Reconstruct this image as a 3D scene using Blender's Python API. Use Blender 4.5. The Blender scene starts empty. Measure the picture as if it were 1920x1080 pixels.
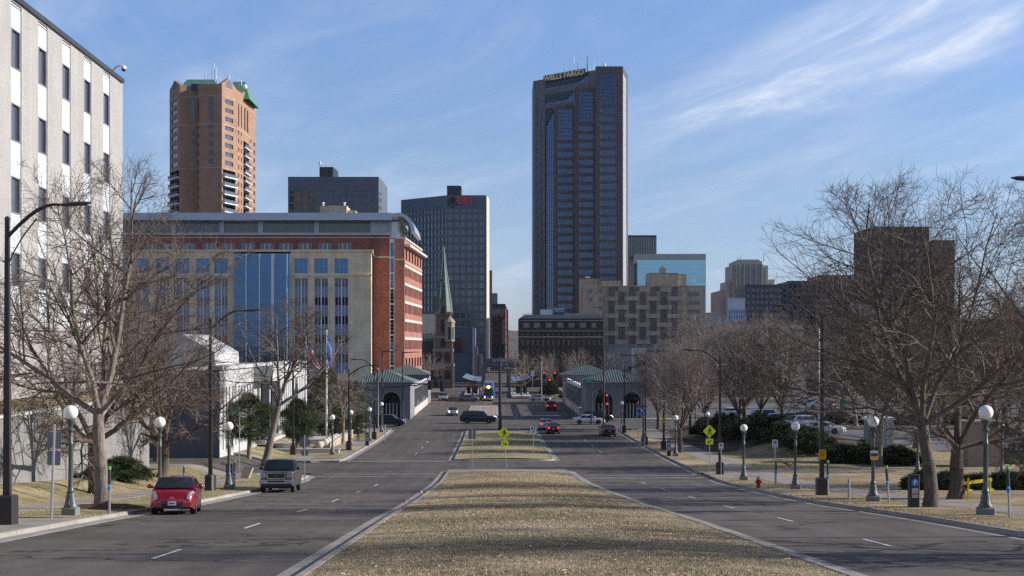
import bpy, math, random
import numpy as np
from mathutils import Vector, Matrix

scene = bpy.context.scene
COL = scene.collection
R = math.radians
# ------------------------------------------------------------------ survey
# The street runs along +Y, the eye stands at x=0, y=0, z=11.5 above the flat part of the street.
FL, CX, CY, EYE = 2667.0, 928.0, 650.0, 11.5
def PX(px, d): return (px - CX) * d / FL
def PZ(py, d): return EYE - (py - CY) * d / FL
def P(px, py, d): return Vector((PX(px, d), d, PZ(py, d)))

_pr = [(-60,-1.6),(0,2.6),(28,4.6),(51,6.2),(66,7.35),(83,8.5),(100,9.6),(115,10.2),(139,10.8),(170,11.35),(220,11.5),(600,11.8),(6000,11.8)]
_py = np.array([a for a, b in _pr], float); _pz = np.array([b for a, b in _pr], float)
_yy = np.arange(-60, 2000, 1.0); _hh = np.interp(_yy, _py, _pz)
_k = np.hanning(15); _k /= _k.sum(); _hh = np.convolve(np.pad(_hh, 7, 'edge'), _k, 'valid')
def gz(y): return float(EYE - np.interp(y, _yy, _hh))
def sm(t):
    t = max(0., min(1., t)); return t*t*(3-2*t)
def ter(x, y):
    "height of the open ground"
    z = gz(y)
    if x < -20.4 and y < 190: z += .72 * sm((-20.4-x)/3.6) * sm((190-y)/30)
    if x > 24 and 128 < y < 215: z += 1.2 * sm((x-24)/5) * sm((y-128)/16) * sm((215-y)/25) * sm((46-x)/10)
    return z

# ------------------------------------------------------------------ objects
def thing(name, label, cat, loc=(0,0,0), rz=0, group=None):
    o = bpy.data.objects.new(name, None); COL.objects.link(o)
    o.empty_display_size = .3
    o.location = loc; o.rotation_euler = (0,0,rz)
    return tag(o, label, cat, group)
def tag(o, label, cat, group=None):
    o['label'] = label; o['category'] = cat
    if group: o['group'] = group
    return o
def root_loc(p):
    v = Vector((0,0,0))
    while p is not None:
        v += p.location; p = p.parent
    return v
class MB:
    def __init__(s): s.v = []; s.f = []
    def quad(s, a, b, c, d): n = len(s.v); s.v += [tuple(a),tuple(b),tuple(c),tuple(d)]; s.f.append((n,n+1,n+2,n+3)); return s
    def poly(s, pts): n = len(s.v); s.v += [tuple(p) for p in pts]; s.f.append(tuple(range(n, n+len(pts)))); return s
    def box(s, x0, y0, z0, x1, y1, z1):
        n = len(s.v)
        s.v += [(x0,y0,z0),(x1,y0,z0),(x1,y1,z0),(x0,y1,z0),(x0,y0,z1),(x1,y0,z1),(x1,y1,z1),(x0,y1,z1)]
        s.f += [(n,n+3,n+2,n+1),(n+4,n+5,n+6,n+7),(n,n+1,n+5,n+4),(n+1,n+2,n+6,n+5),(n+2,n+3,n+7,n+6),(n+3,n,n+4,n+7)]; return s
    def bbox(s, x0, y0, z0, x1, y1, z1, b=.02):
        "box with chamfered vertical and top edges"
        pl = [(x0+b,y0),(x1-b,y0),(x1,y0+b),(x1,y1-b),(x1-b,y1),(x0+b,y1),(x0,y1-b),(x0,y0+b)]
        pt = [(x0+b,y0+b),(x1-b,y0+b),(x1-b,y0+b),(x1-b,y1-b),(x1-b,y1-b),(x0+b,y1-b),(x0+b,y1-b),(x0+b,y0+b)]
        n = len(s.v)
        s.v += [(x,y,z0) for x,y in pl] + [(x,y,z1-b) for x,y in pl] + [(x0+b,y0+b,z1),(x1-b,y0+b,z1),(x1-b,y1-b,z1),(x0+b,y1-b,z1)]
        s.f += [(n+7,n+6,n+5,n+4,n+3,n+2,n+1,n)]
        for i in range(8): j=(i+1)%8; s.f.append((n+i,n+j,n+8+j,n+8+i))
        t = n+16
        s.f += [(n+8,n+9,t+1,t),(n+9,n+10,t+1),(n+10,n+11,t+2,t+1),(n+11,n+12,t+2),(n+12,n+13,t+3,t+2),(n+13,n+14,t+3),(n+14,n+15,t,t+3),(n+15,n+8,t),(t,t+1,t+2,t+3)]
        return s
    def prism(s, poly, a, b):
        "poly: list of 3-D points; swept by vector from a to b"
        a = Vector(a); b = Vector(b); m = len(poly); n = len(s.v)
        s.v += [tuple(Vector(p)+a) for p in poly] + [tuple(Vector(p)+b) for p in poly]
        s.f += [tuple(range(n+m-1, n-1, -1)), tuple(range(n+m, n+2*m))]
        for i in range(m): j=(i+1)%m; s.f.append((n+i,n+j,n+m+j,n+m+i))
        return s
    def tube(s, p0, p1, r0, r1=None, n=8, caps=True, ph=0):
        r1 = r0 if r1 is None else r1
        p0 = Vector(p0); p1 = Vector(p1); d = (p1-p0)
        if d.length < 1e-6: return s
        d.normalize(); u = d.cross(Vector((0,0,1)))
        if u.length < 1e-3: u = Vector((1,0,0))
        u.normalize(); w = d.cross(u); k = len(s.v)
        for p, r in ((p0,r0),(p1,r1)):
            for i in range(n):
                a = 2*math.pi*i/n+ph; s.v.append(tuple(p+u*math.cos(a)*r+w*math.sin(a)*r))
        for i in range(n): j=(i+1)%n; s.f.append((k+i,k+n+i,k+n+j,k+j))
        if caps: s.f += [tuple(range(k,k+n)), tuple(range(k+2*n-1,k+n-1,-1))]
        return s
    def path(s, pts, r, n=8):
        rs = r if isinstance(r, (list,tuple)) else [r]*len(pts)
        for i in range(len(pts)-1): s.tube(pts[i], pts[i+1], rs[i], rs[i+1], n)
        return s
    def lathe(s, c, prof, n=16, ph=0):
        "prof: list of (radius, z)"
        k = len(s.v); m = len(prof); c = Vector(c)
        for r, z in prof:
            for i in range(n):
                a = 2*math.pi*i/n+ph; s.v.append((c.x+r*math.cos(a), c.y+r*math.sin(a), c.z+z))
        for q in range(m-1):
            for i in range(n):
                j=(i+1)%n; s.f.append((k+q*n+i,k+q*n+j,k+(q+1)*n+j,k+(q+1)*n+i))
        s.f += [tuple(range(k+n-1,k-1,-1)), tuple(range(k+(m-1)*n,k+m*n))]
        return s
    def sphere(s, c, r, n=16, m=10, sx=1, sy=1, sz=1):
        pr = [(r*math.sin(math.pi*q/m), -r*math.cos(math.pi*q/m)*sz) for q in range(m+1)]
        pr[0] = (r*.01, pr[0][1]); pr[-1] = (r*.01, pr[-1][1])
        k = len(s.v); s.lathe(c, pr, n)
        if sx != 1 or sy != 1:
            c = Vector(c)
            for i in range(k, len(s.v)):
                x,y,z = s.v[i]; s.v[i] = (c.x+(x-c.x)*sx, c.y+(y-c.y)*sy, z)
        return s
    def xf(s, M, k=0):
        for i in range(k, len(s.v)): s.v[i] = tuple(M @ Vector(s.v[i]))
        return s
    def build(s, name, mat, parent=None, world=False, smooth=False, kind=None, label=None):
        me = bpy.data.meshes.new(name)
        off = root_loc(parent) if (world and parent) else Vector((0,0,0))
        v = np.array(s.v, float).reshape(-1,3) - np.array(off)
        me.from_pydata(v.tolist(), [], s.f)
        return finish(name, me, mat, parent, smooth, kind, label)
def finish(name, me, mat, parent=None, smooth=False, kind=None, label=None):
    if mat: me.materials.append(mat)
    if smooth:
        me.polygons.foreach_set('use_smooth', [True]*len(me.polygons))
        try: me.set_sharp_from_angle(angle=R(38))
        except Exception: pass
    # box-projected UVs in metres
    nl = len(me.loops)
    if nl and nl < 400000:
        uv = me.uv_layers.new(name='UVMap')
        co = np.zeros(len(me.vertices)*3); me.vertices.foreach_get('co', co); co = co.reshape(-1,3)
        vi = np.zeros(nl, int); me.loops.foreach_get('vertex_index', vi)
        npoly = len(me.polygons); nr = np.zeros(npoly*3); me.polygons.foreach_get('normal', nr); nr = nr.reshape(-1,3)
        lt = np.zeros(npoly, int); me.polygons.foreach_get('loop_total', lt)
        pn = np.repeat(nr, lt, axis=0); c = co[vi]
        flat = np.abs(pn[:,2]) > .75
        t = np.stack([-pn[:,1], pn[:,0]], 1); l = np.hypot(t[:,0], t[:,1]); l[l<1e-6] = 1; t /= l[:,None]
        u = np.where(flat, c[:,0], c[:,0]*t[:,0]+c[:,1]*t[:,1]); w = np.where(flat, c[:,1], c[:,2])
        uv.data.foreach_set('uv', np.stack([u,w],1).ravel())
    me.validate()
    o = bpy.data.objects.new(name, me); COL.objects.link(o)
    if parent is not None: o.parent = parent
    if kind: o['kind'] = kind
    if label: o['label'] = label
    return o
def copy_tree(o, parent=None):
    c = o.copy(); COL.objects.link(c); c.parent = parent
    for ch in list(o.children): copy_tree(ch, c)
    return c
def place(o, loc, rz=0, label=None, sc=None):
    o.location = loc; o.rotation_euler[2] = rz
    if label: o['label'] = label
    if sc: o.scale = (sc,sc,sc) if not isinstance(sc, tuple) else sc
    return o

# ------------------------------------------------------------------ materials
class NT:
    def __init__(s, name):
        m = bpy.data.materials.new(name); m.use_nodes = True; s.m = m; s.t = m.node_tree; s.t.nodes.clear()
        s.out = s.n('ShaderNodeOutputMaterial'); s.b = s.n('ShaderNodeBsdfPrincipled')
        s.l(s.b.outputs[0], s.out.inputs[0]); s.co = s.n('ShaderNodeTexCoord')
    def n(s, t, **k):
        x = s.t.nodes.new(t)
        for a, v in k.items(): setattr(x, a, v)
        return x
    def l(s, a, b): s.t.links.new(a, b)
    def noise(s, scale, detail=4, rough=.55, vec=None, st=None):
        x = s.n('ShaderNodeTexNoise'); x.inputs['Scale'].default_value = scale; x.inputs['Detail'].default_value = detail; x.inputs['Roughness'].default_value = rough
        v = vec or s.co.outputs['Object']
        if st:
            m = s.n('ShaderNodeMapping'); m.inputs['Scale'].default_value = st; s.l(v, m.inputs[0]); v = m.outputs[0]
        s.l(v, x.inputs['Vector']); return x.outputs['Fac']
    def ramp(s, f, *st):
        x = s.n('ShaderNodeValToRGB'); cr = x.color_ramp
        while len(cr.elements) < len(st): cr.elements.new(.5)
        for e, (p, c) in zip(cr.elements, st):
            e.position = p; e.color = (c[0],c[1],c[2],1) if isinstance(c,(tuple,list)) else (c,c,c,1)
        s.l(f, x.inputs[0]); return x.outputs[0]
    def mix(s, f, a, b, mode='MIX'):
        x = s.n('ShaderNodeMix', data_type='RGBA', blend_type=mode)
        for i, v in ((0,f),(6,a),(7,b)):
            if hasattr(v, 'is_output'): s.l(v, x.inputs[i])
            elif i == 0: x.inputs[0].default_value = v
            else: x.inputs[i].default_value = (v[0],v[1],v[2],1) if isinstance(v,(tuple,list)) else (v,v,v,1)
        return x.outputs[2]
    def math(s, op, a, b=0, clamp=False):
        x = s.n('ShaderNodeMath', operation=op); x.use_clamp = clamp
        for i, v in ((0,a),(1,b)):
            if hasattr(v, 'is_output'): s.l(v, x.inputs[i])
            else: x.inputs[i].default_value = v
        return x.outputs[0]
    def bump(s, h, strength=.3, dist=.02):
        x = s.n('ShaderNodeBump'); x.inputs['Strength'].default_value = strength; x.inputs['Distance'].default_value = dist
        s.l(h, x.inputs['Height']); s.l(x.outputs[0], s.b.inputs['Normal'])
    def set(s, rough=.7, metal=0, spec=.5, col=None):
        s.b.inputs['Roughness'].default_value = rough; s.b.inputs['Metallic'].default_value = metal; s.b.inputs['Specular IOR Level'].default_value = spec
        if col is not None:
            if hasattr(col,'is_output'): s.l(col, s.b.inputs['Base Color'])
            else: s.b.inputs['Base Color'].default_value = (col[0],col[1],col[2],1)
        return s.m
def sc3(c, k): return tuple(min(1, x*k) for x in c)
_mc = {}
def M(name, col, rough=.7, metal=0, var=.18, scale=.6, fine=0, bump=0, spec=.5, streak=0):
    if name in _mc: return _mc[name]
    t = NT(name)
    c = t.ramp(t.noise(scale), (.3, sc3(col,1-var)), (.7, sc3(col,1+var)))
    if fine: c = t.mix(1, c, t.ramp(t.noise(fine, 2), (.25, .72), (.75, 1.22)), 'MULTIPLY')
    if streak: c = t.mix(1, c, t.ramp(t.noise(1, 5, vec=t.co.outputs['UV'], st=(1.5,.06,1)), (.3, 1-streak), (.7, 1)), 'MULTIPLY')
    if bump: t.bump(t.noise(bump, 3), .4, .03)
    _mc[name] = t.set(rough, metal, spec, c); return _mc[name]
def brick(name, col, mortar, bw=.4, bh=.13, rough=.85, var=.2, off=.5, ms=.02, band=None):
    if name in _mc: return _mc[name]
    t = NT(name); b = t.n('ShaderNodeTexBrick', offset=off)
    t.l(t.co.outputs['UV'], b.inputs['Vector'])
    for k, v in (('Color1',sc3(col,1-var)),('Color2',sc3(col,1+var)),('Mortar',mortar)): b.inputs[k].default_value = (*v,1)
    b.inputs['Scale'].default_value = 1; b.inputs['Brick Width'].default_value = bw; b.inputs['Row Height'].default_value = bh; b.inputs['Mortar Size'].default_value = ms
    c = t.mix(1, b.outputs['Color'], t.ramp(t.noise(.25,6), (.3,.82), (.7,1.12)), 'MULTIPLY')
    c = t.mix(1, c, t.ramp(t.noise(1,4,vec=t.co.outputs['UV'],st=(.8,.05,1)), (.3,.85), (.7,1.05)), 'MULTIPLY')
    _mc[name] = t.set(rough, 0, .3, c); return _mc[name]
def glass(name, col=(.03,.045,.07), rough=.06, metal=.0, rnd=.6, spec=1.0, blind=None, bf=.25):
    "window glass; each pane differs a little, some have pale blinds behind"
    if name in _mc: return _mc[name]
    t = NT(name); g = t.n('ShaderNodeNewGeometry'); rr = g.outputs['Random Per Island']
    c = t.mix(1, col, t.ramp(rr, (0, 1-rnd), (1, 1+rnd)), 'MULTIPLY')
    if blind:
        st = t.math('LESS_THAN', t.math('FRACT', t.math('MULTIPLY', rr, 13.7)), bf)
        c = t.mix(st, c, blind)
    n = t.noise(.35, 2); t.bump(n, .12, .05)
    _mc[name] = t.set(rough, metal, spec, c); return _mc[name]
def emit(name, col, s):
    t = NT(name); t.b.inputs['Emission Color'].default_value = (*col,1); t.b.inputs['Emission Strength'].default_value = s
    return t.set(.4, 0, .5, col)
def paint(name, col, metal=.35, rough=.28):
    if name in _mc: return _mc[name]
    t = NT(name)
    c = t.ramp(t.noise(1.3,5), (.35, sc3(col,.88)), (.65, sc3(col,1.08)))
    # road dust low on the body
    s = t.n('ShaderNodeSeparateXYZ'); t.l(t.co.outputs['Object'], s.inputs[0])
    dirt = t.math('MULTIPLY', t.math('SUBTRACT', .62, s.outputs[2], True), t.math('MULTIPLY', t.noise(7,5), 1.1), True)
    c = t.mix(dirt, c, (.2,.18,.16))
    t.b.inputs['Coat Weight'].default_value = .8; t.b.inputs['Coat Roughness'].default_value = .06
    _mc[name] = t.set(rough, metal, .5, c); return _mc[name]

# ------------------------------------------------------------------ facades
class Face:
    "a vertical wall plane, left end to right end as seen from outside"
    def __init__(s, x0, y0, x1, y1, z0, z1):
        s.o = Vector((x0,y0,0)); d = Vector((x1-x0,y1-y0,0)); s.w = d.length; s.U = d/s.w
        s.N = Vector((s.U.y, -s.U.x, 0)); s.z0 = z0; s.z1 = z1
    def p(s, u, z, out=0): q = s.o + s.U*u + s.N*out; return (q.x, q.y, z)
    def u(s, px):
        k = (px-CX)/FL   # X = k*Y on the sight line
        return (k*s.o.y - s.o.x)/(s.U.x - k*s.U.y)
    def z(s, px, py): q = s.o + s.U*s.u(px); return PZ(py, q.y)
    def wall(s, mb, holes, dep=.3, u0=0, u1=None, z0=None, z1=None, out=0):
        u1 = s.w if u1 is None else u1; z0 = s.z0 if z0 is None else z0; z1 = s.z1 if z1 is None else z1
        us = sorted(set([u0,u1]+[round(h[i],4) for h in holes for i in (0,2)])); us = [u for u in us if u0-1e-6<=u<=u1+1e-6]
        zs = sorted(set([z0,z1]+[round(h[i],4) for h in holes for i in (1,3)])); zs = [z for z in zs if z0-1e-6<=z<=z1+1e-6]
        hit = set()
        ui = {u:i for i,u in enumerate(us)}; zi = {z:i for i,z in enumerate(zs)}
        for a,b,c,d in holes:
            a,b,c,d = (round(q,4) for q in (a,b,c,d))
            a=max(a,us[0]); c=min(c,us[-1]); b=max(b,zs[0]); d=min(d,zs[-1])
            if a not in ui or c not in ui or b not in zi or d not in zi: continue
            for i in range(ui[a],ui[c]):
                for j in range(zi[b],zi[d]): hit.add((i,j))
            for (ua,za,ub,zb) in ((a,b,c,b),(c,b,c,d),(c,d,a,d),(a,d,a,b)):
                mb.quad(s.p(ua,za,out), s.p(ub,zb,out), s.p(ub,zb,out-dep), s.p(ua,za,out-dep))
        for j in range(len(zs)-1):
            i = 0
            while i < len(us)-1:
                if (i,j) in hit: i += 1; continue
                k = i
                while k+1 < len(us)-1 and (k+1,j) not in hit: k += 1
                mb.quad(s.p(us[i],zs[j],out), s.p(us[k+1],zs[j],out), s.p(us[k+1],zs[j+1],out), s.p(us[i],zs[j+1],out)); i = k+1
        return s
    def slab(s, mb, u0, z0, u1, z1, o0, o1):
        "box on the wall between offsets o0 (inner) and o1 (outer)"
        n = len(mb.v)
        mb.v += [s.p(u0,z0,o1),s.p(u1,z0,o1),s.p(u1,z0,o0),s.p(u0,z0,o0),s.p(u0,z1,o1),s.p(u1,z1,o1),s.p(u1,z1,o0),s.p(u0,z1,o0)]
        mb.f += [(n,n+3,n+2,n+1),(n+4,n+5,n+6,n+7),(n,n+1,n+5,n+4),(n+1,n+2,n+6,n+5),(n+2,n+3,n+7,n+6),(n+3,n,n+4,n+7)]
        return s
    def windows(s, root, holes, mat, dep=.3, name='window', mull=None, mmat=None, nmax=100, thick=.05, fr=0):
        "one window object per hole (the rest beyond nmax in one); mull=(nu,nz) bars"
        rest = MB(); restm = MB()
        for i, (a,b,c,d) in enumerate(holes):
            mb = MB() if i < nmax else rest
            s.slab(mb, a-.02, b-.02, c+.02, d+.02, -dep-thick, -dep+.004)
            m2 = MB() if i < nmax else restm
            if mull:
                nu, nz = mull; t = max(.04, fr)
                for k in range(0 if fr else 1, nu+(1 if fr else 0)):
                    uu = a+(c-a)*k/nu; s.slab(m2, max(a,uu-t/2), b, min(c,uu+t/2), d, -dep, -dep+.07)
                for k in range(0 if fr else 1, nz+(1 if fr else 0)):
                    zz = b+(d-b)*k/nz; s.slab(m2, a, max(b,zz-t/2), c, min(d,zz+t/2), -dep, -dep+.075)
            if i < nmax:
                w = mb.build(name, mat, root, True)
                if m2.f: m2.build('frame', mmat, w, True)
        if rest.f:
            w = rest.build(name, mat, root, True, kind='stuff')
            if restm.f: restm.build('frame', mmat, w, True)
        return s
def rows_cols(us, zs): return [(a,b,c,d) for (b,d) in zs for (a,c) in us]

def text_mb(s, size, thick=.02, bold=0, align='CENTER', sx=1):
    cu = bpy.data.curves.new('t','FONT'); cu.body = s; cu.size = size; cu.extrude = thick/2; cu.offset = bold; cu.align_x = align; cu.resolution_u = 3
    o = bpy.data.objects.new('t', cu); COL.objects.link(o); bpy.context.view_layer.update()
    me = bpy.data.meshes.new_from_object(o.evaluated_get(bpy.context.evaluated_depsgraph_get()))
    bpy.data.objects.remove(o); mb = MB()
    mb.v = [(v.co.x*sx, -v.co.z, v.co.y) for v in me.vertices]; mb.f = [tuple(p.vertices) for p in me.polygons]
    bpy.data.meshes.remove(me); return mb   # reads along +x, upright along z, faces -y
def rotz(a): return Matrix.Rotation(a, 4, 'Z')
def TR(*v): return Matrix.Translation(Vector(v))
# ------------------------------------------------------------------ ground materials
def asphalt(name, col, patch=.25):
    t = NT(name); o = t.co.outputs['Object']
    c = t.ramp(t.noise(.12,6,.65,st=(1,.35,1)), (.3, sc3(col,.72)), (.7, sc3(col,1.28)))
    c = t.mix(1, c, t.ramp(t.noise(.9,5,.7,st=(1,.25,1)), (.3,.80), (.7,1.15)), 'MULTIPLY')
    c = t.mix(1, c, t.ramp(t.noise(14,3,.7), (.25,.72), (.75,1.3)), 'MULTIPLY')
    c = t.mix(1, c, t.ramp(t.noise(90,2,.8), (.3,.7), (.72,1.35)), 'MULTIPLY')
    # wheel tracks along the street
    s = t.n('ShaderNodeSeparateXYZ'); t.l(o, s.inputs[0])
    tr = t.math('SINE', t.math('MULTIPLY', t.math('ADD', s.outputs[0], t.math('MULTIPLY', t.noise(.05,2), 1.2)), 3.6))
    c = t.mix(1, c, t.ramp(tr, (0,.93), (1,1.06)), 'MULTIPLY')
    # cracks: warped voronoi edges, some sealed with tar; dark patches
    wv = t.n('ShaderNodeMix', data_type='VECTOR'); wv.inputs[0].default_value = .12
    nn = t.n('ShaderNodeTexNoise'); nn.inputs['Scale'].default_value = .6; nn.inputs['Detail'].default_value = 5; t.l(o, nn.inputs['Vector'])
    t.l(o, wv.inputs[4]); sc_ = t.n('ShaderNodeVectorMath', operation='SCALE'); sc_.inputs['Scale'].default_value = 22; t.l(nn.outputs['Color'], sc_.inputs[0]); t.l(sc_.outputs[0], wv.inputs[5])
    vo = t.n('ShaderNodeTexVoronoi', feature='DISTANCE_TO_EDGE'); vo.inputs['Scale'].default_value = .17; 
    mp = t.n('ShaderNodeMapping'); mp.inputs['Scale'].default_value = (.55,1.3,1); t.l(wv.outputs[1], mp.inputs[0]); t.l(mp.outputs[0], vo.inputs['Vector'])
    cr = t.math('LESS_THAN', vo.outputs['Distance'], .015)
    msk = t.math('MULTIPLY', cr, t.math('GREATER_THAN', t.noise(.05,3), .40))
    c = t.mix(msk, c, sc3(col,.3))
    pt = t.ramp(t.noise(.11,3,.4,st=(.5,2.2,1)), (.615,0), (.63,patch*1.6)); c = t.mix(pt, c, sc3(col,.5))
    t.bump(t.noise(60,3), .35, .01)
    return t.set(.85, 0, .35, c)
MA = asphalt('street_asphalt', (.108,.093,.081))
MA2 = asphalt('lot_asphalt', (.15,.145,.14), 0)
def concrete(name, col, joint=1.5, jw=.012):
    t = NT(name)
    b = t.n('ShaderNodeTexBrick', offset=0); t.l(t.co.outputs['Object'], b.inputs['Vector'])
    b.inputs['Color1'].default_value = (*sc3(col,.92),1); b.inputs['Color2'].default_value = (*sc3(col,1.08),1); b.inputs['Mortar'].default_value = (*sc3(col,.45),1)
    b.inputs['Scale'].default_value = 1; b.inputs['Brick Width'].default_value = joint; b.inputs['Row Height'].default_value = joint; b.inputs['Mortar Size'].default_value = jw
    c = t.mix(1, b.outputs['Color'], t.ramp(t.noise(.5,7,.65), (.3,.75), (.7,1.18)), 'MULTIPLY')
    c = t.mix(1, c, t.ramp(t.noise(30,3,.7), (.3,.85), (.7,1.12)), 'MULTIPLY')
    return t.set(.9, 0, .25, c)
MC = concrete('sidewalk_concrete', (.30,.265,.235)); MCK = concrete('kerb_concrete', (.31,.285,.255), 3.0, .02)
MCT = concrete('track_concrete', (.36,.30,.24), 4, .02)
def turf(name, dry, green, gmix=.5):
    t = NT(name)
    f = t.noise(.16,6,.6)
    c = t.mix(t.ramp(f, (.42-.1*gmix,1), (.6,0)), dry, green)
    c = t.mix(1, c, t.ramp(t.noise(1.6,5,.7), (.3,.7), (.7,1.25)), 'MULTIPLY')
    c = t.mix(1, c, t.ramp(t.noise(.45,6,.7), (.35,.78), (.65,1.12)), 'MULTIPLY')
    c = t.mix(1, c, t.ramp(t.noise(22,4,.8), (.3,.72), (.7,1.22)), 'MULTIPLY')
    t.bump(t.noise(25,4,.8), .9, .06)
    return t.set(.95, 0, .1, c)
MG = turf('median_turf', (.47,.375,.25), (.23,.195,.12)); MGR = turf('dry_turf', (.50,.39,.25), (.30,.24,.14), .2)
MGL = turf('lawn_turf', (.44,.36,.21), (.24,.22,.11), .7); MSOIL = turf('soil', (.17,.13,.10), (.10,.08,.06))
MW = M('road_paint', (.62,.62,.60), .7, var=.25, scale=3, fine=25)

XS = xs = [-2500,-900,-400,-200,-120,-80,-60,-50,-40,-34,-30,-27,-24,-23,-22,-21.2,-20.4,-14,-7,0,7,15,20,24,26,29,32,36,40,46,52,60,70,80,95,110,140,200,300,500,900,1700,3200]
YS = [float(y) for y in range(-20, 232, 2)]
def arr(f, y): return f(y) if callable(f) else f
def terg(x, y):
    i = min(len(XS)-2, max(0, int(np.searchsorted(XS, x, 'right'))-1)); a, b = XS[i], XS[i+1]; f = (x-a)/(b-a)
    return ter(a,y)*(1-f)+ter(b,y)*f
def strip(name, xa, xb, y0, y1, dz, mat, nx=1, h=None, kind='structure', hump=0):
    "sheet between two lateral limits that follows the ground"
    ys = sorted(set([y0,y1]+[y for y in YS if y0<y<y1])) if y1 < 231 else sorted(set([y0,y1]+[y for y in YS if y0<y<y1]+list(np.arange(232,y1,20))))
    mb = MB()
    if h is ter:
        qs = [(x-xa)/(xb-xa) for x in sorted(set([xa,xb]+[x for x in XS if xa<x<xb]))]; h = terg
    else: qs = [i/nx for i in range(nx+1)]; h = h or (lambda x,y: gz(y))
    n = len(qs); nx = n-1
    for y in ys:
        a, b = arr(xa,y), arr(xb,y)
        for q in qs:
            x = a+(b-a)*q; mb.v.append((x, y, h(x,y)+dz+hump*math.sin(math.pi*q)))
    for j in range(len(ys)-1):
        for i in range(nx): k=j*n+i; mb.f.append((k,k+1,k+n+1,k+n))
    if dz > .05:   # vertical edges down to the ground
        m = len(ys); V = mb.v
        brd = [j*n for j in range(m)], [j*n+nx for j in range(m)][::-1], list(range(n))[::-1], [(m-1)*n+i for i in range(n)]
        for b_ in brd:
            k = len(V)
            for q in b_: V += [V[q], (V[q][0],V[q][1],V[q][2]-.3)]
            for i in range(len(b_)-1): a = k+2*i; mb.f.append((a,a+1,a+3,a+2))
    o = mb.build(name, mat, smooth=nx>1)
    if kind: o['kind'] = kind
    return o
def resample(pts, step=2.0):
    out = [pts[0]]
    for a, b in zip(pts, pts[1:]):
        n = max(1, int(math.hypot(b[0]-a[0], b[1]-a[1])/step))
        for i in range(1,n+1): out.append((a[0]+(b[0]-a[0])*i/n, a[1]+(b[1]-a[1])*i/n))
    return out
def arc(cx, cy, r, a0, a1, n=6): return [(cx+r*math.cos(R(a0+(a1-a0)*i/n)), cy+r*math.sin(R(a0+(a1-a0)*i/n))) for i in range(n+1)]
def kerb(name, pts, w=.18, h=.14, gut=.5, mat=None, closed=False, hz=None):
    "kerb along a polyline; the road lies on its right-hand side; w to the left, gutter pan to the right"
    hz = hz or (lambda x,y: gz(y))
    pts = resample(pts); m = len(pts); mb = MB(); nr = []
    for i in range(m):
        a = pts[i-1] if (i or closed) else pts[i]; b = pts[(i+1)%m] if (i<m-1 or closed) else pts[i]
        if closed and i == 0: a = pts[-2]
        dx, dy = b[0]-a[0], b[1]-a[1]; l = math.hypot(dx,dy) or 1; nr.append((-dy/l, dx/l))
    prof = [(-gut,.005),(-.0,.012),(.03,h-.02),(.06,h),(w,h),(w,-.1)]
    for (x,y),(nx,ny) in zip(pts,nr):
        for o, z in prof: mb.v.append((x+nx*o, y+ny*o, hz(x,y)+z))
    k = len(prof)
    for i in range(m-1):
        for j in range(k-1): a=i*k+j; mb.f.append((a,a+1,a+k+1,a+k))
    o = mb.build(name, mat or MCK); o['kind'] = 'structure'; return o

kR = lambda y: float(np.interp(y, [-20,75,108,170,195,232], [15.2,15.3,16.2,16.9,16.7,16.7]))
mR = lambda y: float(np.interp(y, [-20,28,81,117], [7.3,7.05,6.5,6.0]))
# terrain
ys = YS + [float(v) for v in (240,250,260,280,300,340,400,500,700,1000,1500)]
mb = MB()
for y in ys:
    for x in xs: mb.v.append((x, y, ter(x,y)-.09))
n = len(xs)
for j in range(len(ys)-1):
    for i in range(n-1): k=j*n+i; mb.f.append((k,k+1,k+n+1,k+n))
t = NT('ground_mix'); c = t.ramp(t.noise(.02,5), (.35,(.17,.15,.12)), (.65,(.26,.24,.21)))
c = t.mix(1, c, t.ramp(t.noise(.8,6,.7), (.3,.7), (.7,1.2)), 'MULTIPLY'); MGROUND = t.set(.95,0,.1,c)
g = mb.build('ground', MGROUND, smooth=True); g['kind'] = 'structure'
# valley beyond the city, then the far bluffs
mb = MB()
for j,(y,z) in enumerate([(1500,-.4),(1560,-12),(1800,-28),(2900,-28)]):
    for x in (-3000,3600): mb.v.append((x,y,z))
for j in range(3): mb.f.append((j*2,j*2+1,j*2+3,j*2+2))
g = mb.build('ground', MGROUND); g['kind'] = 'structure'
random.seed(5)
mb = MB(); nx = 90
for j,(y,f) in enumerate([(2300,-.4),(2500,.35),(2750,.8),(3100,1.0),(4200,1.0)]):
    for i in range(nx+1):
        x = -2500+i*60; h = 48+10*math.sin(i*.7)+8*math.sin(i*.31+2)+random.uniform(-3,3)
        mb.v.append((x, y, -30+(h+32)*max(0,f) if f>=0 else -40))
for j in range(4):
    for i in range(nx): k=j*(nx+1)+i; mb.f.append((k,k+1,k+nx+2,k+nx+1))
t = NT('bluff_wood'); c = t.ramp(t.noise(.02,8,.75), (.35,(.10,.085,.075)), (.65,(.20,.165,.145))); t.bump(t.noise(.06,5,.8), 1, 12)
g = mb.build('hills', t.set(.95,0,.1,c), smooth=True); g['kind'] = 'structure'

# main street, cross streets, bridge deck
strip('street', -14.6, lambda y: kR(y)+.3, -20, 226, 0, MA, 6)
strip('street', -13.3, 13.9, 226, 292, 0, MA, 2)
strip('street', -14, 14, 292, 700, 0, MA, 2)
strip('cross_street', -260, 260, 198, 222.5, .008, MA, 8)
strip('cross_street', -200, 200, 288, 312, .008, MA, 2)
strip('side_street', -120, -14.4, 113.5, 129, .02, MA, 24, ter)
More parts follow.
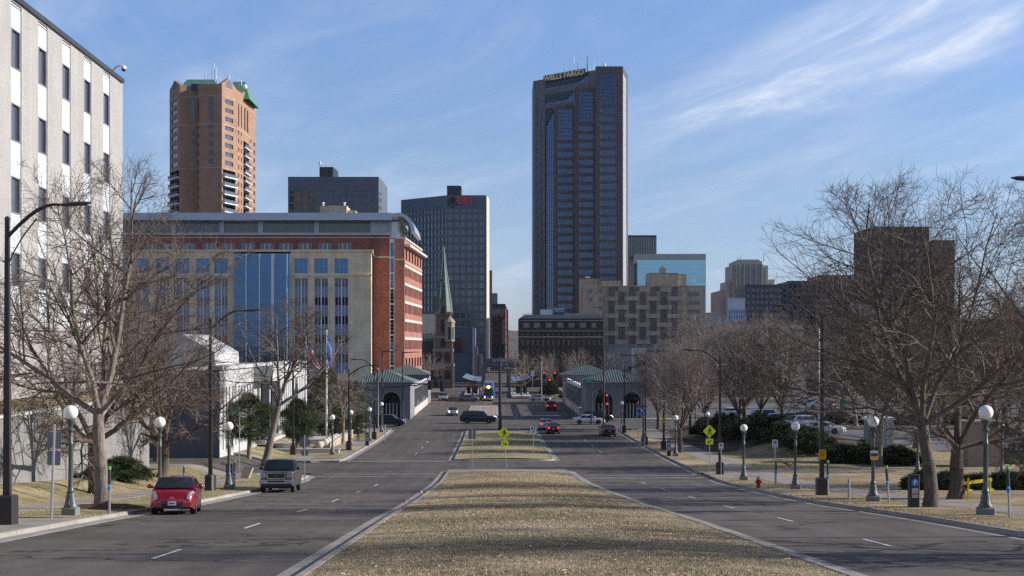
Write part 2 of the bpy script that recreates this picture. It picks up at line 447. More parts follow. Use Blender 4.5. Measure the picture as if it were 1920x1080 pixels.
# medians
pts = [(mR(-20),-20)]+[(mR(y),y) for y in (0,28,55,81,105)]+[(6.0,114)]+arc(4.5,115.5,1.5,0,80)+[(1,117.4)]+arc(-2.4,115.6,1.5,100,180)+[(-3.9,110),(-3.9,-20)]
kerb('kerb', pts, .22, .15, .55)
strip('grass', -3.7, lambda y: mR(y)-.2, -20, 112.6, .13, MG, 10, hump=.14)
strip('path', -3.72, 5.8, 112.6, 117.2, .142, MC, 2)
pts = [(5.6,134)]+[(5.4,186)]+arc(3.4,190,2,0,90)+arc(-1.9,190,2,90,180)+[(-3.9,135)]+arc(-2.4,133.6,1.5,180,270)+arc(4.1,133.6,1.5,270,360)
kerb('kerb', pts, .22, .15, .5)
strip('grass', -3.7, 5.3, 133.2, 188.5, .13, MGL, 6, hump=.12)
strip('path', -3.2, 4.8, 188.5, 191.7, .142, MC, 2)
# trackway island north of the station
pts = [(0.4,238),(0.4,276),(-4.8,276),(-4.8,238),(0.4,238)]
kerb('kerb', pts, .2, .15, .3)
strip('path', -4.6, .2, 238.2, 275.8, .14, MCT, 1)
# street edges
kerb('kerb', [(-14.1,-20),(-14.1,108)]+arc(-17.1,108,3,0,85), .2, .15, .5)
# (left edge: road lies to the right of the direction of travel = +x side when heading +y)
kerb('kerb', arc(-17.2,133.5,3.1,-85,0)+[(-14.1,193)]+arc(-17.1,193,3,0,80), .2, .15, .5)
kerb('kerb', list(reversed([(kR(y),y) for y in (-20,0,28,55,75,104)]))[:], .2, .15, .5)
kerb('kerb', list(reversed([(kR(y),y) for y in (112,140,170,192)]+arc(kR(192)+3.2,192,3.2,180,100))), .2, .15, .5)
# left footways and lawns
strip('sidewalk', -20.4, -18.3, -20, 112, .135, MC, 1)
strip('sidewalk', -18.3, -14.28, -20, 49.6, .132, MC, 1)
strip('grass', -18.3, -14.28, 49.6, 109, .125, MGL, 4, hump=.05)
strip('grass', -24.4, -20.4, -20, 108, .125, MGL, 8, ter)
strip('sidewalk', -24.4, -20.4, 108, 112, .13, MC, 4, ter)
strip('grass', -60, -24.4, 103.5, 109, .125, MGL, 4, ter)
strip('sidewalk', -60, -24.4, 109, 112, .13, MC, 4, ter)
strip('sidewalk', -60, -14.28, 130.6, 133, .128, MC, 14, ter)
strip('grass', -24.1, -19.2, 133, 158, .125, MGL, 8, ter)
strip('sidewalk', -19.2, -14.28, 133, 196, .13, MC, 1)
strip('plaza', -24.1, -19.2, 158, 196, .128, MC, 3, ter)
for a,b in ((134,141),(149,158),(170,187)): strip('grass', -17.4, -14.6, a, b, .142, MGL, 3, hump=.06)
strip('sidewalk', -60, -24.1, 180, 196, .126, MC, 3, ter)
# right footways and lawns
strip('grass', lambda y: kR(y)+.18, 19.3, -20, 104, .125, MGR, 4, hump=.05)
strip('sidewalk', lambda y: kR(y)+.18, 19.3, 104, 112, .12, MC, 2)
strip('grass', lambda y: kR(y)+.18, 19.3, 112, 192, .125, MGR, 4)
strip('sidewalk', 19.3, 22, -20, 196, .135, MC, 1)
strip('grass', 22, 120, -20, 113, .125, MGR, 30, ter)
strip('path', 22, 120, 113, 116, .14, MC, 30, ter)
strip('grass', 22, 120, 116, 146, .125, MGL, 30, ter)
strip('grass', 22, 40, 146, 196, .125, MSOIL, 10, ter)
strip('parking_lot', 40, 130, 146, 190, .03, MA2, 20, ter)
strip('parking_lot', 34, 200, 224, 286, .03, MA2, 4, ter)
strip('path', -30, -14, 222.6, 228, .13, MC, 1); strip('path', 14.4, 30, 222.6, 228, .13, MC, 1)

# painted lines
def mark(x0, y0, x1, y1, w=.11, name='lane_line'):
    dx,dy = x1-x0,y1-y0; l=math.hypot(dx,dy); nx,ny=-dy/l*w/2,dx/l*w/2; mb=MB(); n=max(1,int(l/2))
    for i in range(n+1):
        x=x0+dx*i/n; y=y0+dy*i/n
        mb.v += [(x+nx,y+ny,gz(y+ny)+.013),(x-nx,y-ny,gz(y-ny)+.013)]
    for i in range(n): k=i*2; mb.f.append((k,k+1,k+3,k+2))
    o = mb.build(name, MW); o['kind']='structure'; return o
for k in range(13):
    y = 21+12.2*k
    if y < 106 or y > 140: mark(-8.0,y,-8.0,y+3)
    y = 25.2+12.2*k
    if y < 102 or y > 140: mark(10.4+(.6 if y>100 else 0),y,10.4+(.6 if y>100 else 0),y+2.8)
for y in (108.8,112.6): mark(-13.6,y,-4.6,y,.28,'crosswalk_line')
for y in (107,111): mark(6.9,y,15.6,y,.28,'crosswalk_line')
mark(-13.6,131.5,-4.4,131.5,.35,'stop_line'); mark(6.3,193,16.4,193.4,.4,'stop_line'); mark(1.2,224.5,13.4,224.5,.4,'stop_line')
mark(-13.5,-19,-13.5,104,.09,'edge_line')
# rails: two straight pairs in the trackway, and a pair that swings off to the left across the junction
MRAIL = M('rail_steel', (.42,.41,.40), .35, .8)
def rails(name, cl):
    for s in (-.72,.72):
        pts = resample(cl, 1.5); mb = MB()
        for i,(x,y) in enumerate(pts):
            a = pts[max(0,i-1)]; b = pts[min(len(pts)-1,i+1)]; dx,dy=b[0]-a[0],b[1]-a[1]; l=math.hypot(dx,dy)
            nx,ny = -dy/l,dx/l
            for o in (s-.05,s+.05): mb.v.append((x+nx*o,y+ny*o,gz(y)+(.152 if 238<=y<=276 and x<.5 else .018)))
        for i in range(len(pts)-1): k=i*2; mb.f.append((k,k+1,k+3,k+2))
        o = mb.build(name, MRAIL); o['kind']='structure'
rails('rail', [(-1.35,420),(-1.35,238)])
rails('rail', [(1.9,420),(1.9,290),(2.2,275),(3.2,260),(4.2,248),(4.6,240),(3.8,232),(1.5,225),(-2.5,220),(-9,216.5),(-20,214),(-60,212)])
rails('rail', [(-1.35,238),(-1.6,232),(-3.5,226),(-8,221),(-15,218.2),(-30,216.8),(-60,216)])

# ------------------------------------------------------------------ grass blades, leaves (uncountable)
def blades(name, n, region, hgt, mat, seed, y0, y1, dens, w=.010):
    rg = np.random.default_rng(seed)
    y = y0+(y1-y0)*rg.random(n)**dens; q = rg.random(n)
    xa, xb, zf = region; x = xa(y)+(xb(y)-xa(y))*q; z = zf(x,y,q)
    cl = (np.sin(x*1.3+seed)+np.sin(y*1.7)+np.sin(x*.37*y*.02+1))/3
    h = hgt*(.5+rg.random(n))*(1+.45*cl); a = rg.random(n)*6.283; lean = (rg.random(n))*h*1.0; la = rg.random(n)*6.283
    wd = w*(.6+rg.random(n))*(1+y/45.0)
    v = np.zeros((n,3,3)); dx=np.cos(a)*wd; dy=np.sin(a)*wd
    v[:,0]=np.stack([x-dx,y-dy,z],1); v[:,1]=np.stack([x+dx,y+dy,z],1); v[:,2]=np.stack([x+np.cos(la)*lean,y+np.sin(la)*lean,z+h],1)
    me = bpy.data.meshes.new(name); me.vertices.add(n*3); me.vertices.foreach_set('co', v.ravel())
    me.loops.add(n*3); me.polygons.add(n); me.polygons.foreach_set('loop_start', np.arange(n)*3); me.loops.foreach_set('vertex_index', np.arange(n*3)); me.update(); me.validate()
    me.materials.append(mat); o = bpy.data.objects.new(name, me); COL.objects.link(o); o['kind']='stuff'; return o
def blademat(name, a, b, c):
    t = NT(name); g = t.n('ShaderNodeNewGeometry')
    col = t.ramp(g.outputs['Random Per Island'], (0,a), (.45,b), (1,c))
    f = t.noise(.16,6,.6); col = t.mix(t.ramp(f, (.4,.55), (.6,0)), col, (.22,.19,.115))
    return t.set(.9, 0, .15, col)
BM1 = blademat('blade_dry', (.33,.265,.17), (.46,.37,.24), (.60,.50,.35)); BM2 = blademat('blade_straw', (.38,.29,.18), (.55,.43,.28), (.68,.55,.38))
gzv = lambda y: EYE-np.interp(y,_yy,_hh)
blades('grass', 230000, (lambda y: y*0-3.68, lambda y: np.interp(y,[-20,28,81,117],[7.3,7.05,6.5,6.0])-.22, lambda x,y,q: gzv(y)+.12+.14*np.sin(np.pi*q)), .036, BM1, 3, 22, 112, 1.5, .005)
blades('grass', 40000, (lambda y: y*0-18.25, lambda y: y*0-14.4, lambda x,y,q: gzv(y)+.12), .035, BM1, 4, 49.8, 100, 1.2, .007)
blades('grass', 60000, (lambda y: np.interp(y,[-20,75,108],[15.2,15.3,16.2])+.22, lambda y: y*0+19.25, lambda x,y,q: gzv(y)+.12), .04, BM2, 6, 30, 103, 1.2, .007)
rg = np.random.default_rng(11)
t = NT('fallen_leaf'); g_ = t.n('ShaderNodeNewGeometry'); MLEAF = t.set(.9,0,.1,t.ramp(g_.outputs['Random Per Island'], (0,(.22,.13,.07)), (.6,(.42,.30,.18)), (1,(.7,.6,.45))))
mb = MB(); random.seed(8)
for i in range(2600):
    z = random.random()
    if z < .5: y = 24+85*random.random()**1.3; x = -3.6+10*random.random(); h = gz(y)+.2+.1*math.sin(math.pi*(x+3.7)/10.4)
    elif z < .75: y = 50+60*random.random(); x = -24+9.7*random.random(); h = ter(x,y)+.16
    else: y = 35+75*random.random(); x = 15.6+18*random.random()**1.5; h = ter(x,y)+.17
    a = random.random()*6.28; s = .03+.05*random.random(); c_, s_ = math.cos(a)*s, math.sin(a)*s
    mb.quad((x-c_,y-s_,h),(x+s_*.6,y-c_*.6,h+.01),(x+c_,y+s_,h+.03*random.random()),(x-s_*.6,y+c_*.6,h+.02))
o = mb.build('fallen_leaves', MLEAF, kind='stuff')
# mulch ring round the big left trunk
mb = MB(); c0 = (-16.0,58.2)
ring = [[(c0[0]+r*math.cos(a*math.pi/12)*1.25, c0[1]+r*math.sin(a*math.pi/12)*1.5) for a in range(24)] for r in (1.5,1.2,.7,.1)]
for k,rr in enumerate(ring):
    for x,y in rr: mb.v.append((x,y,gz(y)+(.11,.22,.30,.32)[k]+(random.uniform(-.02,.02) if k else 0)))
for k in range(3):
    for i in range(24): j=(i+1)%24; mb.f.append((k*24+i,k*24+j,(k+1)*24+j,(k+1)*24+i))
t = NT('mulch'); MMULCH = t.set(.95,0,.1,t.ramp(t.noise(18,5,.8),(.35,(.05,.035,.025)),(.65,(.20,.13,.09)))); t.bump(t.noise(20,4,.8),1,.08)
mb.build('mulch', MMULCH, kind='stuff', smooth=True)
# ------------------------------------------------------------------ building materials
MAGG = M('exposed_aggregate', (.37,.355,.335), .9, var=.07, scale=.4, fine=9, streak=.10)
MWHITEP = M('white_panel', (.66,.68,.71), .4, var=.05, scale=.5, streak=.12)
MDKMET = M('dark_metal', (.05,.05,.06), .5, .3)
MGRMET = M('grey_metal', (.42,.45,.50), .4, .5, var=.08)
MGL1 = glass('office_glass', (.05,.055,.065), .05, rnd=.4, blind=(.10,.10,.105), bf=.3)
MGLB = glass('blue_glass', (.06,.125,.235), .05, .85, rnd=.6)
MGLD = glass('dark_glass', (.015,.020,.030), .05, rnd=.7, blind=(.07,.08,.09), bf=.15)
MGLW = glass('blinds_glass', (.05,.07,.10), .05, rnd=.5, blind=(.30,.31,.32), bf=.45)
MWALLC = M('aggregate_wall', (.22,.212,.205), .95, var=.12, scale=.7, fine=6, bump=8)
MBRK = brick('red_brick', (.29,.10,.08), (.24,.12,.10), .6, .2, ms=.012)
MBRD = brick('dark_red_brick', (.20,.06,.045), (.16,.08,.07), .6, .2, ms=.012)
MCREAM = brick('cream_stone', (.88,.70,.46), (.6,.48,.33), 1.6, .8, ms=.02, var=.06)
MLIME = M('limestone', (.55,.50,.43), .85, var=.08, scale=.5, streak=.1)
MWFR = M('white_frame', (.72,.73,.74), .5, var=.05)
MSILV = M('silver_roof', (.42,.46,.52), .38, .55, var=.06, scale=.3)
MTAN = brick('tan_brick', (.50,.40,.29), (.30,.22,.15), .6, .2, ms=.012)
MBROWN = brick('brown_brick', (.19,.15,.145), (.12,.09,.08), .6, .2, ms=.012)
MDBR = brick('dark_brown_brick', (.075,.048,.040), (.07,.05,.045), .6, .2, ms=.012)
MCONDO = brick('condo_brick', (.36,.21,.14), (.36,.23,.17), 1.2, .4, ms=.02, var=.1)
MCOP = M('green_copper', (.10,.26,.17), .65, .1, var=.15, scale=.4, streak=.25)
MCOPP = M('pale_copper', (.17,.215,.19), .6, .15, var=.15, scale=.8, streak=.25)
MGRC = M('grey_concrete', (.10,.13,.17), .8, var=.06, scale=.15, streak=.08)
MLGC = M('light_concrete', (.48,.455,.42), .8, var=.08, scale=.3, streak=.12)
MGRAN = M('brown_granite', (.078,.052,.058), .45, var=.07, scale=.1, spec=.6)
MBLACK = M('black_panel', (.02,.022,.028), .5)
MGOLD = M('gold_letter', (.85,.66,.30), .5, .2)
MREDL = M('red_letter', (.62,.03,.06), .5)
MROOFD = M('roof_gravel', (.20,.19,.18), .95)
MPINK = M('rose_stone', (.42,.30,.25), .85, var=.08)

def building(name, label, px0, d, px1=None, zb=0, group=None):
    return thing(name, label, 'building', (PX(px0,d), d, zb), group=group)
def shell(root, mat, x0, y0, x1, y1, z0, z1, skip=(), name='wall', roof=True, rm=None, rz=None):
    "plain remaining walls of a rectangular block (front = -y)"
    mb = MB()
    if 'l' not in skip: mb.quad((x0,y1,z0),(x0,y0,z0),(x0,y0,z1),(x0,y1,z1))
    if 'r' not in skip: mb.quad((x1,y0,z0),(x1,y1,z0),(x1,y1,z1),(x1,y0,z1))
    if 'b' not in skip: mb.quad((x1,y1,z0),(x0,y1,z0),(x0,y1,z1),(x1,y1,z1))
    if 'f' not in skip: mb.quad((x0,y0,z0),(x1,y0,z0),(x1,y0,z1),(x0,y0,z1))
    if mb.f: mb.build(name, mat, root, True)
    if roof:
        z = (z1-.4) if rz is None else rz
        MB().quad((x0,y0,z),(x1,y0,z),(x1,y1,z),(x0,y1,z)).build('roof', rm or MROOFD, root, True)
def rep(a, b, n, frac): # n openings between a and b, each frac of its bay
    p = (b-a)/n; return [(a+p*(i+.5-frac/2), a+p*(i+.5+frac/2)) for i in range(n)]
def ant(name, px, d, y0, y1, r=.12, mat=None, label=None, cat='antenna', group=None, y_=None):
    a = P(px, y0, d); b = P(px, y1, d); t = thing(name, label, cat, tuple(a), group=group) if label else None
    return MB().tube(a, b, r, r*.6, 5)

# ---- 1. office block on the left, above the retaining wall
def office_block():
    f = Face(-26.63, 40, -28, 106.7, 8.1, 31.3)
    r = thing('office_building', 'white striped grey office block with tall dark windows above the left retaining wall', 'building', (-28,106.7,8.1))
    cols = []
    for i,px in enumerate((30.5,80,123.5,164,200)): cols.append(f.u(px))
    pitch = (cols[4]-cols[0])/4; cols = [cols[4]-pitch*k for k in range(12)][::-1]; cols = [c for c in cols if c > 2]
    wz = [(27.5,29.75),(23.3,25.4),(19.1,21.2),(14.9,17.0)]; wz = [(PZ(y1,81.7),PZ(y0,81.7)) for y0,y1 in ((59,127),(198,263),(335,398),(476,534))]
    zt, zb = 31.3, PZ(607,81.7)
    wall = MB(); strips = [(c-.95, zb, c+.95, zt-.12) for c in cols]
    f.wall(wall, strips, .12)
    # coping and base band
    wall.build('wall', MAGG, r, True)
    for c in cols:
        z = zb
        for (a,b) in sorted(wz)+[(zt-.12,0)]:
            mb = MB(); f.slab(mb, c-.95, z, c+.95, a-.06, -.2, -.06); p_ = mb.build('white_panel', MWHITEP, r, True); mb = MB()
            for q in (-.48, .05, .5): f.slab(mb, c+q-.012, z, c+q+.012, a-.06, -.07, -.045)
            z = b+.06
    f.windows(r, [(c-.62, a, c+.7, b) for c in cols for a,b in wz], MGL1, .16, thick=.04)
    mb = MB()
    for c in cols:
        for a,b in wz:
            for (u0,z0,u1,z1) in ((c-.95,a-.08,c+.95,a),(c-.95,b,c+.95,b+.08),(c-.95,a,c-.62,b),(c+.7,a,c+.95,b)): f.slab(mb,u0,z0,u1,z1,-.16,-.03)
    mb.build('window_surround', M('bronze_trim',(.20,.19,.22),.5,.3), r, True, kind='stuff')
    mb = MB(); f.slab(mb, -0.2, zt, f.w+.15, zt+.28, -.6, .18); 
    mb.build('coping', MDKMET, r, True)
    # end walls, roof and darker aggregate base band
    shell(r, MAGG, -60, 106.7, -28, 107, 8.1, 31.3, skip=('l','f','b'), roof=False)
    mb = MB(); mb.quad((-60,106.7,8.1),(-28,106.7,8.1),(-28,106.7,31.3),(-60,106.7,31.3)) ; mb.quad((-26.63,40,8.1),(-60,40,8.1),(-60,40,31.3),(-26.63,40,31.3))
    mb.quad((-28,106.7,8.1),(-60,106.7,8.1),(-60,106.7,31.3),(-28,106.7,31.3)); mb.build('side_wall', MAGG, r, True)
    MB().quad((-60,40,31),(-26.63,40,31),(-28,106.7,31),(-60,106.7,31)).build('roof', MROOFD, r, True)
    b = MB(); f.slab(b, 0, 8.1, f.w, zb-.35, .05, .09); f.slab(b,0,zb-.35,f.w,zb-.1,.02,.22); b.build('base_band', M('base_aggregate',(.33,.31,.29),.9,fine=9), r, True)
office_block()
c = P(212,140,104.5); cam_ = thing('security_camera', 'white dome camera on a curved arm at the roof corner of the striped office', 'camera', (c.x,c.y,31.55))
MWH = M('white_enamel', (.8,.8,.8), .4, var=.04)
pts = [P(px,py,104.5) for px,py in ((210,139),(211,134),(214,129),(219,124.5),(226,123),(231,123.5))]; pts[0].z = 31.5
MB().path(pts, .07, 8).build('arm', MWH, cam_, True, True)
q = P(232,130,104.5); mb = MB(); mb.sphere(q, .17, 12, 8); mb.build('dome', MDKMET, cam_, True, True)
MB().lathe(q+Vector((0,0,.03)), [(.19,0),(.2,.1),(.14,.2),(.05,.26)], 12).build('housing', MWH, cam_, True, True)

# ---- retaining wall, terrace
def retaining():
    r = thing('retaining_wall', 'long rough grey aggregate retaining wall with tree shadows along the left lawn', 'wall', (-24.3,100,0))
    mb = MB(); ys_ = [float(y) for y in range(30,101,5)]
    for a,b in zip(ys_, ys_[1:]): mb.box(-24.75, a+.015, 3, -24.3, b-.015, 7.98)
    mb.box(-60,99.65,1,-24.78,100.0,7.98)
    mb.build('wall_panel', MWALLC, r, True)
    MB().box(-24.9,30,7.98,-24.2,100.15,8.12).box(-60,99.5,7.98,-24.92,100.15,8.12).build('coping', MLGC, r, True)
    o = MB()
    for j,y in enumerate([30,45,60,75,90,99.6]):
        for i,x in enumerate((-24.76,-25.5,-26.5,-28.5)): o.v.append((x,y,8.05+.25*i*(i<3)+(.4 if i==3 else 0)))
    for j in range(5):
        for i in range(3): k=j*4+i; o.f.append((k,k+4,k+5,k+1))
    g = o.build('terrace', turf('terrace_turf', (.42,.30,.17), (.22,.19,.10), .2)); g['kind']='structure'
retaining()
blades('grass', 26000, (lambda y: y*0-25.9, lambda y: y*0-24.9, lambda x,y,q: 8.1+0*y), .24, blademat('blade_tall', (.34,.25,.16), (.50,.38,.25), (.62,.50,.35)), 9, 55, 99, 1.0, .014)

# ---- 2. low white stone hall behind the side street
def white_hall():
    r = thing('stone_hall', 'low white stone hall with slit windows behind the left side street', 'building', (-24,124,1.8))
    zt = PZ(686,149.5)
    f = Face(-24, 124, -24, 181, 1.5, zt)
    # portal between u=22 and 38
    hol = [(u-.22, 2.4, u+.22, zt-1.6) for u in [1.6+1.55*k for k in range(11)]] + [(19.5, 2.0, 33, zt-1.4)] + [(u-.22, 2.4, u+.22, zt-1.6) for u in [35+1.55*k for k in range(14)]]
    mb = MB(); f.wall(mb, hol, .5)
    e=MB(); e.quad((-60,124,0),(-24,124,0),(-24,124,zt),(-60,124,zt)); e.build('end_wall', M('grey_aggregate',(.15,.155,.17),.9,var=.1,fine=6), r, True)  # end wall faced in darker grey aggregate
    MWS = M('white_stone', (.50,.50,.49), .85, var=.06, scale=.6, fine=5, streak=.15)
    mb.quad((-24,181,0),(-60,181,0),(-60,181,zt),(-24,181,zt))
    mb.build('wall', MWS, r, True)
    f.windows(r, [h for h in hol if h[2]-h[0]<1], MGLD, .45)
    mb = MB(); f.slab(mb, 19.4, 2, 33.1, zt-1.3, -3.2, -3); mb.build('recess_wall', MGRC, r, True)
    mb = MB(); f.slab(mb, 19.4, 1.6, 33.1, 2.0, -3.2, .9); mb.build('step', MLGC, r, True)
    for k in range(4):
        mb = MB(); f.slab(mb, 21+k*3, 2.1, 23.2+k*3, zt-2.4, -3.0, -2.93); mb.build('window', MGLD, r, True)
    for u in (19.9,26.2,32.5):
        mb = MB(); f.slab(mb, u-.3, 2, u+.3, zt-1.4, -.5, .25); mb.build('pillar', MWS, r, True)
    mb = MB(); f.slab(mb, 17.5, zt-1.4, 35, zt+.1, .01, 1.9); mb.build('canopy', MWS, r, True)
    mb = MB(); f.slab(mb, -.2, zt, f.w, zt+.35, -1, .3); mb.build('coping', MWS, r, True)
    MB().quad((-60,124,zt-.05),(-24,124,zt-.05),(-24,181,zt-.05),(-60,181,zt-.05)).build('roof', MLGC, r, True)
    # pale faceted rooftop volume
    d = 150; pts = [P(px,py,d) for px,py in ((270,688),(278,662),(342,626),(402,660),(404,688))]
    mb = MB(); mb.prism(pts, (0,0,0), (0,14,0)); mb.build('rooftop_hall', MWS, r, True)
white_hall()
MB().quad((-60,100,1.9),(-60,100,2),(-60,100,2.1),(-60,100,2.2)) # (nothing)

# ---- 3. state office with barrel roof: red brick, cream front, blue glass
def state_office():
    d = 300; r = thing('state_office', 'broad red brick office with curved silver roof, cream stone front and blue glass wall', 'building', (PX(742,d), d, 0))
    z0, x0 = 0, PX(120,d)
    # main red block
    f = Face(x0, d, PX(739.5,d), d, 0, PZ(437.5,d))
    px2u = lambda a: f.u(a); zt = f.z1
    wins = [(a,b) for a,b in [(px2u(453-36.7*k), px2u(477.5-36.7*k)) for k in range(9)][::-1]] + [(px2u(a),px2u(a+25)) for a in (488,523.5,559.5,597,634)]
    h1 = [(a, PZ(468.5,d), b, PZ(456,d)) for a,b in wins]
    mb = MB(); f.wall(mb, h1, .35); mb.quad((f.o.x+f.w,d,0),(f.o.x+f.w,d+26,0),(f.o.x+f.w,d+26,zt),(f.o.x+f.w,d,zt)); mb.build('wall', MBRK, r, True)
    f.windows(r, h1, MGLW, .3, mull=(3,1), mmat=MWFR, fr=.16)
    mb = MB()
    for y,t_ in ((444.5,.18),(480.5,.3)): f.slab(mb, f.u(697) if y>450 else 0, PZ(y,d)-t_, f.w, PZ(y,d), 0, .12)
    f.slab(mb, 0, zt-.35, f.w+.2, zt+.1, -.5, .35); mb.build('stone_band', MLIME, r, True)
    # clerestory under the silver roof
    zc1 = PZ(414,d); fc = Face(x0, d+1.5, PX(695,d), d+1.5, zt, zc1)
    seg = [(120,222),(230,262),(273,388),(397,415),(416,484.5),(493.5,590),(598,696)]
    seg = [(126,183),(190,262),(270,323),(330,412),(420,484.5),(493.5,590),(598,695)]
    hc = [(fc.u(a), zt+.25, fc.u(b)-.05, zc1-.1) for a,b in seg]
    mb = MB(); fc.wall(mb, hc, .4); fc.slab(mb, fc.w, zt, fc.w+PX(733,d)-PX(695,d), zc1, -.4, 0); mb.build('clerestory_wall', MGRMET, r, True)
    fc.windows(r, hc, glass('clerestory_glass',(.07,.085,.095),.12,rnd=.1), .35, 'clerestory_window', (6,1), MGRMET)
    # barrel-edged roof: profile swept along x
    xa, xb = x0, PX(748,d)
    def prof(k):
        n = 14; out = []
        for i in range(n+1):
            a = math.pi*i/n; out.append((0, d+15-17*math.cos(a), zc1+.9+ (PZ(400,d)-zc1-.9)*1.0*math.sin(a)**.5))
        return out
    pr = prof(0); inn = [(0, y if 0<i<len(pr)-1 else y, z-.8) for i,(x,y,z) in enumerate(pr)]
    mb = MB(); m = len(pr)
    for X in (xa, xb):
        for q in pr: mb.v.append((X,q[1],q[2]))
        for q in inn: mb.v.append((X,q[1]+(0.8 if q is inn[0] else (-.8 if q is inn[-1] else 0)),q[2]))
    for i in range(m-1):
        mb.f.append((i,2*m+i,2*m+i+1,i+1)); mb.f.append((m+i,m+i+1,3*m+i+1,3*m+i)); mb.f.append((2*m+i,3*m+i,3*m+i+1,2*m+i+1))
    mb.f += [(0,m,3*m,2*m),(m-1,3*m-1,4*m-1,2*m-1)]; mb.build('roof', MSILV, r, True, True)
    # fascia below the roof edge, silver
    MB().box(xa, d-2.2, zc1-.05, PX(736,d), d-1.6, zc1+1.5).build('fascia', MSILV, r, True)
    # arched hood sweeping to the right
    cx, cz, rr = PX(748,d), PZ(437,d), (PX(776,d)-PX(748,d)); hh = PZ(400.5,d)-cz; mb = MB(); n = 12; o0 = []
    for i in range(n+1):
        a = R(90-88*i/n); o0.append((cx+(rr+.3)*math.cos(a), cz+hh*math.sin(a)))
    o0 = [(PX(734,d), cz+hh*.97)]+o0
    for i,(x,z) in enumerate(o0):
        a = R(90-88*max(0,i-1)/n); xi, zi = x-.75*math.cos(a), z-.75*math.sin(a); mb.v += [(x,d-2,z),(x,d+22,z),(xi,d+22,zi),(xi,d-2,zi)]
    for i in range(len(o0)-1):
        for j in range(4): a=i*4+j; b=i*4+(j+1)%4; mb.f.append((a,b,b+4,a+4))
    mb.f += [(0,1,2,3),tuple(len(mb.v)-4+q for q in (3,2,1,0))]; mb.build('arched_hood', MSILV, r, True)
    # curved silver stair tower with glass strip under the hood
    xa, xb = PX(731,d), PX(751,d); mb = MB(); n = 8; ztw = PZ(417,d)
    ring = [(xa+(xb-xa)*i/n, d-.6-.9*math.sin(math.pi*i/n)) for i in range(n+1)]
    for x,y in ring: mb.v += [(x,y,PZ(447,d)),(x,y,ztw)]
    for i in range(n): mb.f.append((2*i,2*i+2,2*i+3,2*i+1))
    mb.quad((xb,d-.6,PZ(447,d)),(xb,d+18,PZ(447,d)),(xb,d+18,ztw),(xb,d-.6,ztw)); mb.build('tower_head', M('silver_panel',(.5,.53,.55),.45,.4,var=.05), r, True)
    ft = Face(PX(731,d), d-.5, PX(739.8,d), d-.5, 0, PZ(447,d)); hh_ = [(0.12, PZ(455+29*k+27,d), ft.w-.12, PZ(455+29*k,d)) for k in range(9)]
    mb = MB(); ft.wall(mb, hh_, .15); mb.quad((PX(731,d),d,0),(PX(731,d),d-.5,0),(PX(731,d),d-.5,PZ(447,d)),(PX(731,d),d,PZ(447,d))); mb.quad((PX(739.8,d),d-.5,0),(PX(739.8,d),d,0),(PX(739.8,d),d,PZ(447,d)),(PX(739.8,d),d-.5,PZ(447,d)))
    mb.build('stair_tower', MWFR, r, True); ft.windows(r, hh_, MGLB, .12, 'stair_window', (1,4), MWFR)
    # right wing: front return and lit side
    za = PZ(447.5,d); fr = Face(PX(740,d), d-1, PX(759,d), d-1, 0, za); mb = MB(); fr.wall(mb, []); 
    fs = Face(PX(759,d), d-1, -17.3, 337, 0, za); rows = []
    for yt,yb in ((463,478.5),): rows.append((yt,yb))
    Z = lambda y: PZ(y, d-1)
    hs = rows_cols([(a,b) for a,b in rep(1.5, fs.w-.5, 6, .55)], [(Z(489.5)+.1, Z(474)+.0)]) if False else []
    # top row of dark square openings, five rows of paired windows, ground-floor windows (heights at the near corner)
    top = [(a, PZ(486,d)+.0, b, PZ(466,d)) for a,b in rep(.8, fs.w-.6, 6, .5)]
    zrow = [(PZ(519.5,d)+.2,PZ(500.5,d)),(PZ(553,d),PZ(535,d)),(PZ(587,d),PZ(569,d)),(PZ(621,d),PZ(603,d)),(PZ(655,d),PZ(637,d))]
    paired = rows_cols(rep(.5, fs.w-.3, 14, .62), zrow); gf = rows_cols(rep(.5, fs.w-.3, 6, .6), [(PZ(690,d),PZ(672,d))])
    fs.wall(mb, top+paired+gf, .35); mb.build('side_wing_wall', brick('orange_brick', (.36,.15,.115), (.36,.20,.16), .6, .2, ms=.012), r, True)
    fs.windows(r, paired[:84], glass('wing_glass',(.09,.055,.06),.12,rnd=.3), .25); fs.windows(r, top, MDBR, .3, 'louvre'); fs.windows(r, gf, MGLW, .3, 'ground_window', (2,1), MWFR)
    mb = MB()
    for a,b in zrow: fs.slab(mb, .3, b, fs.w-.1, b+.55, .0, .06)
    fs.slab(mb, .1, PZ(465,d)+.25, fs.w+.9, PZ(465,d)+.75, 0, 1.2); fs.slab(mb, -.1, za-.1, fs.w+.1, za+.25, -.4, .2); fr.slab(mb, 0, za-.1, fr.w+.2, za+.25, -.4, .2); fr.slab(mb,0,PZ(488,d),fr.w+.05,PZ(488,d)+.25,0,.1); fs.slab(mb,0,PZ(491,d)-.1,fs.w,PZ(491,d)+.1,0,.1)
    mb.build('stone_band', MLIME, r, True)
    MB().poly([(PX(740,d),d-1,za-.3),(PX(759,d),d-1,za-.3),(-17.3,337,za-.3),(-24,337,za-.3)]).build('roof', MROOFD, r, True)
    # cream stone front block with tall windows and blue glass wall
    dc = 284; zc = PZ(471,dc); xc0 = PX(130,dc)
    fg = Face(PX(438,dc-1), dc-1, PX(544,dc-1), dc-1, 0, PZ(475.5,dc-1)); 
    fw = Face(PX(545,dc), dc, PX(696,dc), dc, 0, zc); fl = Face(xc0, dc, PX(438,dc), dc, 0, zc)
    up = [(fw.u(a), PZ(512.5,dc), fw.u(b), PZ(484.5,dc)) for a,b in ((552,577),(589.5,614.5),(627.5,652.5))]
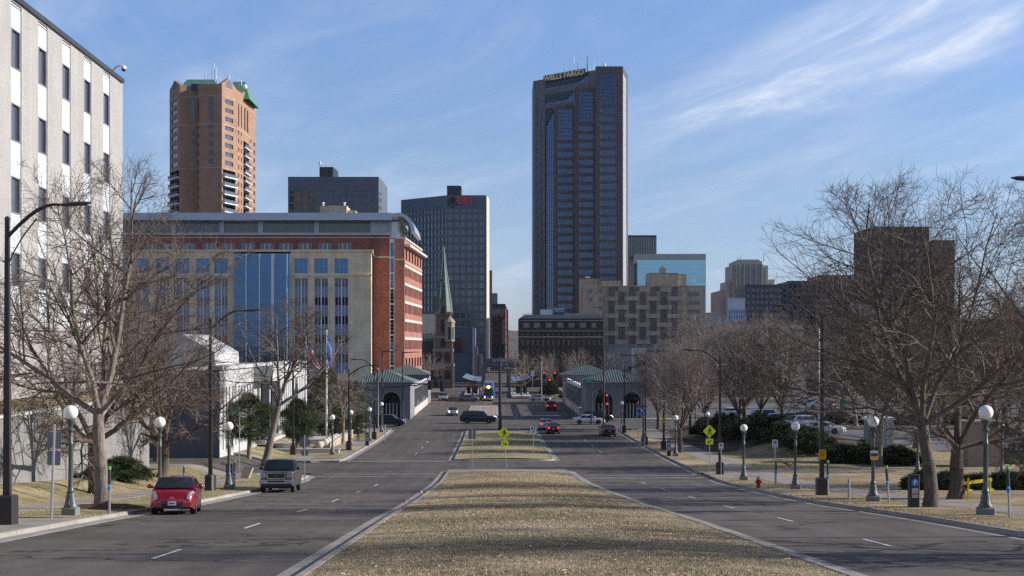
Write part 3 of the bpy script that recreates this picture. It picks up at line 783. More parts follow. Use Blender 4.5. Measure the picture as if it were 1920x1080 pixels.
    lo = [(a, PZ(700,dc), c, PZ(521.5,dc)) for a,_,c,_ in up]
    mb = MB(); fw.wall(mb, up+lo, .6); 
    colw = [(fl.u(a), fl.u(a+25)) for a in (140,178,216,254,292,330,368,402)]
    upl = [(a, PZ(512.5,dc), b, PZ(484.5,dc)) for a,b in colw]; lol = [(a, PZ(700,dc), b, PZ(521.5,dc)) for a,b in colw]
    fl.wall(mb, upl+lol, .6)
    xr = PX(696,dc); fside = Face(xr, dc, PX(697.5,d), d, 0, zc); fside.wall(mb, [(1.2, PZ(512,dc), 2.6, PZ(486,dc)),(1.2,PZ(690,dc),2.6,PZ(524,dc)),(9,PZ(690,dc),12,PZ(524,dc))], .4)
    mb.build('cream_wall', MCREAM, r, True)
    fside.windows(r, [(1.2, PZ(512,dc), 2.6, PZ(486,dc)),(1.2,PZ(690,dc),2.6,PZ(524,dc)),(9,PZ(690,dc),12,PZ(524,dc))], MGLW, .3)
    for fx, U_, L_ in ((fw,up,lo),(fl,upl,lol)):
        fx.windows(r, U_, MGLB, .5, mull=(3,2), mmat=MWFR)
        for (a,b,c_,d_) in L_:     # tall windows: alternating floors of clear glass and pale spandrels
            n = 5; hgt = (d_-b)/n
            for k in range(n):
                zt_ = d_-k*hgt
                w = MB(); fx.slab(w, a-.02, zt_-hgt*.42, c_+.02, zt_, -.55, -.5); w = w.build('tall_window', MGLD, r, True)
                w2 = MB(); fx.slab(w2, a-.02, zt_-hgt+.0, c_+.02, zt_-hgt*.42, -.55, -.49); w2.build('spandrel', M('spandrel_glass',(.22,.27,.38),.25,.2,var=.1), w, True)
            m_ = MB()
            for q in (.5,): fx.slab(m_, a+(c_-a)*q-.13, b, a+(c_-a)*q+.13, d_, -.49, -.36)
            for q in (0,1,.25,.75): fx.slab(m_, a+(c_-a)*q-.05, b, a+(c_-a)*q+.05, d_, -.49, -.42)
            m_.build('mullion', MWFR, r, True)
    # blue glass wall
    holes = rows_cols(rep(.1, fg.w-.1, 6, .97), [(PZ(y+b_,dc-1), PZ(y,dc-1)) for y,b_ in ((476.5,15),(492,17),(509.5,9),(519,16),(535.5,17),(553,10),(563.5,16),(580,17),(598,14),(613,16),(630,17),(648,16),(665,18))])
    mb = MB(); fg.wall(mb, holes, .18); x1_ = PX(544,dc-1); mb.quad((x1_,dc-1,0),(x1_,dc,0),(x1_,dc,fg.z1),(x1_,dc-1,fg.z1)); mb.quad((fg.o.x,dc,0),(fg.o.x,dc-1,0),(fg.o.x,dc-1,fg.z1),(fg.o.x,dc,fg.z1)); mb.build('glass_wall_frame', M('blue_frame',(.30,.40,.52),.4,.4), r, True)
    fg.windows(r, holes, MGLB, .12, 'glass_pane')
    for px_,w_ in ((461.5,.12),(486.7,.12),(511.3,.28),(538,.12)):
        mb = MB(); u_ = fg.u(px_); fg.slab(mb, u_-w_, .5, u_+w_, fg.z1-.1, .0, .14); mb.build('mullion', MWFR, r, True)
    mb = MB(); fw.slab(mb, -.1, PZ(516.5,dc)-.1, fw.w+.2, PZ(516.5,dc)+.25, 0, .3); fw.slab(mb, -.2, zc-.1, fw.w+.35, zc+.3, -.5, .45); fl.slab(mb, 0, zc-.1, fl.w+PX(544,dc)-PX(438,dc), zc+.3, -.5, .45); fl.slab(mb, 0, PZ(516.5,dc)-.1, fl.w, PZ(516.5,dc)+.25, 0, .3)
    fside.slab(mb,0,zc-.1,fside.w,zc+.3,-.5,.35); mb.build('cornice', MCREAM, r, True)
    MB().quad((xc0,dc,zc-.2),(xr,dc,zc-.2),(xr,d,zc-.2),(xc0,d,zc-.2)).build('roof', MROOFD, r, True)
    # brick plant room on the roof
    dp = 330; mb = MB(); mb.box(PX(600,dp),dp,PZ(404,dp)-3,PX(650,dp),dp+8,PZ(385.5,dp)); mb.build('plant_room', MTAN, r, True)
    mb = MB(); mb.box(PX(651,dp),dp+2,PZ(404,dp)-3,PX(665,dp),dp+8,PZ(393,dp)); mb.build('plant_room', MTAN, r, True)
    for px in (606,646): MB().lathe(P(px,386,dp+1), [(.2,-.3),(.2,.5),(.4,.6),(.3,.8)], 8).build('vent', MWH, r, True)
    shell(r, MBRK, x0, d+.2, PX(739,d), d+32, 0, zt, skip=('f','r'), roof=False)
state_office()
q = thing('security_camera', 'small white curved camera arm on the parapet of the orange brick wing', 'camera', tuple(P(757,447,299)))
mb = MB(); mb.path([P(*a,299.3) for a in ((757,447),(757.5,444),(760,442.6),(763.5,442.6))], .12, 6); mb.build('arm', MWH, q, True)
MB().sphere(P(764,444,299.3), .25, 8, 6).build('dome', MDKMET, q, True)

# ---- 4. condo tower
def condo():
    d = 480; r = thing('condo_tower', 'tall tan brick apartment tower with green gabled roof, its right faces sunlit', 'building', (PX(395,d),d,0))
    zt = PZ(163,d)
    # plan corners (px, depth), left to right
    C = [(318,496),(334,488),(354,489),(373,486),(416,480),(443,485),(458,492),(468,500),(474,506),(480,516)]
    C = [(318,492),(337,482),(369,484),(374,480),(416,480),(443,490),(455,499),(468,512),(473,516),(480,528)]
    pt = [(PX(a,b),b) for a,b in C]
    g = lambda y: PZ(y,d)
    rowsy = [ (183,191.5),(200,208),(216.5,225)] ; floors = [(233+16.5*k, 241.5+16.5*k) for k in range(5)]
    faces = [Face(*pt[i],*pt[i+1],0,zt) for i in range(len(pt)-1)]
    for i,f in enumerate(faces): f.z1 = zt if i not in (0,4,7) else zt
    wall = MB(); allw = []; lz = PZ(316,d); strip_ = []; balc = []
    def fr(f,a,b): return (f.w*a, f.w*b)
    spec = {0:[(.2,.75)],1:[(.62,.9)],2:[(.2,.8)],3:[(.42,.64)],4:[(.22,.78)],5:[(.3,.45),(.75,.88)],6:[(.2,.4),(.6,.8)],7:[(.3,.6)],8:[(.35,.7)]}
    for i,f in enumerate(faces):
        hs = []
        for a,b in spec[i]:
            u0,u1 = fr(f,a,b)
            for (y0,y1) in (rowsy if i in (0,4) else [])+floors: hs.append((u0,g(y1),u1,g(y0)))
            if i in (1,2,3,5,6): hs.append((u0,g(225),u1,g(182)))
            if i in (2,5,6,7,8): hs += [(u0,g(y+8.5),u1,g(y)) for y in [316+16.5*k for k in range(10)]]
            if i in (7,): pass
        bl = []
        if i in (0,4): bl = [(f.w*.06,g(y+13.2),f.w*.94,g(y)) for y in [316.5+16.4*k for k in range(8)]]
        if i == 6: hs = [h for h in hs if h[3]>g(230)]; bl = [(f.w*.1,g(y+12.5),f.w*.9,g(y)) for y in [247+16.4*k for k in range(11)]]
        f.wall(wall, hs+bl, .35)
        if bl: f.wall(wall, [], z0=0, z1=1)
        f.windows(r, hs, MGLW if i>=4 or i==0 else MGLD, .3, nmax=24, mull=(2,1) if i in(0,4) else None, mmat=MWFR)
        for b in bl:
            m = MB(); f.slab(m, b[0],b[1],b[2],b[3],-1.9,-1.8); m.build('balcony_door', MGLD, r, True)
            m = MB(); f.slab(m, b[0]-.2,b[1]-.35,b[2]+.2,b[1]+.0,-1.8,.9); m = m.build('balcony', MWFR, r, True)
            n_ = MB()
            for q in (0,.33,.66,1): f.slab(n_, b[0]+(b[2]-b[0])*q-.04, b[1]+.01, b[0]+(b[2]-b[0])*q+.04, b[1]+1.05, .78,.86)
            f.slab(n_, b[0]-.2, b[1]+.95, b[2]+.2, b[1]+1.1, .76,.88); f.slab(n_, b[0]-.2, b[1]+.2, b[2]+.2, b[1]+.85, .8,.83); n_.build('railing', MGRC, m, True)
    back = [pt[-1],(pt[-1][0]-4,545),(pt[0][0]+8,545),(pt[0][0],505),pt[0]]
    for a,b in zip(back,back[1:]): wall.quad((*a,0),(*b,0),(*b,zt-2),(*a,zt-2))
    # gables on faces 0, 4 and 6/7
    for i in (0,4,6,8):
        f = faces[i]; gp = [f.p(0,zt),f.p(f.w,zt),f.p(f.w,zt+1.2),f.p(f.w*.5,zt+ (3.8 if i==4 else 3.4)),f.p(0,zt+1.2)]
        wall.prism(gp, (0,0,0), tuple(-f.N*1.2))
        c_ = f.p(f.w*.5,zt+.9,.05); m = MB(); m.poly([f.p(f.w*.5+f.w*.22*math.cos(R(a)), zt+.5+f.w*.26*math.sin(R(a)), .04) for a in range(0,181,20)]); m.build('lunette', MGRC, r, True)
    for i in (1,2,3,5,7): f = faces[i]; f.slab(wall, 0, zt, f.w, zt+1.0, -.6, .0)
    wall.build('wall', MCONDO, r, True)
    m = MB()
    for y in (178,232,314):
        for f in faces: f.slab(m, 0, g(y)-.25, f.w, g(y)+.05, 0, .12)
    m.build('brick_band', MTAN, r, True)
    m = MB(); m.poly([(*p,zt-.1) for p in pt]+[(pt[0][0]+8,545,zt-.1)]); m.build('flat_roof', MROOFD, r, True)
    # hipped copper roofs
    def hip(a,b,y0,y1,zb,zr,ins,name='copper_roof'):
        m = MB(); x0,x1 = PX(a,y0),PX(b,y0); m.v = [(x0,y0,zb),(x1,y0,zb),(x1,y1,zb),(x0,y1,zb),(x0+ins*.35,(y0+y1)/2-2,zr),(x1-ins,(y0+y1)/2-2,zr)]
        m.f = [(0,1,5,4),(1,2,5),(2,3,4,5),(3,0,4)]; m.build(name, MCOP, r, True)
    hip(331,418,486,508,zt-.2,PZ(150,496),5)
    hip(424,468,500,520,zt-.6,PZ(158,510)+.5,3)
    m = MB(); m.box(PX(355,d),483,zt-.5,PX(399,d),487,zt+1.6); m.build('roof_terrace', MBLACK, r, True)
    for px in (391,396): MB().sphere(P(px,163-1,484), .75, 10, 6, 1,.4,1).build('satellite_dish', MWH, r, True)
    MB().sphere(P(459,163,500), .9, 10, 6).build('satellite_dish', MWH, r, True)
    for px,y in ((390,137),(397,131),(402,118),(406,127),(413,146),(427,138),(430.5,139),(449,149),(453,150)): MB().tube(P(px,160,494),P(px,y,494),.13,.07,5).build('antenna', MWH, r, True)
    for px,y in ((384,136),(366,148),(435,152)): MB().tube(P(px,162,492),P(px,y,492),.09,.06,5).build('antenna', MDKMET, r, True)
condo()

# ---- generic gridded tower
def grid_tower(name, label, faces, wallm, winm, dep=.4, roofpts=None, nmax=100, cat='building', band=None):
    "faces: (px0,d0,px1,d1, ytop at left end, [cols as px pairs or (n,frac,m0,m1)], [rows as (z0,z1)])"
    f0 = faces[0]; r = thing(name, label, cat, (PX(f0[0],f0[1]),f0[1],0)); wall = MB(); out = []
    ztop = PZ(f0[4],f0[1])
    for (a,da,b,db,yt,cols,rows) in faces:
        f = Face(PX(a,da),da,PX(b,db),db,0,PZ(yt,da)); out.append(f)
        if isinstance(cols, tuple): n,fr,m0,m1 = cols; us = rep(f.w*m0, f.w*(1-m1), n, fr)
        else: us = [(f.u(p),f.u(q)) for p,q in cols]
        hs = rows_cols(us, rows); f.wall(wall, hs, dep)
        if hs: f.windows(r, hs, winm, dep-.03, nmax=nmax//max(1,len([1 for q in faces if q[5]])))
    return r, wall, out, ztop
def close_tower(r, wall, F_, ztop, mat, depth=30, zroof=None):
    a = F_[0].p(0,0); b = F_[-1].p(F_[-1].w,0); z1 = ztop
    pb = [(b[0],b[1]),(b[0]+ (0 if F_[-1].U.x>.5 else 0),b[1]+depth),(a[0],a[1]+depth),(a[0],a[1])]
    for p_,q_ in zip(pb,pb[1:]): wall.quad((*p_,0),(*q_,0),(*q_,z1),(*p_,z1))
    wall.build('wall', mat, r, True)
    m = MB(); m.poly([F_[0].p(0,z1-.3)]+[f.p(f.w,z1-.3) for f in F_]+[(b[0],b[1]+depth,z1-.3),(a[0],a[1]+depth,z1-.3)]); m.build('roof', MROOFD, r, True)

# 5. grey office tower behind
d=600; Zg=lambda y: PZ(y,d)
rows=[(Zg(363.3),Zg(358.5)),(Zg(378),Zg(368)),(Zg(392.5),Zg(383))]+[(Zg(407+14.6*k),Zg(397.5+14.6*k)) for k in range(6)]
cols=[(543.3+11.93*k,552.0+11.93*k) for k in range(14)]
r,w,F_,zt=grid_tower('office_tower','grey concrete office tower with black rooftop box behind the silver barrel roof',[(540,600,710,600,331.5,cols,rows),(710,600,716.5,612,331.5,(2,.5,.1,.1),rows)],MGRC,MGLD)
close_tower(r,w,F_,zt,MGRC,30)
m=MB(); m.prism([P(599,332,608),P(624,332,608),P(624,313,608),P(599,313,608)],(0,0,0),(0,8,0)); m.prism([P(624.2,332,608),P(631.5,332,616),P(631.5,319,616),P(624.2,313,608)],(0,.1,0),(0,6,0)); m.build('rooftop_box',MBLACK,r,True)
MB().sphere(P(600,306.5,607),.8,10,6,.7,.5,1.3).build('satellite_dish',MWH,r,True); MB().tube(P(602,313,607),P(602,305,607),.1,.1,5).build('mast',MDKMET,r,True)
for px,y in ((611,308),(623,310)): MB().tube(P(px,313,607),P(px,y,607),.08,.08,5).build('antenna',MDKMET,r,True)

# 6. tower with the key emblem and three red letters
d=650; Zg=lambda y: PZ(y,d)
rows=[(Zg(396.8),Zg(392.3)),(Zg(411.8),Zg(401.5))]+[(Zg(426+14.25*k),Zg(416+14.25*k)) for k in range(19)]
colR=[(840.2+11.75*k,848.8+11.75*k) for k in range(6)]
r,w,F_,zt=grid_tower('bank_tower','angular dark grey tower with key emblem and red letters behind the church spire',
  [(752,671,838,650,375,(13,.66,.02,.0),rows),(838,650,911.5,650,366,colR,rows),(911.5,650,916.5,668,366,[],[])],MGRC,glass('slate_glass',(.05,.06,.085),.08,rnd=.45,blind=(.11,.12,.14),bf=.12))
MLIT=M('lit_edge_tone',(.55,.48,.40),.8)  # sunlight on the tower's right edge put into a pale tone
F_[2].slab(MB(),0,0,1,1,0,1)
m=MB(); F_[2].slab(m,.0,0,F_[2].w,zt,.0,.25); m.build('lit_edge',MLIT,r,True)  # thin plate over the side face, paler to paint it sunlit
close_tower(r,w,F_,zt,MGRC,35)
m=MB(); m.box(PX(838,655),655,zt-.3,PX(862,655),667,PZ(348,655)); m.build('rooftop_box',MBLACK,r,True); m=MB(); m.box(PX(862.2,655),655.3,zt-.3,PX(865,655),667,PZ(348.6,655)); m.build('rooftop_box',MGRAN,r,True)
t_=text_mb('UBS',4.1,.25,.16); t_.xf(TR(PX(870.5,650),649.75,Zg(381.8))); t_.build('lettering',MREDL,r,True)
def key_emblem():
    m=MB(); c=P(849,378.2,649.75)
    for a in (0,60,-60):
        k=len(m.v); m.box(-.28,-.12,-2.2,.28,.05,2.0); m.lathe((0,0,0),[(.1,0),(.1,.01)],6)
        m.box(-.95,-.12,1.15,.95,.05,1.6); m.box(-.8,-.12,1.95,.8,.05,2.35)
        for s in (-.55,0,.55):
            k2=len(m.v); m.tube((s,-.12,-2.3-.3*(s==0)),(s,.05,-2.3-.3*(s==0)),.42,.42,10)
        m.xf(TR(*c)@Matrix.Rotation(R(a),4,'Y'),k)
    m.build('key_emblem',MBLACK,r,True)
key_emblem()
# slim dark tower edge and brick hotel down the street
d=690; r=thing('office_tower','narrow black tower edge just right of the angular grey tower','building',(PX(917,d),d,0))
m=MB(); m.box(PX(916.8,d),d,0,PX(922.5,d),d+25,PZ(508,d)); m.build('wall',MGRAN,r,True); m=MB(); m.box(PX(918.2,d),d-.4,1,PX(919.4,d),d-.05,PZ(510,d)); m.build('fin',MLIT,r,True); MB().box(PX(916.6,d),d-.2,PZ(508,d),PX(922.7,d),d+25,PZ(507,d)).build('coping',MBLACK,r,True)
d=760; Zg=lambda y: PZ(y,d); r=thing('brick_hotel','narrow dark red brick block with pale crown at the far street end','building',(PX(921,d),d,0))
f=Face(PX(921,d),d,PX(947.5,d),d,0,Zg(577)); hs=rows_cols([(f.u(a),f.u(a+2.4)) for a in (925.5,930,937,941.5)],[(Zg(594-6*0),Zg(589))])
m=MB(); f.wall(m,hs,.5); fs=Face(PX(947.5,d),d,PX(953,d+40),d+40,0,Zg(577)); hs2=rows_cols(rep(2,fs.w-2,6,.4),[(Zg(590+13*k+6),Zg(590+13*k)) for k in range(6)]); fs.wall(m,hs2,.5); m.quad((f.o.x,d+40,0),(f.o.x,d,0),(f.o.x,d,f.z1),(f.o.x,d+40,f.z1)); m.build('wall',MBRD,r,True); f.windows(r,hs,MGLW,.4); fs.windows(r,hs2,MGLD,.4)
m=MB(); f.slab(m,-.2,Zg(590),f.w+.2,Zg(577),.02,.4); f.slab(m,f.w-1.6,8,f.w+.1,Zg(600),.02,.5); m.build('pale_crown',MPINK,r,True)
m=MB(); m.box(PX(920.5,d),d-1,Zg(577),PX(950,d),d+38,Zg(574.5)); m.build('roof',MGRC,r,True); m=MB(); m.box(PX(922,d),d+2,Zg(574.5),PX(948,d),d+30,Zg(569.5)); m.build('attic',MBLACK,r,True)
m=MB(); m.box(PX(922,d),d+5,Zg(569.5),PX(933,d),d+15,Zg(549)); m.build('rooftop_hut',MLGC,r,True)
MB().box(PX(921,d),d-.9,Zg(672),PX(947,d),d-.05,Zg(645)).build('dark_podium',MBLACK,r,True)

# 7. skyway over the street
d=520; Zg=lambda y: PZ(y,d); r=thing('skyway','dark glazed skyway with pale lettering spanning the street','bridge',(PX(947,d),d,Zg(690)))
m=MB(); m.box(PX(905,d),d,Zg(689),PX(986,d),d+5,Zg(684)).box(PX(905,d),d,Zg(680),PX(986,d),d+5,Zg(672)); m.build('deck',MGRC,r,True)
m=MB(); m.box(PX(905,d),d+.4,Zg(684),PX(986,d),d+4.6,Zg(680)); m.build('glazing',MGLD,r,True)
m=MB()
for k in range(16): x=PX(905+5.3*k,d); m.box(x-.1,d-.1,Zg(684),x+.1,d+.38,Zg(680))
m.build('mullion',MGRMET,r,True)
t_=text_mb('ALLIANCE BANK',1.35,.2,.03,sx=1.12); t_.xf(TR(PX(952,d),d-.3,Zg(680.3)+.35)); t_.build('lettering',M('pale_letter',(.6,.6,.62),.5),r,True)

# ---- 8. church
def church():
    d=400; Z=lambda y,dd=d: PZ(y,dd); r=thing('church','brown brick church with slender green copper spire and slate roof','building',(PX(828,d),d,0))
    MST=brick('church_brick',(.30,.175,.11),(.24,.17,.12),.5,.15,ms=.02); MTR=M('church_stone',(.33,.26,.20),.85,var=.1)
    MSP=M('spire_copper',(.095,.145,.115),.6,.1,var=.15,scale=.3,streak=.3)
    cx,cy=PX(829,d),d+3.5
    # spire: octagonal, tapering
    zb,zt=Z(585),Z(460); m=MB(); hw=(PX(848,d)-PX(813,d))/2*1.02; xs_=PX(830.5,d)
    m.lathe((xs_,cy,0),[(hw,zb),(hw*.62,zb+(zt-zb)*.36),(.1,zt)],8,R(22.5)); m.build('spire',MSP,r,True)
    m=MB()
    for i in range(8):
        a=R(22.5+45*i); m.tube((xs_+hw*math.cos(a),cy+hw*math.sin(a),zb),(xs_+.1*math.cos(a),cy+.1*math.sin(a),zt),.16,.08,5)
    for q in (.42,.36,.62): rr=hw*(1-q) if q>.36 else hw*.62; m.lathe((xs_,cy,0),[(rr*1.0+.1,zb+(zt-zb)*q-.12),(rr*1.0+.12,zb+(zt-zb)*q+.12)],8,R(22.5))
    m.build('spire_rib',M('light_copper',(.22,.29,.25),.6),r,True)
    zc=Z(525); m=MB(); m.tube((PX(828,d),cy-hw*.52,zc),(PX(828,d),cy-hw*.52-.5,zc),.75,.75,16); m.build('oculus',M('light_copper',(.22,.29,.25),.6),r,True); MB().tube((PX(828,d),cy-hw*.52-.45,zc),(PX(828,d),cy-hw*.52-.56,zc),.42,.42,12).build('oculus_glass',MBLACK,r,True)
    m=MB(); m.tube((xs_,cy,zt-.2),(xs_,cy,Z(446)),.12,.07,6); m.box(xs_-.75,cy-.07,Z(452.5),xs_+.75,cy+.07,Z(451)); m.sphere((xs_,cy,zt),.3,8,6); m.build('cross',MDKMET,r,True)
    # gable dormers at the spire foot
    for ox,oy,rz in ((0,-hw*.92,0),(hw*.92,0,90),(-hw*.92,0,-90)):
        g_=[(-1.0,0,0),(1.0,0,0),(1.0,0,2.6),(0,0,5.0),(-1.0,0,2.6)]; m=MB(); m.prism([Matrix.Rotation(R(rz),3,'Z')@Vector(p_) for p_ in g_],(xs_+ox,cy+oy,zb-.8),(xs_+ox*.6,cy+oy*.6,zb-.8)); m=m.build('dormer',MST,r,True)
        w=MB(); w.poly([Matrix.Rotation(R(rz),3,'Z')@Vector(p_)+Vector((xs_+ox*1.03,cy+oy*1.03,zb-.6)) for p_ in ((-.45,0,0),(.45,0,0),(.45,0,1.9),(0,0,2.7),(-.45,0,1.9))]); w.build('louvre',MBLACK,m,True)
    # tower in stages, placed slightly right of the spire as its lit corner turret
    tw=PX(852,d)-PX(812,d)
    stages=[(tw*.46,0,Z(683)),(tw*.42,Z(683),Z(655)),(tw*.40,Z(655),Z(630)),(tw*.34,Z(630),Z(585))]
    m=MB()
    for hw_,a,b in stages: m.box(xs_-hw_,cy-hw_,a,xs_+hw_,cy+hw_,b)
    m.build('tower',MST,r,True); m=MB()
    for hw_,a,b in stages:
        e=hw_+.35; m.box(xs_-e,cy-e,b-.6,xs_+e,cy+e,b+.12)
        for sx in (-1,1):
            for sy in (-1,1): m.box(xs_+sx*hw_-.22,cy+sy*hw_-.22,a+.1,xs_+sx*hw_+.22,cy+sy*hw_+.22,b-.62)
    m.build('stone_trim',MTR,r,True)
    for (hw_,a,b),n in zip(stages,(2,2,1,1)):
        if a==0: a=Z(715); b=Z(690)
        for k in range(n):
            ww=hw_*.3; x=xs_+(k-(n-1)/2)*hw_*.9; zz=a+(b-a)*.15; hh=(b-a)*.62
            m=MB(); m.prism([(x-ww,0,zz),(x+ww,0,zz),(x+ww,0,zz+hh*.75)]+[(x+ww*math.cos(R(t)),0,zz+hh*.75+ww*math.sin(R(t))) for t in (45,90,135)]+[(x-ww,0,zz+hh*.75)],(0,cy-hw_-.06,0),(0,cy-hw_+.1,0)); m.build('arched_window',MBLACK,r,True)
    # small domed belfry turret, right front
    bx,by=PX(843,d),cy-tw*.40; m=MB(); m.lathe((bx,by,0),[(1.5,Z(640)),(1.5,Z(606)),(1.7,Z(605)),(1.7,Z(603.5)),(1.3,Z(600)),(.7,Z(596)),(.1,Z(592))],8,R(22.5)); m.build('belfry',MTR,r,True)
    for a in (-90,-45,0): 
        m=MB(); m.box(-.32,-.06,0,.32,.06,3.4); m.xf(TR(bx+1.42*math.cos(R(a)),by+1.42*math.sin(R(a)),Z(636))@rotz(R(a+90))); m.build('belfry_opening',MBLACK,r,True)
    # nave with slate roof, aisle with copper roof and lower wall
    yn=d+8; x0,x1=PX(770,yn),PX(826,yn); m=MB(); m.v=[(x0,yn,PZ(626,yn)),(x1,yn,PZ(626,yn)),(x1,yn+9,PZ(588,yn)),(x0,yn+9,PZ(588,yn)),(x1,yn+18,PZ(626,yn)),(x0,yn+18,PZ(626,yn))]; m.f=[(0,1,2,3),(3,2,4,5)]; m.build('slate_roof',M('slate',(.14,.145,.15),.7,streak=.15),r,True)
    m=MB(); m.prism([(x1,yn,0),(x1,yn+18,0),(x1,yn+18,PZ(626,yn)-.02),(x1,yn+9,PZ(588,yn)-.02),(x1,yn,PZ(626,yn)-.02)],(-.02,0,0),(-.5,0,0)); m.quad((x0,yn+.3,0),(x1-.6,yn+.3,0),(x1-.6,yn+.3,PZ(626,yn)),(x0,yn+.3,PZ(626,yn))); m.build('nave_wall',MST,r,True)
    m=MB(); m.v=[(x0,yn-3,PZ(641,yn)),(x1-1,yn-3,PZ(641,yn)),(x1-1,yn+.25,PZ(625,yn)),(x0,yn+.25,PZ(625,yn))]; m.f=[(0,1,2,3)]; m.build('aisle_roof',MCOPP,r,True)
    m=MB()
    for k in range(14): x=x0+(x1-1-x0)*(k+.5)/14; m.prism([(x-.05,yn-3.02,PZ(641,yn)+.02),(x+.05,yn-3.02,PZ(641,yn)+.02),(x+.05,yn+.25,PZ(625,yn)+.08),(x-.05,yn+.25,PZ(625,yn)+.08)],(0,0,0),(0,0,.12))
    m.build('roof_seam',MCOPP,r,True)
    f=Face(x0,yn-2.9,x1-1,yn-2.9,0,PZ(641,yn)); hs=rows_cols(rep(.3,f.w-.2,4,.62),[(PZ(683,yn),PZ(666,yn))]); m=MB(); f.wall(m,hs,.3); m.build('aisle_wall',MST,r,True); f.windows(r,hs,MGLD,.25,'aisle_window')
    m=MB(); f.slab(m,0,PZ(663,yn),f.w,PZ(642,yn),.01,.4); m.build('slate_skirt',M('slate_blue',(.045,.055,.07),.6),r,True)
    m=MB(); m.box(x0,yn-7,0,PX(833,yn-7),yn-3,PZ(691,yn-7)); m=m.build('porch',MST,r,True); w=MB(); w.box(x0,yn-7.3,PZ(691,yn-7),PX(834,yn-7),yn-3,PZ(686,yn-7)); w.build('porch_cornice',MTR,m,True)
church()
# concrete slab building behind the church and its rose pillar
d=470; Zg=lambda y: PZ(y,d); r=thing('concrete_building','blank blue-grey concrete block between the church and the angular tower','building',(PX(851,d),d,0))
f=Face(PX(851,d),d,PX(891,d),d,0,Zg(615)); hs=[(f.u(853),Zg(662),f.u(875),Zg(634))]; m=MB(); f.wall(m,hs,1.2); shell(r,MGRC,f.o.x,d,f.o.x+f.w,d+20,0,Zg(615),skip=('f',)); m.build('wall',MGRC,r,True); f.windows(r,hs,glass('bronze_glass',(.07,.035,.025),.1),1.1)
MB().box(PX(886,d),d-1.2,0,PX(888.5,d),d-.05,Zg(614)).build('fin',MGRMET,r,True)
r=thing('stone_pylon','slim rose stone pylon with a vertical slot beside the concrete block','pylon',(PX(893,460),460,0))
m=MB(); x=PX(891,460); m.box(x,460,0,x+.8,463,PZ(651,460)).box(x+1.3,460,0,x+2.2,463,PZ(664,460)).box(x+.8,460.5,0,x+1.3,462.5,PZ(668,460)); m.build('shaft',MPINK,r,True)

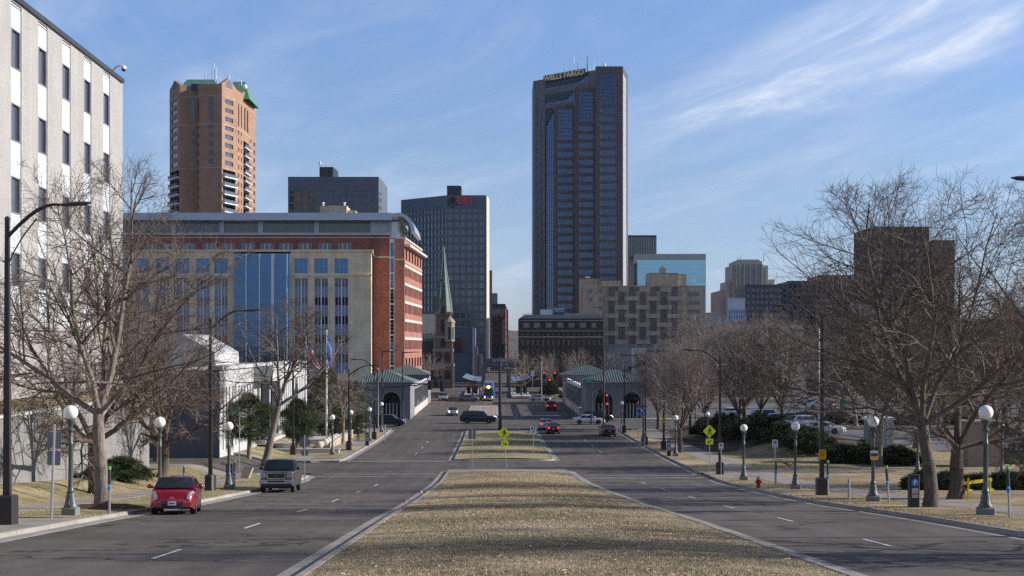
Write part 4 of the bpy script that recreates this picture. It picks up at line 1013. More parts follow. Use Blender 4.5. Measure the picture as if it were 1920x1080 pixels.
# ---- 9. tallest tower
def tall_tower():
    r=thing('skyscraper','tallest tower, brown granite and blue glass with stepped bays and gold roof lettering','building',(PX(1124,700),700,0))
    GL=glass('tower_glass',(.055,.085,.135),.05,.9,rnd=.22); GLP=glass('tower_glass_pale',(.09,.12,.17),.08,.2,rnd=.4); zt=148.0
    MTOWER=MGRAN
    A=Face(PX(1000,731),731,PX(1124,700),700,0,zt); wall=MB()
    Z7=lambda y: PZ(y,700)
    # upper diagonal wall with glass bands
    hA=[(A.u(1022),A.z(1022,172),A.u(1101)-.0,A.z(1022,153.5))]
    z_top1=A.z(1022,153.5); 
    hA=[(A.u(1022),A.z(1022,168)-0,A.u(1101),z_top1),(A.u(1022),A.z(1022,197),A.u(1076),A.z(1022,178)),(A.u(1022),3,A.u(1040),A.z(1022,204))]
    L1=[(A.u(1006.6),A.z(1006.6,yb),A.u(1009.2),A.z(1006.6,yt)) for yt,yb in [(185,240)]+[(246+15.9*k,246+15.9*k+11) for k in range(24)]]
    L2=[(A.u(1014.2),A.z(1014,yb),A.u(1016.8),A.z(1014,yt)) for yt,yb in [(208,267)]+[(272+15.9*k,272+15.9*k+11) for k in range(22)]]
    A.wall(wall,hA+L1+L2,.7)
    m=MB(); a,b,c,d_=hA[0]
    def panegrid(f,h,nu,nz,name,mat=GL,dep=.55,mm=None):
        a,b,c,e=h; g_=MB(); f.slab(g_,a,b,c,e,-dep-.1,-dep); g_=g_.build(name,mat,r,True)
        q=MB()
        for k in range(1,nu): u=a+(c-a)*k/nu; f.slab(q,u-.07,b,u+.07,e,-dep,-dep+.12)
        for k in range(1,nz): z=b+(e-b)*k/nz; f.slab(q,a,z-.09,c,z+.09,-dep,-dep+.13)
        if q.f: q.build('mullion',mm or MBLACK,g_,True)
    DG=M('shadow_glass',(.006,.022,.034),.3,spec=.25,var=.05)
    panegrid(A,hA[0],12,2,'upper_glass'); panegrid(A,hA[1],9,2,'upper_glass')
    for (a_,b_,c_,e_),f0,f1 in ((hA[0],.0,.26),(hA[1],.0,.30)):      # flat dark plates; shade on the glass bands put into their colour
        w_=c_-a_; zb_=b_+(e_-b_)*.22; m=MB(); m.prism([A.p(a_+.1,zb_,-.42),A.p(c_-w_*f1,zb_,-.42),A.p(c_-.1,e_-.05,-.42),A.p(a_+.1,e_-.05,-.42)],(0,0,0),tuple(A.N*.3)); m.build('shade_plate',DG,r,True)
    a_,b_,c_,e_=hA[2]; m=MB(); m.prism([A.p(a_+.1,e_-9,-.42),A.p(c_-.1,e_-.05,-.42),A.p(a_+.1,e_-.05,-.42)],(0,0,0),tuple(A.N*.3)); m.build('shade_plate',DG,r,True); panegrid(A,hA[2],5,int((hA[2][3])/4.2),'curtain_glass')  # dark triangle paints shade over the top of the curtain glass
    A.windows(r,L1[:1]+L2[:1]+L1[1:]+L2[1:],M('slot_glass',(.22,.26,.33),.4),.5,'slot_window',nmax=46)
    # stepped bays: (left px, right px, depth, frame top y, tall glass (x0,x1,y0,y1), first floor y, cols)
    bays=[(1040,1078,711.5,196,(1046.2,1073,204.5,262),268.5),(1078,1117.5,702,163.5,(1086,1112,171.5,228),235.5),(1117.5,1168,692.5,130.3,(1125,1156,138.5,196),201.5)]
    for i,(xa,xb,dd,yt,tg,y0) in enumerate(bays):
        zt_=PZ(yt,dd) if i<2 else zt; f=Face(PX(xa,dd),dd,PX(xb,dd),dd,0,zt_); Zb=lambda y: PZ(y,dd)
        tall=(f.u(tg[0]),Zb(tg[3]),f.u(tg[1]),Zb(tg[2])); fl=[(f.u(tg[0]) if i else f.u(1046.2),Zb(y0+15.85*k+10.2),f.u((1078,1116,1156)[i])-.3,Zb(y0+15.85*k)) for k in range(int((640-y0)/15.85))]
        w=MB(); f.wall(w,[tall]+fl,.5)
        w.quad((f.o.x+f.w,dd,0),(f.o.x+f.w,dd+18,0),(f.o.x+f.w,dd+18,zt_),(f.o.x+f.w,dd,zt_)); w.quad((f.o.x,dd+18,0),(f.o.x,dd,0),(f.o.x,dd,zt_),(f.o.x,dd+18,zt_)); w.quad((f.o.x,dd,zt_),(f.o.x+f.w,dd,zt_),(f.o.x+f.w,dd+18,zt_),(f.o.x,dd+18,zt_))
        w.build('bay_wall',MTOWER,r,True); panegrid(f,tall,4 if i<2 else 5,8,'tall_glass',mm=MBLACK,dep=.35)
        for h in fl:
            g_=MB(); f.slab(g_,h[0]-.02,h[1],h[2]+.02,h[3],-.46,-.4); g_=g_.build('window',GL,r,True); q=MB(); a,b,c,e=h
            for k in (.09,.24,.39,.54,.69,.84): f.slab(q,a+(c-a)*k-.06,b,a+(c-a)*k+.06,e,-.4,-.3)
            f.slab(q,a,b,c,b+.28,-.4,-.25)
            q.build('mullion',M('tower_mullion',(.12,.14,.18),.4,.3),g_,True)
            q=MB(); f.slab(q,a,b+.3,a+(c-a)*.075,e,-.39,-.33); q.build('pale_pane',GLP,g_,True)  # paler glass strip at the left end of each window
    # lit right flank
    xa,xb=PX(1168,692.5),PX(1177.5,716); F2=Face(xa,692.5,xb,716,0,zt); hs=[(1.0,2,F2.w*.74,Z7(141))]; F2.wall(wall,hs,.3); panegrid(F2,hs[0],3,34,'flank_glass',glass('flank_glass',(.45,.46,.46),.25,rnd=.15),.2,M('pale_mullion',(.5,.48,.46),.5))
    pb=[(xb,716),(xb,760),(PX(1000,731),760),(PX(1000,731),731)]
    for p_,q_ in zip(pb,pb[1:]): wall.quad((*p_,0),(*q_,0),(*q_,zt),(*p_,zt))
    wall.build('wall',MTOWER,r,True)
    m=MB(); m.poly([A.p(0,zt-.2),A.p(A.w,zt-.2),(xa,692.5,zt-.2),(xb,716,zt-.2),(xb,760,zt-.2),(PX(1000,731),760,zt-.2)]); m.build('roof',MROOFD,r,True)
    # sign board on the roof edge, parallel to the diagonal wall
    S=Face(*A.p(A.u(1022),0,.8)[:2],*A.p(A.u(1101),0,.8)[:2],0,0); S.z0=A.z(1022,154.5); m=MB(); z0=S.z0; z1=z0+3.2; S.slab(m,0,z0,S.w,z1,0,.5); sb=m.build('sign_board',MBLACK,r,True)
    t_=text_mb('WELLS FARGO',3.6,.25,.07); wtxt=max(v[0] for v in t_.v)-min(v[0] for v in t_.v); k=S.w*.95/wtxt
    t_.v=[(x*k,y,z) for x,y,z in t_.v]; ang=math.atan2(S.U.y,S.U.x); c_=S.p(S.w/2,z0+.35,.75); t_.xf(TR(*c_)@rotz(ang)); t_.build('lettering',MGOLD,sb,True)
    for px,y,wd in ((1058,118,.1),(1065,123,.09),(1069,111,.14),(1076.5,106,.16),(1083,116,.16),(1101,104,.35),(1114,113,.12),(1052,122,.08)): MB().tube(P(px,150,722),P(px,y,722),wd,wd*.6,5).build('antenna',MDKMET if px in (1083,1101,1058) else MWH,r,True)
    m=MB(); m.lathe(P(1133.5,131,712),[(1.5,-1),(1.1,1.2),(.5,1.8),(.7,2.6),(.4,3.4)],8); m.build('beacon',MWH,r,True)
    MB().tube(P(1145,131,712),P(1145,121,712),.1,.1,5).build('antenna',MDKMET,r,True)
tall_tower()

# ---- 10. finned tower and mirror-glass block
d=780; r=thing('office_tower','dark blue tower with thin white vertical fins right of the tallest tower','building',(PX(1178,d),d,0)); f=Face(PX(1176,d),d,PX(1231,d),d,0,PZ(441,d)); m=MB(); f.wall(m,[(0.3,1,f.w-.3,PZ(444.5,d))],.8); m.build('wall',MBLACK,r,True)
m=MB(); f.slab(m,.3,1,f.w-.3,PZ(444.5,d),-.85,-.8); m.build('glazing',glass('navy_glass',(.02,.035,.07),.1),r,True)
for k in range(12):
    m=MB(); u=f.u(1179.5+4.55*k); f.slab(m,u-.16,1,u+.16,PZ(444,d),-.75,.35); m.build('fin',M('fin_metal',(.42,.45,.50),.5,.2),r,True)
shell(r,MBLACK,f.o.x,d,f.o.x+f.w,d+30,0,PZ(441,d),skip=('f',))
d=640; Zg=lambda y: PZ(y,d); r=thing('office_building','mirror-glass office block reflecting blue sky under a pale stone parapet','building',(PX(1192,d),d,0)); f=Face(PX(1194,d),d,PX(1323.5,d),d,0,Zg(476))
m=MB(); f.wall(m,[(0,1,f.w,Zg(486.5))],.4); m.build('parapet_wall',MLGC,r,True)
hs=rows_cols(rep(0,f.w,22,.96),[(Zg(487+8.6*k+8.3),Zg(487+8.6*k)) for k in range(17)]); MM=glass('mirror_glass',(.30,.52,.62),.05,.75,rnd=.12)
f.windows(r,hs,MM,.3,'mirror_pane',nmax=100); m=MB(); f.slab(m,0,1,f.w,Zg(486.5),-.5,-.42); m.build('grid',MDKMET,r,True)
fs=Face(PX(1188,d+12),d+12,PX(1194,d),d,0,Zg(476)); m=MB(); fs.wall(m,[(.2,1,fs.w-.1,Zg(492))],.3); m.build('side_wall',MLGC,r,True); fs.windows(r,[(.2,1,fs.w-.1,Zg(492))],MGLD,.2,'side_glazing')
shell(r,MLGC,PX(1190,d),d+12,PX(1323.5,d),d+30,0,Zg(476),skip=('f','l'))

# ---- 11. tan hotel with chequered bays
def tan_hotel():
    d=440; Z=lambda y: PZ(y,d); r=thing('hotel','tan brick hotel with chequered brown panels and rooftop brick penthouse','building',(PX(1130,d),d,0))
    f=Face(PX(1130,d),d,PX(1322,d),d,0,Z(537)); w=MB(); zs=[(Z(555.3+16.25*k),Z(548+16.25*k)) for k in range(6)]
    small=[(1134,1141),(1152.5,1160),(1172.5,1180),(1192.5,1200),(1211,1219),(1231,1239),(1252,1259),(1270.5,1278)]
    hs=rows_cols([(f.u(a),f.u(b)) for a,b in small],zs); wide=[(f.u(1288.5),a,f.u(1311.5),b) for a,b in zs[:5]]
    f.wall(w,hs+wide,.35); f.slab(w,0,Z(537),f.w,Z(535.5),-.5,.15)
    w.build('wall',MTAN,r,True); f.windows(r,hs,glass('hotel_glass',(.10,.13,.16),.08,rnd=.6,blind=(.22,.24,.26),bf=.3),.3); f.windows(r,wide,MGLD,.3,'wide_window',(6,1),MGRMET)
    # brown panels between pairs and projecting tan balconies, alternating
    rows_=[537+16.25*k for k in range(8)]
    for k in range(6):
        y=Z(546.3+16.25*k); 
        gaps=[(1141,1152.5),(1180,1192.5),(1219,1231),(1259,1270.5)] if k%2==0 else [(1160,1172.5),(1200,1211),(1239,1252)]
        for a,b in gaps+([(1160,1172.5),(1200,1211),(1239,1252)] if k%2==0 else [(1141,1152.5),(1180,1192.5),(1219,1231),(1259,1270.5)]):
            m=MB(); f.slab(m,f.u(a),Z(548+16.25*k+8.2),f.u(b),Z(548+16.25*k-1.2),.0,.06); m.build('brown_panel',MBROWN,r,True)
        bl=[(1150.5,1178),(1190,1217),(1229,1256)] if k%2==0 else [(1170,1197),(1209,1236.5),(1249,1277)]
        bl=[(a,b) for a,b in bl]+([(1268,1280)] if k%2==0 else [])
        bl0=[(1132,1160-1),(1171,1198),(1210.5,1237),(1250,1278)] if k%2==0 else [(1152,1178),(1191.5,1218.5),(1231,1259)]
        for a,b in bl0:
            m=MB(); f.slab(m,f.u(a),Z(564+16.25*k),f.u(b),Z(555.8+16.25*k),.065,.8); m.build('balcony',MTAN,r,True)
        for a,b in ([(1160,1171),(1199,1210),(1238.5,1250)] if k%2==0 else [(1141,1152),(1179,1191),(1219,1230.5),(1259.5,1270.5)]):
            m=MB(); f.slab(m,f.u(a),Z(564+16.25*k),f.u(b),Z(555.8+16.25*k),.0,.08); m.build('brown_panel',MBROWN,r,True)
    for a,b in [(1141,1160),(1180,1199),(1219,1238),(1259,1271)]:
        m=MB(); f.slab(m,f.u(a),Z(546.5),f.u(b),Z(538),.0,.06); m.build('brown_panel',MBROWN,r,True)
    shell(r,MTAN,f.o.x,d,f.o.x+f.w,d+18,0,Z(537),skip=('f',),rm=MROOFD)
    # left taller wing set back
    x0,x1=PX(1099,d-2),PX(1130,d-2); fl=Face(x0,d-2,x1,d-2,0,Z(533)); hl=[(fl.u(1104),Z(550),fl.u(1110),Z(543)),(fl.u(1123),Z(550),fl.u(1129),Z(543)),(fl.u(1104),Z(565.5),fl.u(1110),Z(559)),(fl.u(1123),Z(565.5),fl.u(1129),Z(559)),(fl.u(1123),Z(581),fl.u(1129),Z(575)),(fl.u(1110),Z(578),fl.u(1122),Z(575.5))]
    w=MB(); fl.wall(w,hl,.3); fd=Face(PX(1091,d+8),d+8,x0,d-2,0,Z(533)); fd.wall(w,[],0); w.build('wing_wall',MTAN,r,True); fl.windows(r,hl,MGLD,.25)
    m=MB(); m.box(PX(1090,d+8),d+8,0,PX(1130,d+8)-.1,d+20,Z(519.5)); m.build('wing_tower',MTAN,r,True); m=MB(); m.box(PX(1089.5,d+8),d+7.7,Z(520),PX(1132,d+8),d+20.2,Z(519)); m.build('coping',MBROWN,r,True)
    m=MB(); m.box(PX(1128,d+4),d+4,Z(540),PX(1165,d+4),d+14,Z(524.5)); m.build('lift_house',MTAN,r,True); m=MB(); m.box(PX(1127.5,d+4),d+3.8,Z(524.5),PX(1165.5,d+4),d+14,Z(523.5)); m.build('coping',MBLACK,r,True)
    m=MB(); m.box(PX(1218,d+4),d+4,Z(539),PX(1271,d+4),d+16,Z(511.5)).box(PX(1271,d+6)+.02,d+6,Z(539),PX(1287,d+6),d+14,Z(513)); m.build('penthouse',MTAN,r,True); m=MB(); m.box(PX(1217.5,d+4),d+3.8,Z(511.5),PX(1271.3,d+4),d+16.2,Z(510.6)).box(PX(1271.5,d+6),d+5.8,Z(513),PX(1287.3,d+6),d+14.2,Z(512.2)); m.build('coping',MBROWN,r,True)
    m=MB(); x=PX(1242,d+8); m.box(x-.9,d+7,Z(511),x+.9,d+9,Z(500)).box(x-.4,d+7.4,Z(500),x+.4,d+8.6,Z(496.5)); m.build('chimney',MTAN,r,True)
    MB().box(PX(1098,d+9),d+9,Z(519),PX(1106,d+9),d+12,Z(515.5)).build('rooftop_unit',MWH,r,True)
tan_hotel()
# ---- 12. dark brick hotel with blue roof sign
def dark_hotel():
    d=410; Z=lambda y: PZ(y,d); r=thing('hotel','dark brown brick hotel with teal mansard roof and blue rooftop sign','building',(PX(975,d),d,0))
    f=Face(PX(973.5,d),d,PX(1131,d),d,0,Z(597)); up=[(f.u(a),Z(614.5),f.u(a+12 if a<1100 else a+9),Z(605)) for a in (981,1001,1023,1045,1066,1087,1109)]
    lo=rows_cols([(f.u(978+9.6*k),f.u(978+9.6*k+4.2)) for k in range(16)],[(Z(628.5),Z(625.5)),(Z(648),Z(637)),(Z(667),Z(656)),(Z(686),Z(675)),(Z(706),Z(694))])
    w=MB(); f.wall(w,up+lo,.4); w.build('wall',MDBR,r,True); f.windows(r,up,MGLD,.3,'wide_window',(4,2),MWFR); f.windows(r,lo,glass('small_glass',(.08,.09,.10),.1,rnd=.8,blind=(.35,.35,.34),bf=.3),.3)
    MTEAL=M('teal_trim',(.035,.055,.065),.6); m=MB(); f.slab(m,-.5,Z(623),f.w+.3,Z(620.5),.02,.9); f.slab(m,-.2,Z(603),f.w+.2,Z(600.5),.02,.5); f.slab(m,0,Z(620.5),f.w,Z(616.5),.02,.3); m.build('cornice',MTEAL,r,True); m=MB(); f.slab(m,-.1,Z(632.5),f.w,Z(631),.02,.2); f.slab(m,-.45,Z(621),f.w+.2,Z(620.3),.92,1.0); f.slab(m,-.2,Z(601.3),f.w+.2,Z(600.6),.52,.6); m.build('stone_line',MLIME,r,True)
    m=MB(); x0,x1=f.o.x,f.o.x+f.w; m.v=[(x0,d,Z(597)),(x1,d,Z(597)),(x1,d+18,Z(597)),(x0,d+18,Z(597)),(x0+1.6,d+1.6,Z(590)),(x1-1,d+1.6,Z(590)),(x1-1,d+16,Z(590)),(x0+1.6,d+16,Z(590))]; m.f=[(0,1,5,4),(1,2,6,5),(2,3,7,6),(3,0,4,7),(4,5,6,7)]; m.build('mansard_roof',MTEAL,r,True)
    shell(r,MDBR,x0,d,x1,d+18,0,Z(597),skip=('f',),roof=False)
    m=MB(); m.box(PX(1014,d+5),d+5,Z(591),PX(1036,d+5),d+9,Z(579.5)); m.build('rooftop_hut',MWH,r,True); m=MB(); m.box(PX(1060,d+5),d+5,Z(591),PX(1087,d+5),d+9,Z(587)); m.build('rooftop_unit',MLGC,r,True)
    m=MB(); m.path([P(980,591,d+2),P(980,589,d+2),P(1000,588,d+2)],.08,5); m.build('railing',MGRMET,r,True)
    m=MB(); m.box(PX(1038,d+3),d+3,Z(591),PX(1058.5,d+3),d+3.5,Z(577)); s=m.build('roof_sign',M('sign_blue',(.015,.06,.20),.5),r,True)
    t_=text_mb('CELESTE',.85,.1,.02,sx=1.0); t_.xf(TR(PX(1048.3,d+3),d+2.9,Z(581.8)+.1)); t_.build('lettering',MWFR,s,True); t_=text_mb('HOTEL + BAR',.42,.1,.01); t_.xf(TR(PX(1048.3,d+3),d+2.9,Z(585.3)+.1)); t_.build('lettering',MWFR,s,True)
dark_hotel()
# 13. grey panel building and corrugated sheds behind the right pavilion
d=350; Zg=lambda y: PZ(y,d); r=thing('grey_building','low grey panel building with flat blue-grey fascia below the tan hotel','building',(PX(1145,d),d,0)); f=Face(PX(1143,d),d,PX(1248,d),d,0,Zg(646)); m=MB(); f.wall(m,[(f.u(1179),Zg(698),f.u(1197),Zg(684))],.2)
for k in range(9): f.slab(m,f.w*k/9-.03,0,f.w*k/9+.03,Zg(649),.0,.05)
m.build('wall',M('blue_grey_panel',(.20,.215,.25),.6),r,True); f.windows(r,[(f.u(1179),Zg(698),f.u(1197),Zg(684))],MGLB,.15,mull=(3,2),mmat=MDKMET); m=MB(); f.slab(m,-.2,Zg(648),f.w+.3,Zg(645.5),-.3,.5); m.build('fascia',M('blue_grey_trim',(.16,.20,.26),.6),r,True); shell(r,MGRC,f.o.x,d,f.o.x+f.w,d+20,0,Zg(646),skip=('f',))
d=335; Zg=lambda y: PZ(y,d); r=thing('shed','white corrugated metal shed with a small dark square opening','shed',(PX(1187,d),d,0)); m=MB(); x0,x1=PX(1187,d),PX(1212,d); n=26
for k in range(n): a=x0+(x1-x0)*k/n; b=x0+(x1-x0)*(k+.5)/n; m.box(a,d-.08*(k%2),2,a+(x1-x0)/n-.005,d+4,Zg(653))
x2=PX(1242,d); m.box(x1+.02,d+.3,2,x2,d+4,Zg(660)); m.box(x0-.2,d-.3,0,x2+.2,d+4.2,2); m.build('wall',M('corrugated',(.52,.50,.46),.5,.1,var=.1,streak=.2),r,True); m=MB(); m.box(PX(1215,d),d+.2,Zg(675.5),PX(1224,d),d+.29,Zg(663.5)).box(PX(1190,d),d-.2,Zg(668),PX(1194,d),d-.1,Zg(664)); m.build('opening',MBLACK,r,True); m=MB(); m.box(PX(1212,d),d-.6,Zg(660),x2+.3,d+4,Zg(657)); m.build('canopy',MBLACK,r,True)
m=MB(); x=PX(1202,d); m.lathe((x,d-.6,0),[(.7,Zg(677)),(.8,Zg(673)),(.4,Zg(671)),(.5,Zg(669))],10); m.build('vent',MWH,r,True)

# ---- 14. right-hand background city
def slab_building(name,label,px0,px1,d,yt,mat,glassm,nc,nr,fr=(.6,.5),pm=(.03,.97),z_lo=6,depth=24,hutp=None,base=0,nmax=60,dep=.3,mull=None):
    r=thing(name,label,'building',(PX(px0,d),d,0)); f=Face(PX(px0,d),d,PX(px1,d),d,0,PZ(yt,d)); w=MB()
    us=rep(f.w*pm[0],f.w*pm[1],nc,fr[0]); fh=(f.z1-z_lo-.8)/nr; zs=[(z_lo+fh*(k+.5-fr[1]/2),z_lo+fh*(k+.5+fr[1]/2)) for k in range(nr)][::-1]; hs=rows_cols(us,zs); f.wall(w,hs,dep); w.build('wall',mat,r,True); f.windows(r,hs,glassm,dep-.05,nmax=nmax,mull=mull,mmat=MGRMET)
    shell(r,mat,f.o.x,d,f.o.x+f.w,d+depth,0,f.z1,skip=('f',)); m=MB(); f.slab(m,-.1,f.z1-.1,f.w+.1,f.z1+.35,-.5,.2); m.build('coping',mat,r,True)
    return r,f
MDUSK = brick('dusk_brick', (.13,.095,.08), (.12,.10,.09))
def deco():
    d=820; Z=lambda y:PZ(y,d); r=thing('deco_tower','pale stepped art deco tower with vertical piers and rounded top','building',(PX(1405,d),d,0)); MD=M('deco_stone',(.42,.39,.35),.8,var=.06,streak=.1)
    w=MB()
    tiers=[(1363,1446,d+4,528),(1372.5,1440,d+2,497.5),(1380,1429,d,489.5),(1386,1424,d+1,486.5)]
    for a,b,dd,yt in tiers: w.box(PX(a,dd),dd,0,PX(b,dd),dd+25,PZ(yt,dd))
    w.box(PX(1440,d),d+6,0,PX(1456,d),d+20,Z(523)); w.build('wall',MD,r,True)
    gl=glass('deco_glass',(.10,.12,.14),.2,rnd=.3)
    for a,b,y0,dd in ((1397,1404.5,496,d),(1408,1415,496,d),(1418,1426,496,d),(1389,1392,502,d),(1431,1435,503,d+2),(1375,1378,534,d+4),(1366.5,1370,538,d+4),(1433,1436,540,d+2),(1443,1445,530,d+4)):
        m=MB(); m.box(PX(a,dd),dd-.25,4,PX(b,dd),dd-.02,PZ(y0,dd)); m.build('window_strip',gl,r,True)
    for a,b,dd in ((1393.5,1396.5,d),(1405,1407.5,d),(1415.5,1417.5,d),(1426.5,1429.5,d),(1380,1382,d),(1384.5,1387,d)):
        m=MB(); m.box(PX(a,dd),dd-1.1,4,PX(b,dd),dd-.02,Z(495)); m.build('pier',MD,r,True)
    for px,y in ((1388,478),(1432,472),(1383,482)): MB().tube(P(px,490,d+5),P(px,y,d+5),.2,.1,5).build('antenna',MDKMET,r,True)
deco()
slab_building('concrete_building','blank tan stair tower standing left of the white museum block',1350,1368,560,545,MPINK,MGLD,1,1,(.01,.01))
r,f=slab_building('museum','white panelled block with glazed stair below it, right of the tan stair tower',1366,1397,555,560.5,MWHITEP,MGLD,1,1,(.01,.01)); 
m=MB(); f.slab(m,.5,PZ(612,555),f.w-.4,PZ(580,555),.02,2.5); m.build('glazed_stair',MGLB,r,True); m=MB()
for k in range(7): f.slab(m,.5+k*(f.w-.9)/6-.08,PZ(612,555),.5+k*(f.w-.9)/6+.08,PZ(580,555),2.52,2.7)
for k in range(4): f.slab(m,.5,PZ(580+10*k,555)-.1,f.w-.4,PZ(580+10*k,555)+.1,2.52,2.72)
m.build('stair_frame',MWH,r,True)
slab_building('parking_ramp','plain ribbed grey concrete parking ramp below the white museum block',1322,1352,500,588,MLGC,MGLD,3,2,(.8,.25),z_lo=3)
slab_building('office_building','navy glass office block with light blue vertical corner strips behind the deco tower',1397,1478,600,535,M('navy_panel',(.035,.05,.085),.5),MGLD,9,12,(.7,.5),nmax=70)
slab_building('office_building','tall dark blue grid office slab partly hidden by bare branches',1476,1560,640,528,M('navy_grid',(.05,.055,.075),.6),MGLD,10,14,(.6,.5),nmax=90)
slab_building('office_building','dark brown slab with ribbed facade behind the large right tree',1534,1632,660,517,MGRAN,MGLD,22,6,(.5,.8),nmax=100)
slab_building('apartment_tower','broad dark brown tower rising behind the crown of the large right tree',1632,1742,520,427,MDBR,MGLW,9,16,(.55,.45),nmax=100)
slab_building('apartment_tower','lower brown tower wing beside the broad brown tower behind the trees',1746,1790,530,452,MDUSK,MGLD,7,15,(.5,.45),nmax=60)
r,f=slab_building('office_building','cream classical office with two rows of windows under a dark cornice',1385,1506,430,607,MLIME,MGLD,14,4,(.5,.55),z_lo=8); m=MB(); f.slab(m,-.4,f.z1,f.w+.4,f.z1+.9,-.8,.8); m.build('cornice',MBROWN,r,True)
slab_building('shop_building','small orange brick building with green upper panels behind the parking lot',1504,1520,400,636,brick('orange_shop',(.45,.12,.05),(.3,.15,.1)),MGLW,2,3,(.5,.5),z_lo=3)
slab_building('tan_building','square tan brick building at the back of the parking lot behind branches',1542,1590,380,636,MTAN,MGLD,3,3,(.4,.5),z_lo=3)
slab_building('office_building','grey brick office with banded windows behind the middle of the right tree',1560,1660,470,560,M('grey_brick',(.16,.135,.12),.8),MGLW,12,9,(.6,.45),nmax=100)
slab_building('office_building','wide dusky brick office block at the right behind the tree trunks',1650,1800,450,590,brick('dusk_brick',(.20,.11,.08),(.16,.11,.09)),MGLD,16,7,(.55,.45),nmax=100)
slab_building('office_building','long low brown building at the far right edge behind the trees',1790,2010,420,600,MDUSK,MGLD,20,7,(.55,.45),nmax=80)
r,f=slab_building('yellow_building','narrow sunlit cream wall standing behind the maple trees at the parking lot',1495,1512,330,683,MLIME,MGLD,1,1,(.01,.01),depth=14)
fs=Face(PX(1495,318),318,PX(1512,330),330,0,0) 
slab_building('white_building','low white building with dark windows on the left behind the brick pavilions',690,712,345,730,MWHITEP,MGLD,3,1,(.5,.5),z_lo=1,depth=8)
slab_building('warehouse','long low dark warehouse at the back of the right parking lot',1530,1900,340,662,M('warehouse_wall',(.13,.11,.10),.8),MGLD,24,2,(.6,.35),z_lo=3,nmax=60)
# ------------------------------------------------------------------ bridge pavilions
MPAV=M('pavilion_stone',(.22,.215,.215),.85,var=.08,scale=.6,streak=.12); MPAVL=M('parapet_stone',(.50,.47,.43),.85,var=.07,scale=.6,streak=.12)
MGLOBE=M('globe_white',(.86,.86,.84),.3,var=.03); MGREENP=M('lamp_green_paint',(.085,.095,.092),.45,.2,var=.12,scale=3); MPOLE=M('pole_dark_bronze',(.045,.038,.038),.45,.3,var=.1); MGALV=M('galvanised',(.42,.43,.45),.4,.7,var=.1,scale=2)
def hip_roof(r,x0,x1,y0,y1,ze,zr,ins):
    m=MB(); ym=(y0+y1)/2; e=.6; m.v=[(x0-e,y0-e,ze),(x1+e,y0-e,ze),(x1+e,y1+e,ze),(x0-e,y1+e,ze),(x0+ins,ym,zr),(x1-ins,ym,zr)]; m.f=[(0,1,5,4),(1,2,5),(2,3,4,5),(3,0,4),(3,2,1,0)]
    rf=m.build('roof',MCOPP,r,True); s=MB()
    n=26
    for k in range(n+1):
        x=x0-e+(x1-x0+2*e)*k/n; t_=min(1,(x-(x0-e))/(ins+e),((x1+e)-x)/(ins+e)); t_=max(0,t_)
        for sg,yy in ((1,y0-e),(-1,y1+e)):
            s.prism([(x-.035,yy,ze+.01),(x+.035,yy,ze+.01),(x+.035,yy+(ym-yy)*t_,ze+(zr-ze)*t_+.01),(x-.035,yy+(ym-yy)*t_,ze+(zr-ze)*t_+.01)],(0,0,0),(0,0,.07)) if t_>.02 else 0
    s.build('seam',M('copper_seam',(.13,.17,.15),.6),rf,True)
    m=MB(); m.box(x0-e-.12,y0-e-.12,ze-.16,x1+e+.12,y0-e+.1,ze-.005).box(x0-e-.12,y1+e-.1,ze-.16,x1+e+.12,y1+e+.12,ze-.005).box(x0-e-.12,y0-e+.1,ze-.16,x0-e+.1,y1+e-.1,ze-.005).box(x1+e-.1,y0-e+.1,ze-.16,x1+e+.12,y1+e-.1,ze-.005); m.build('gutter',M('gutter_grey',(.25,.27,.27),.6),rf,True)
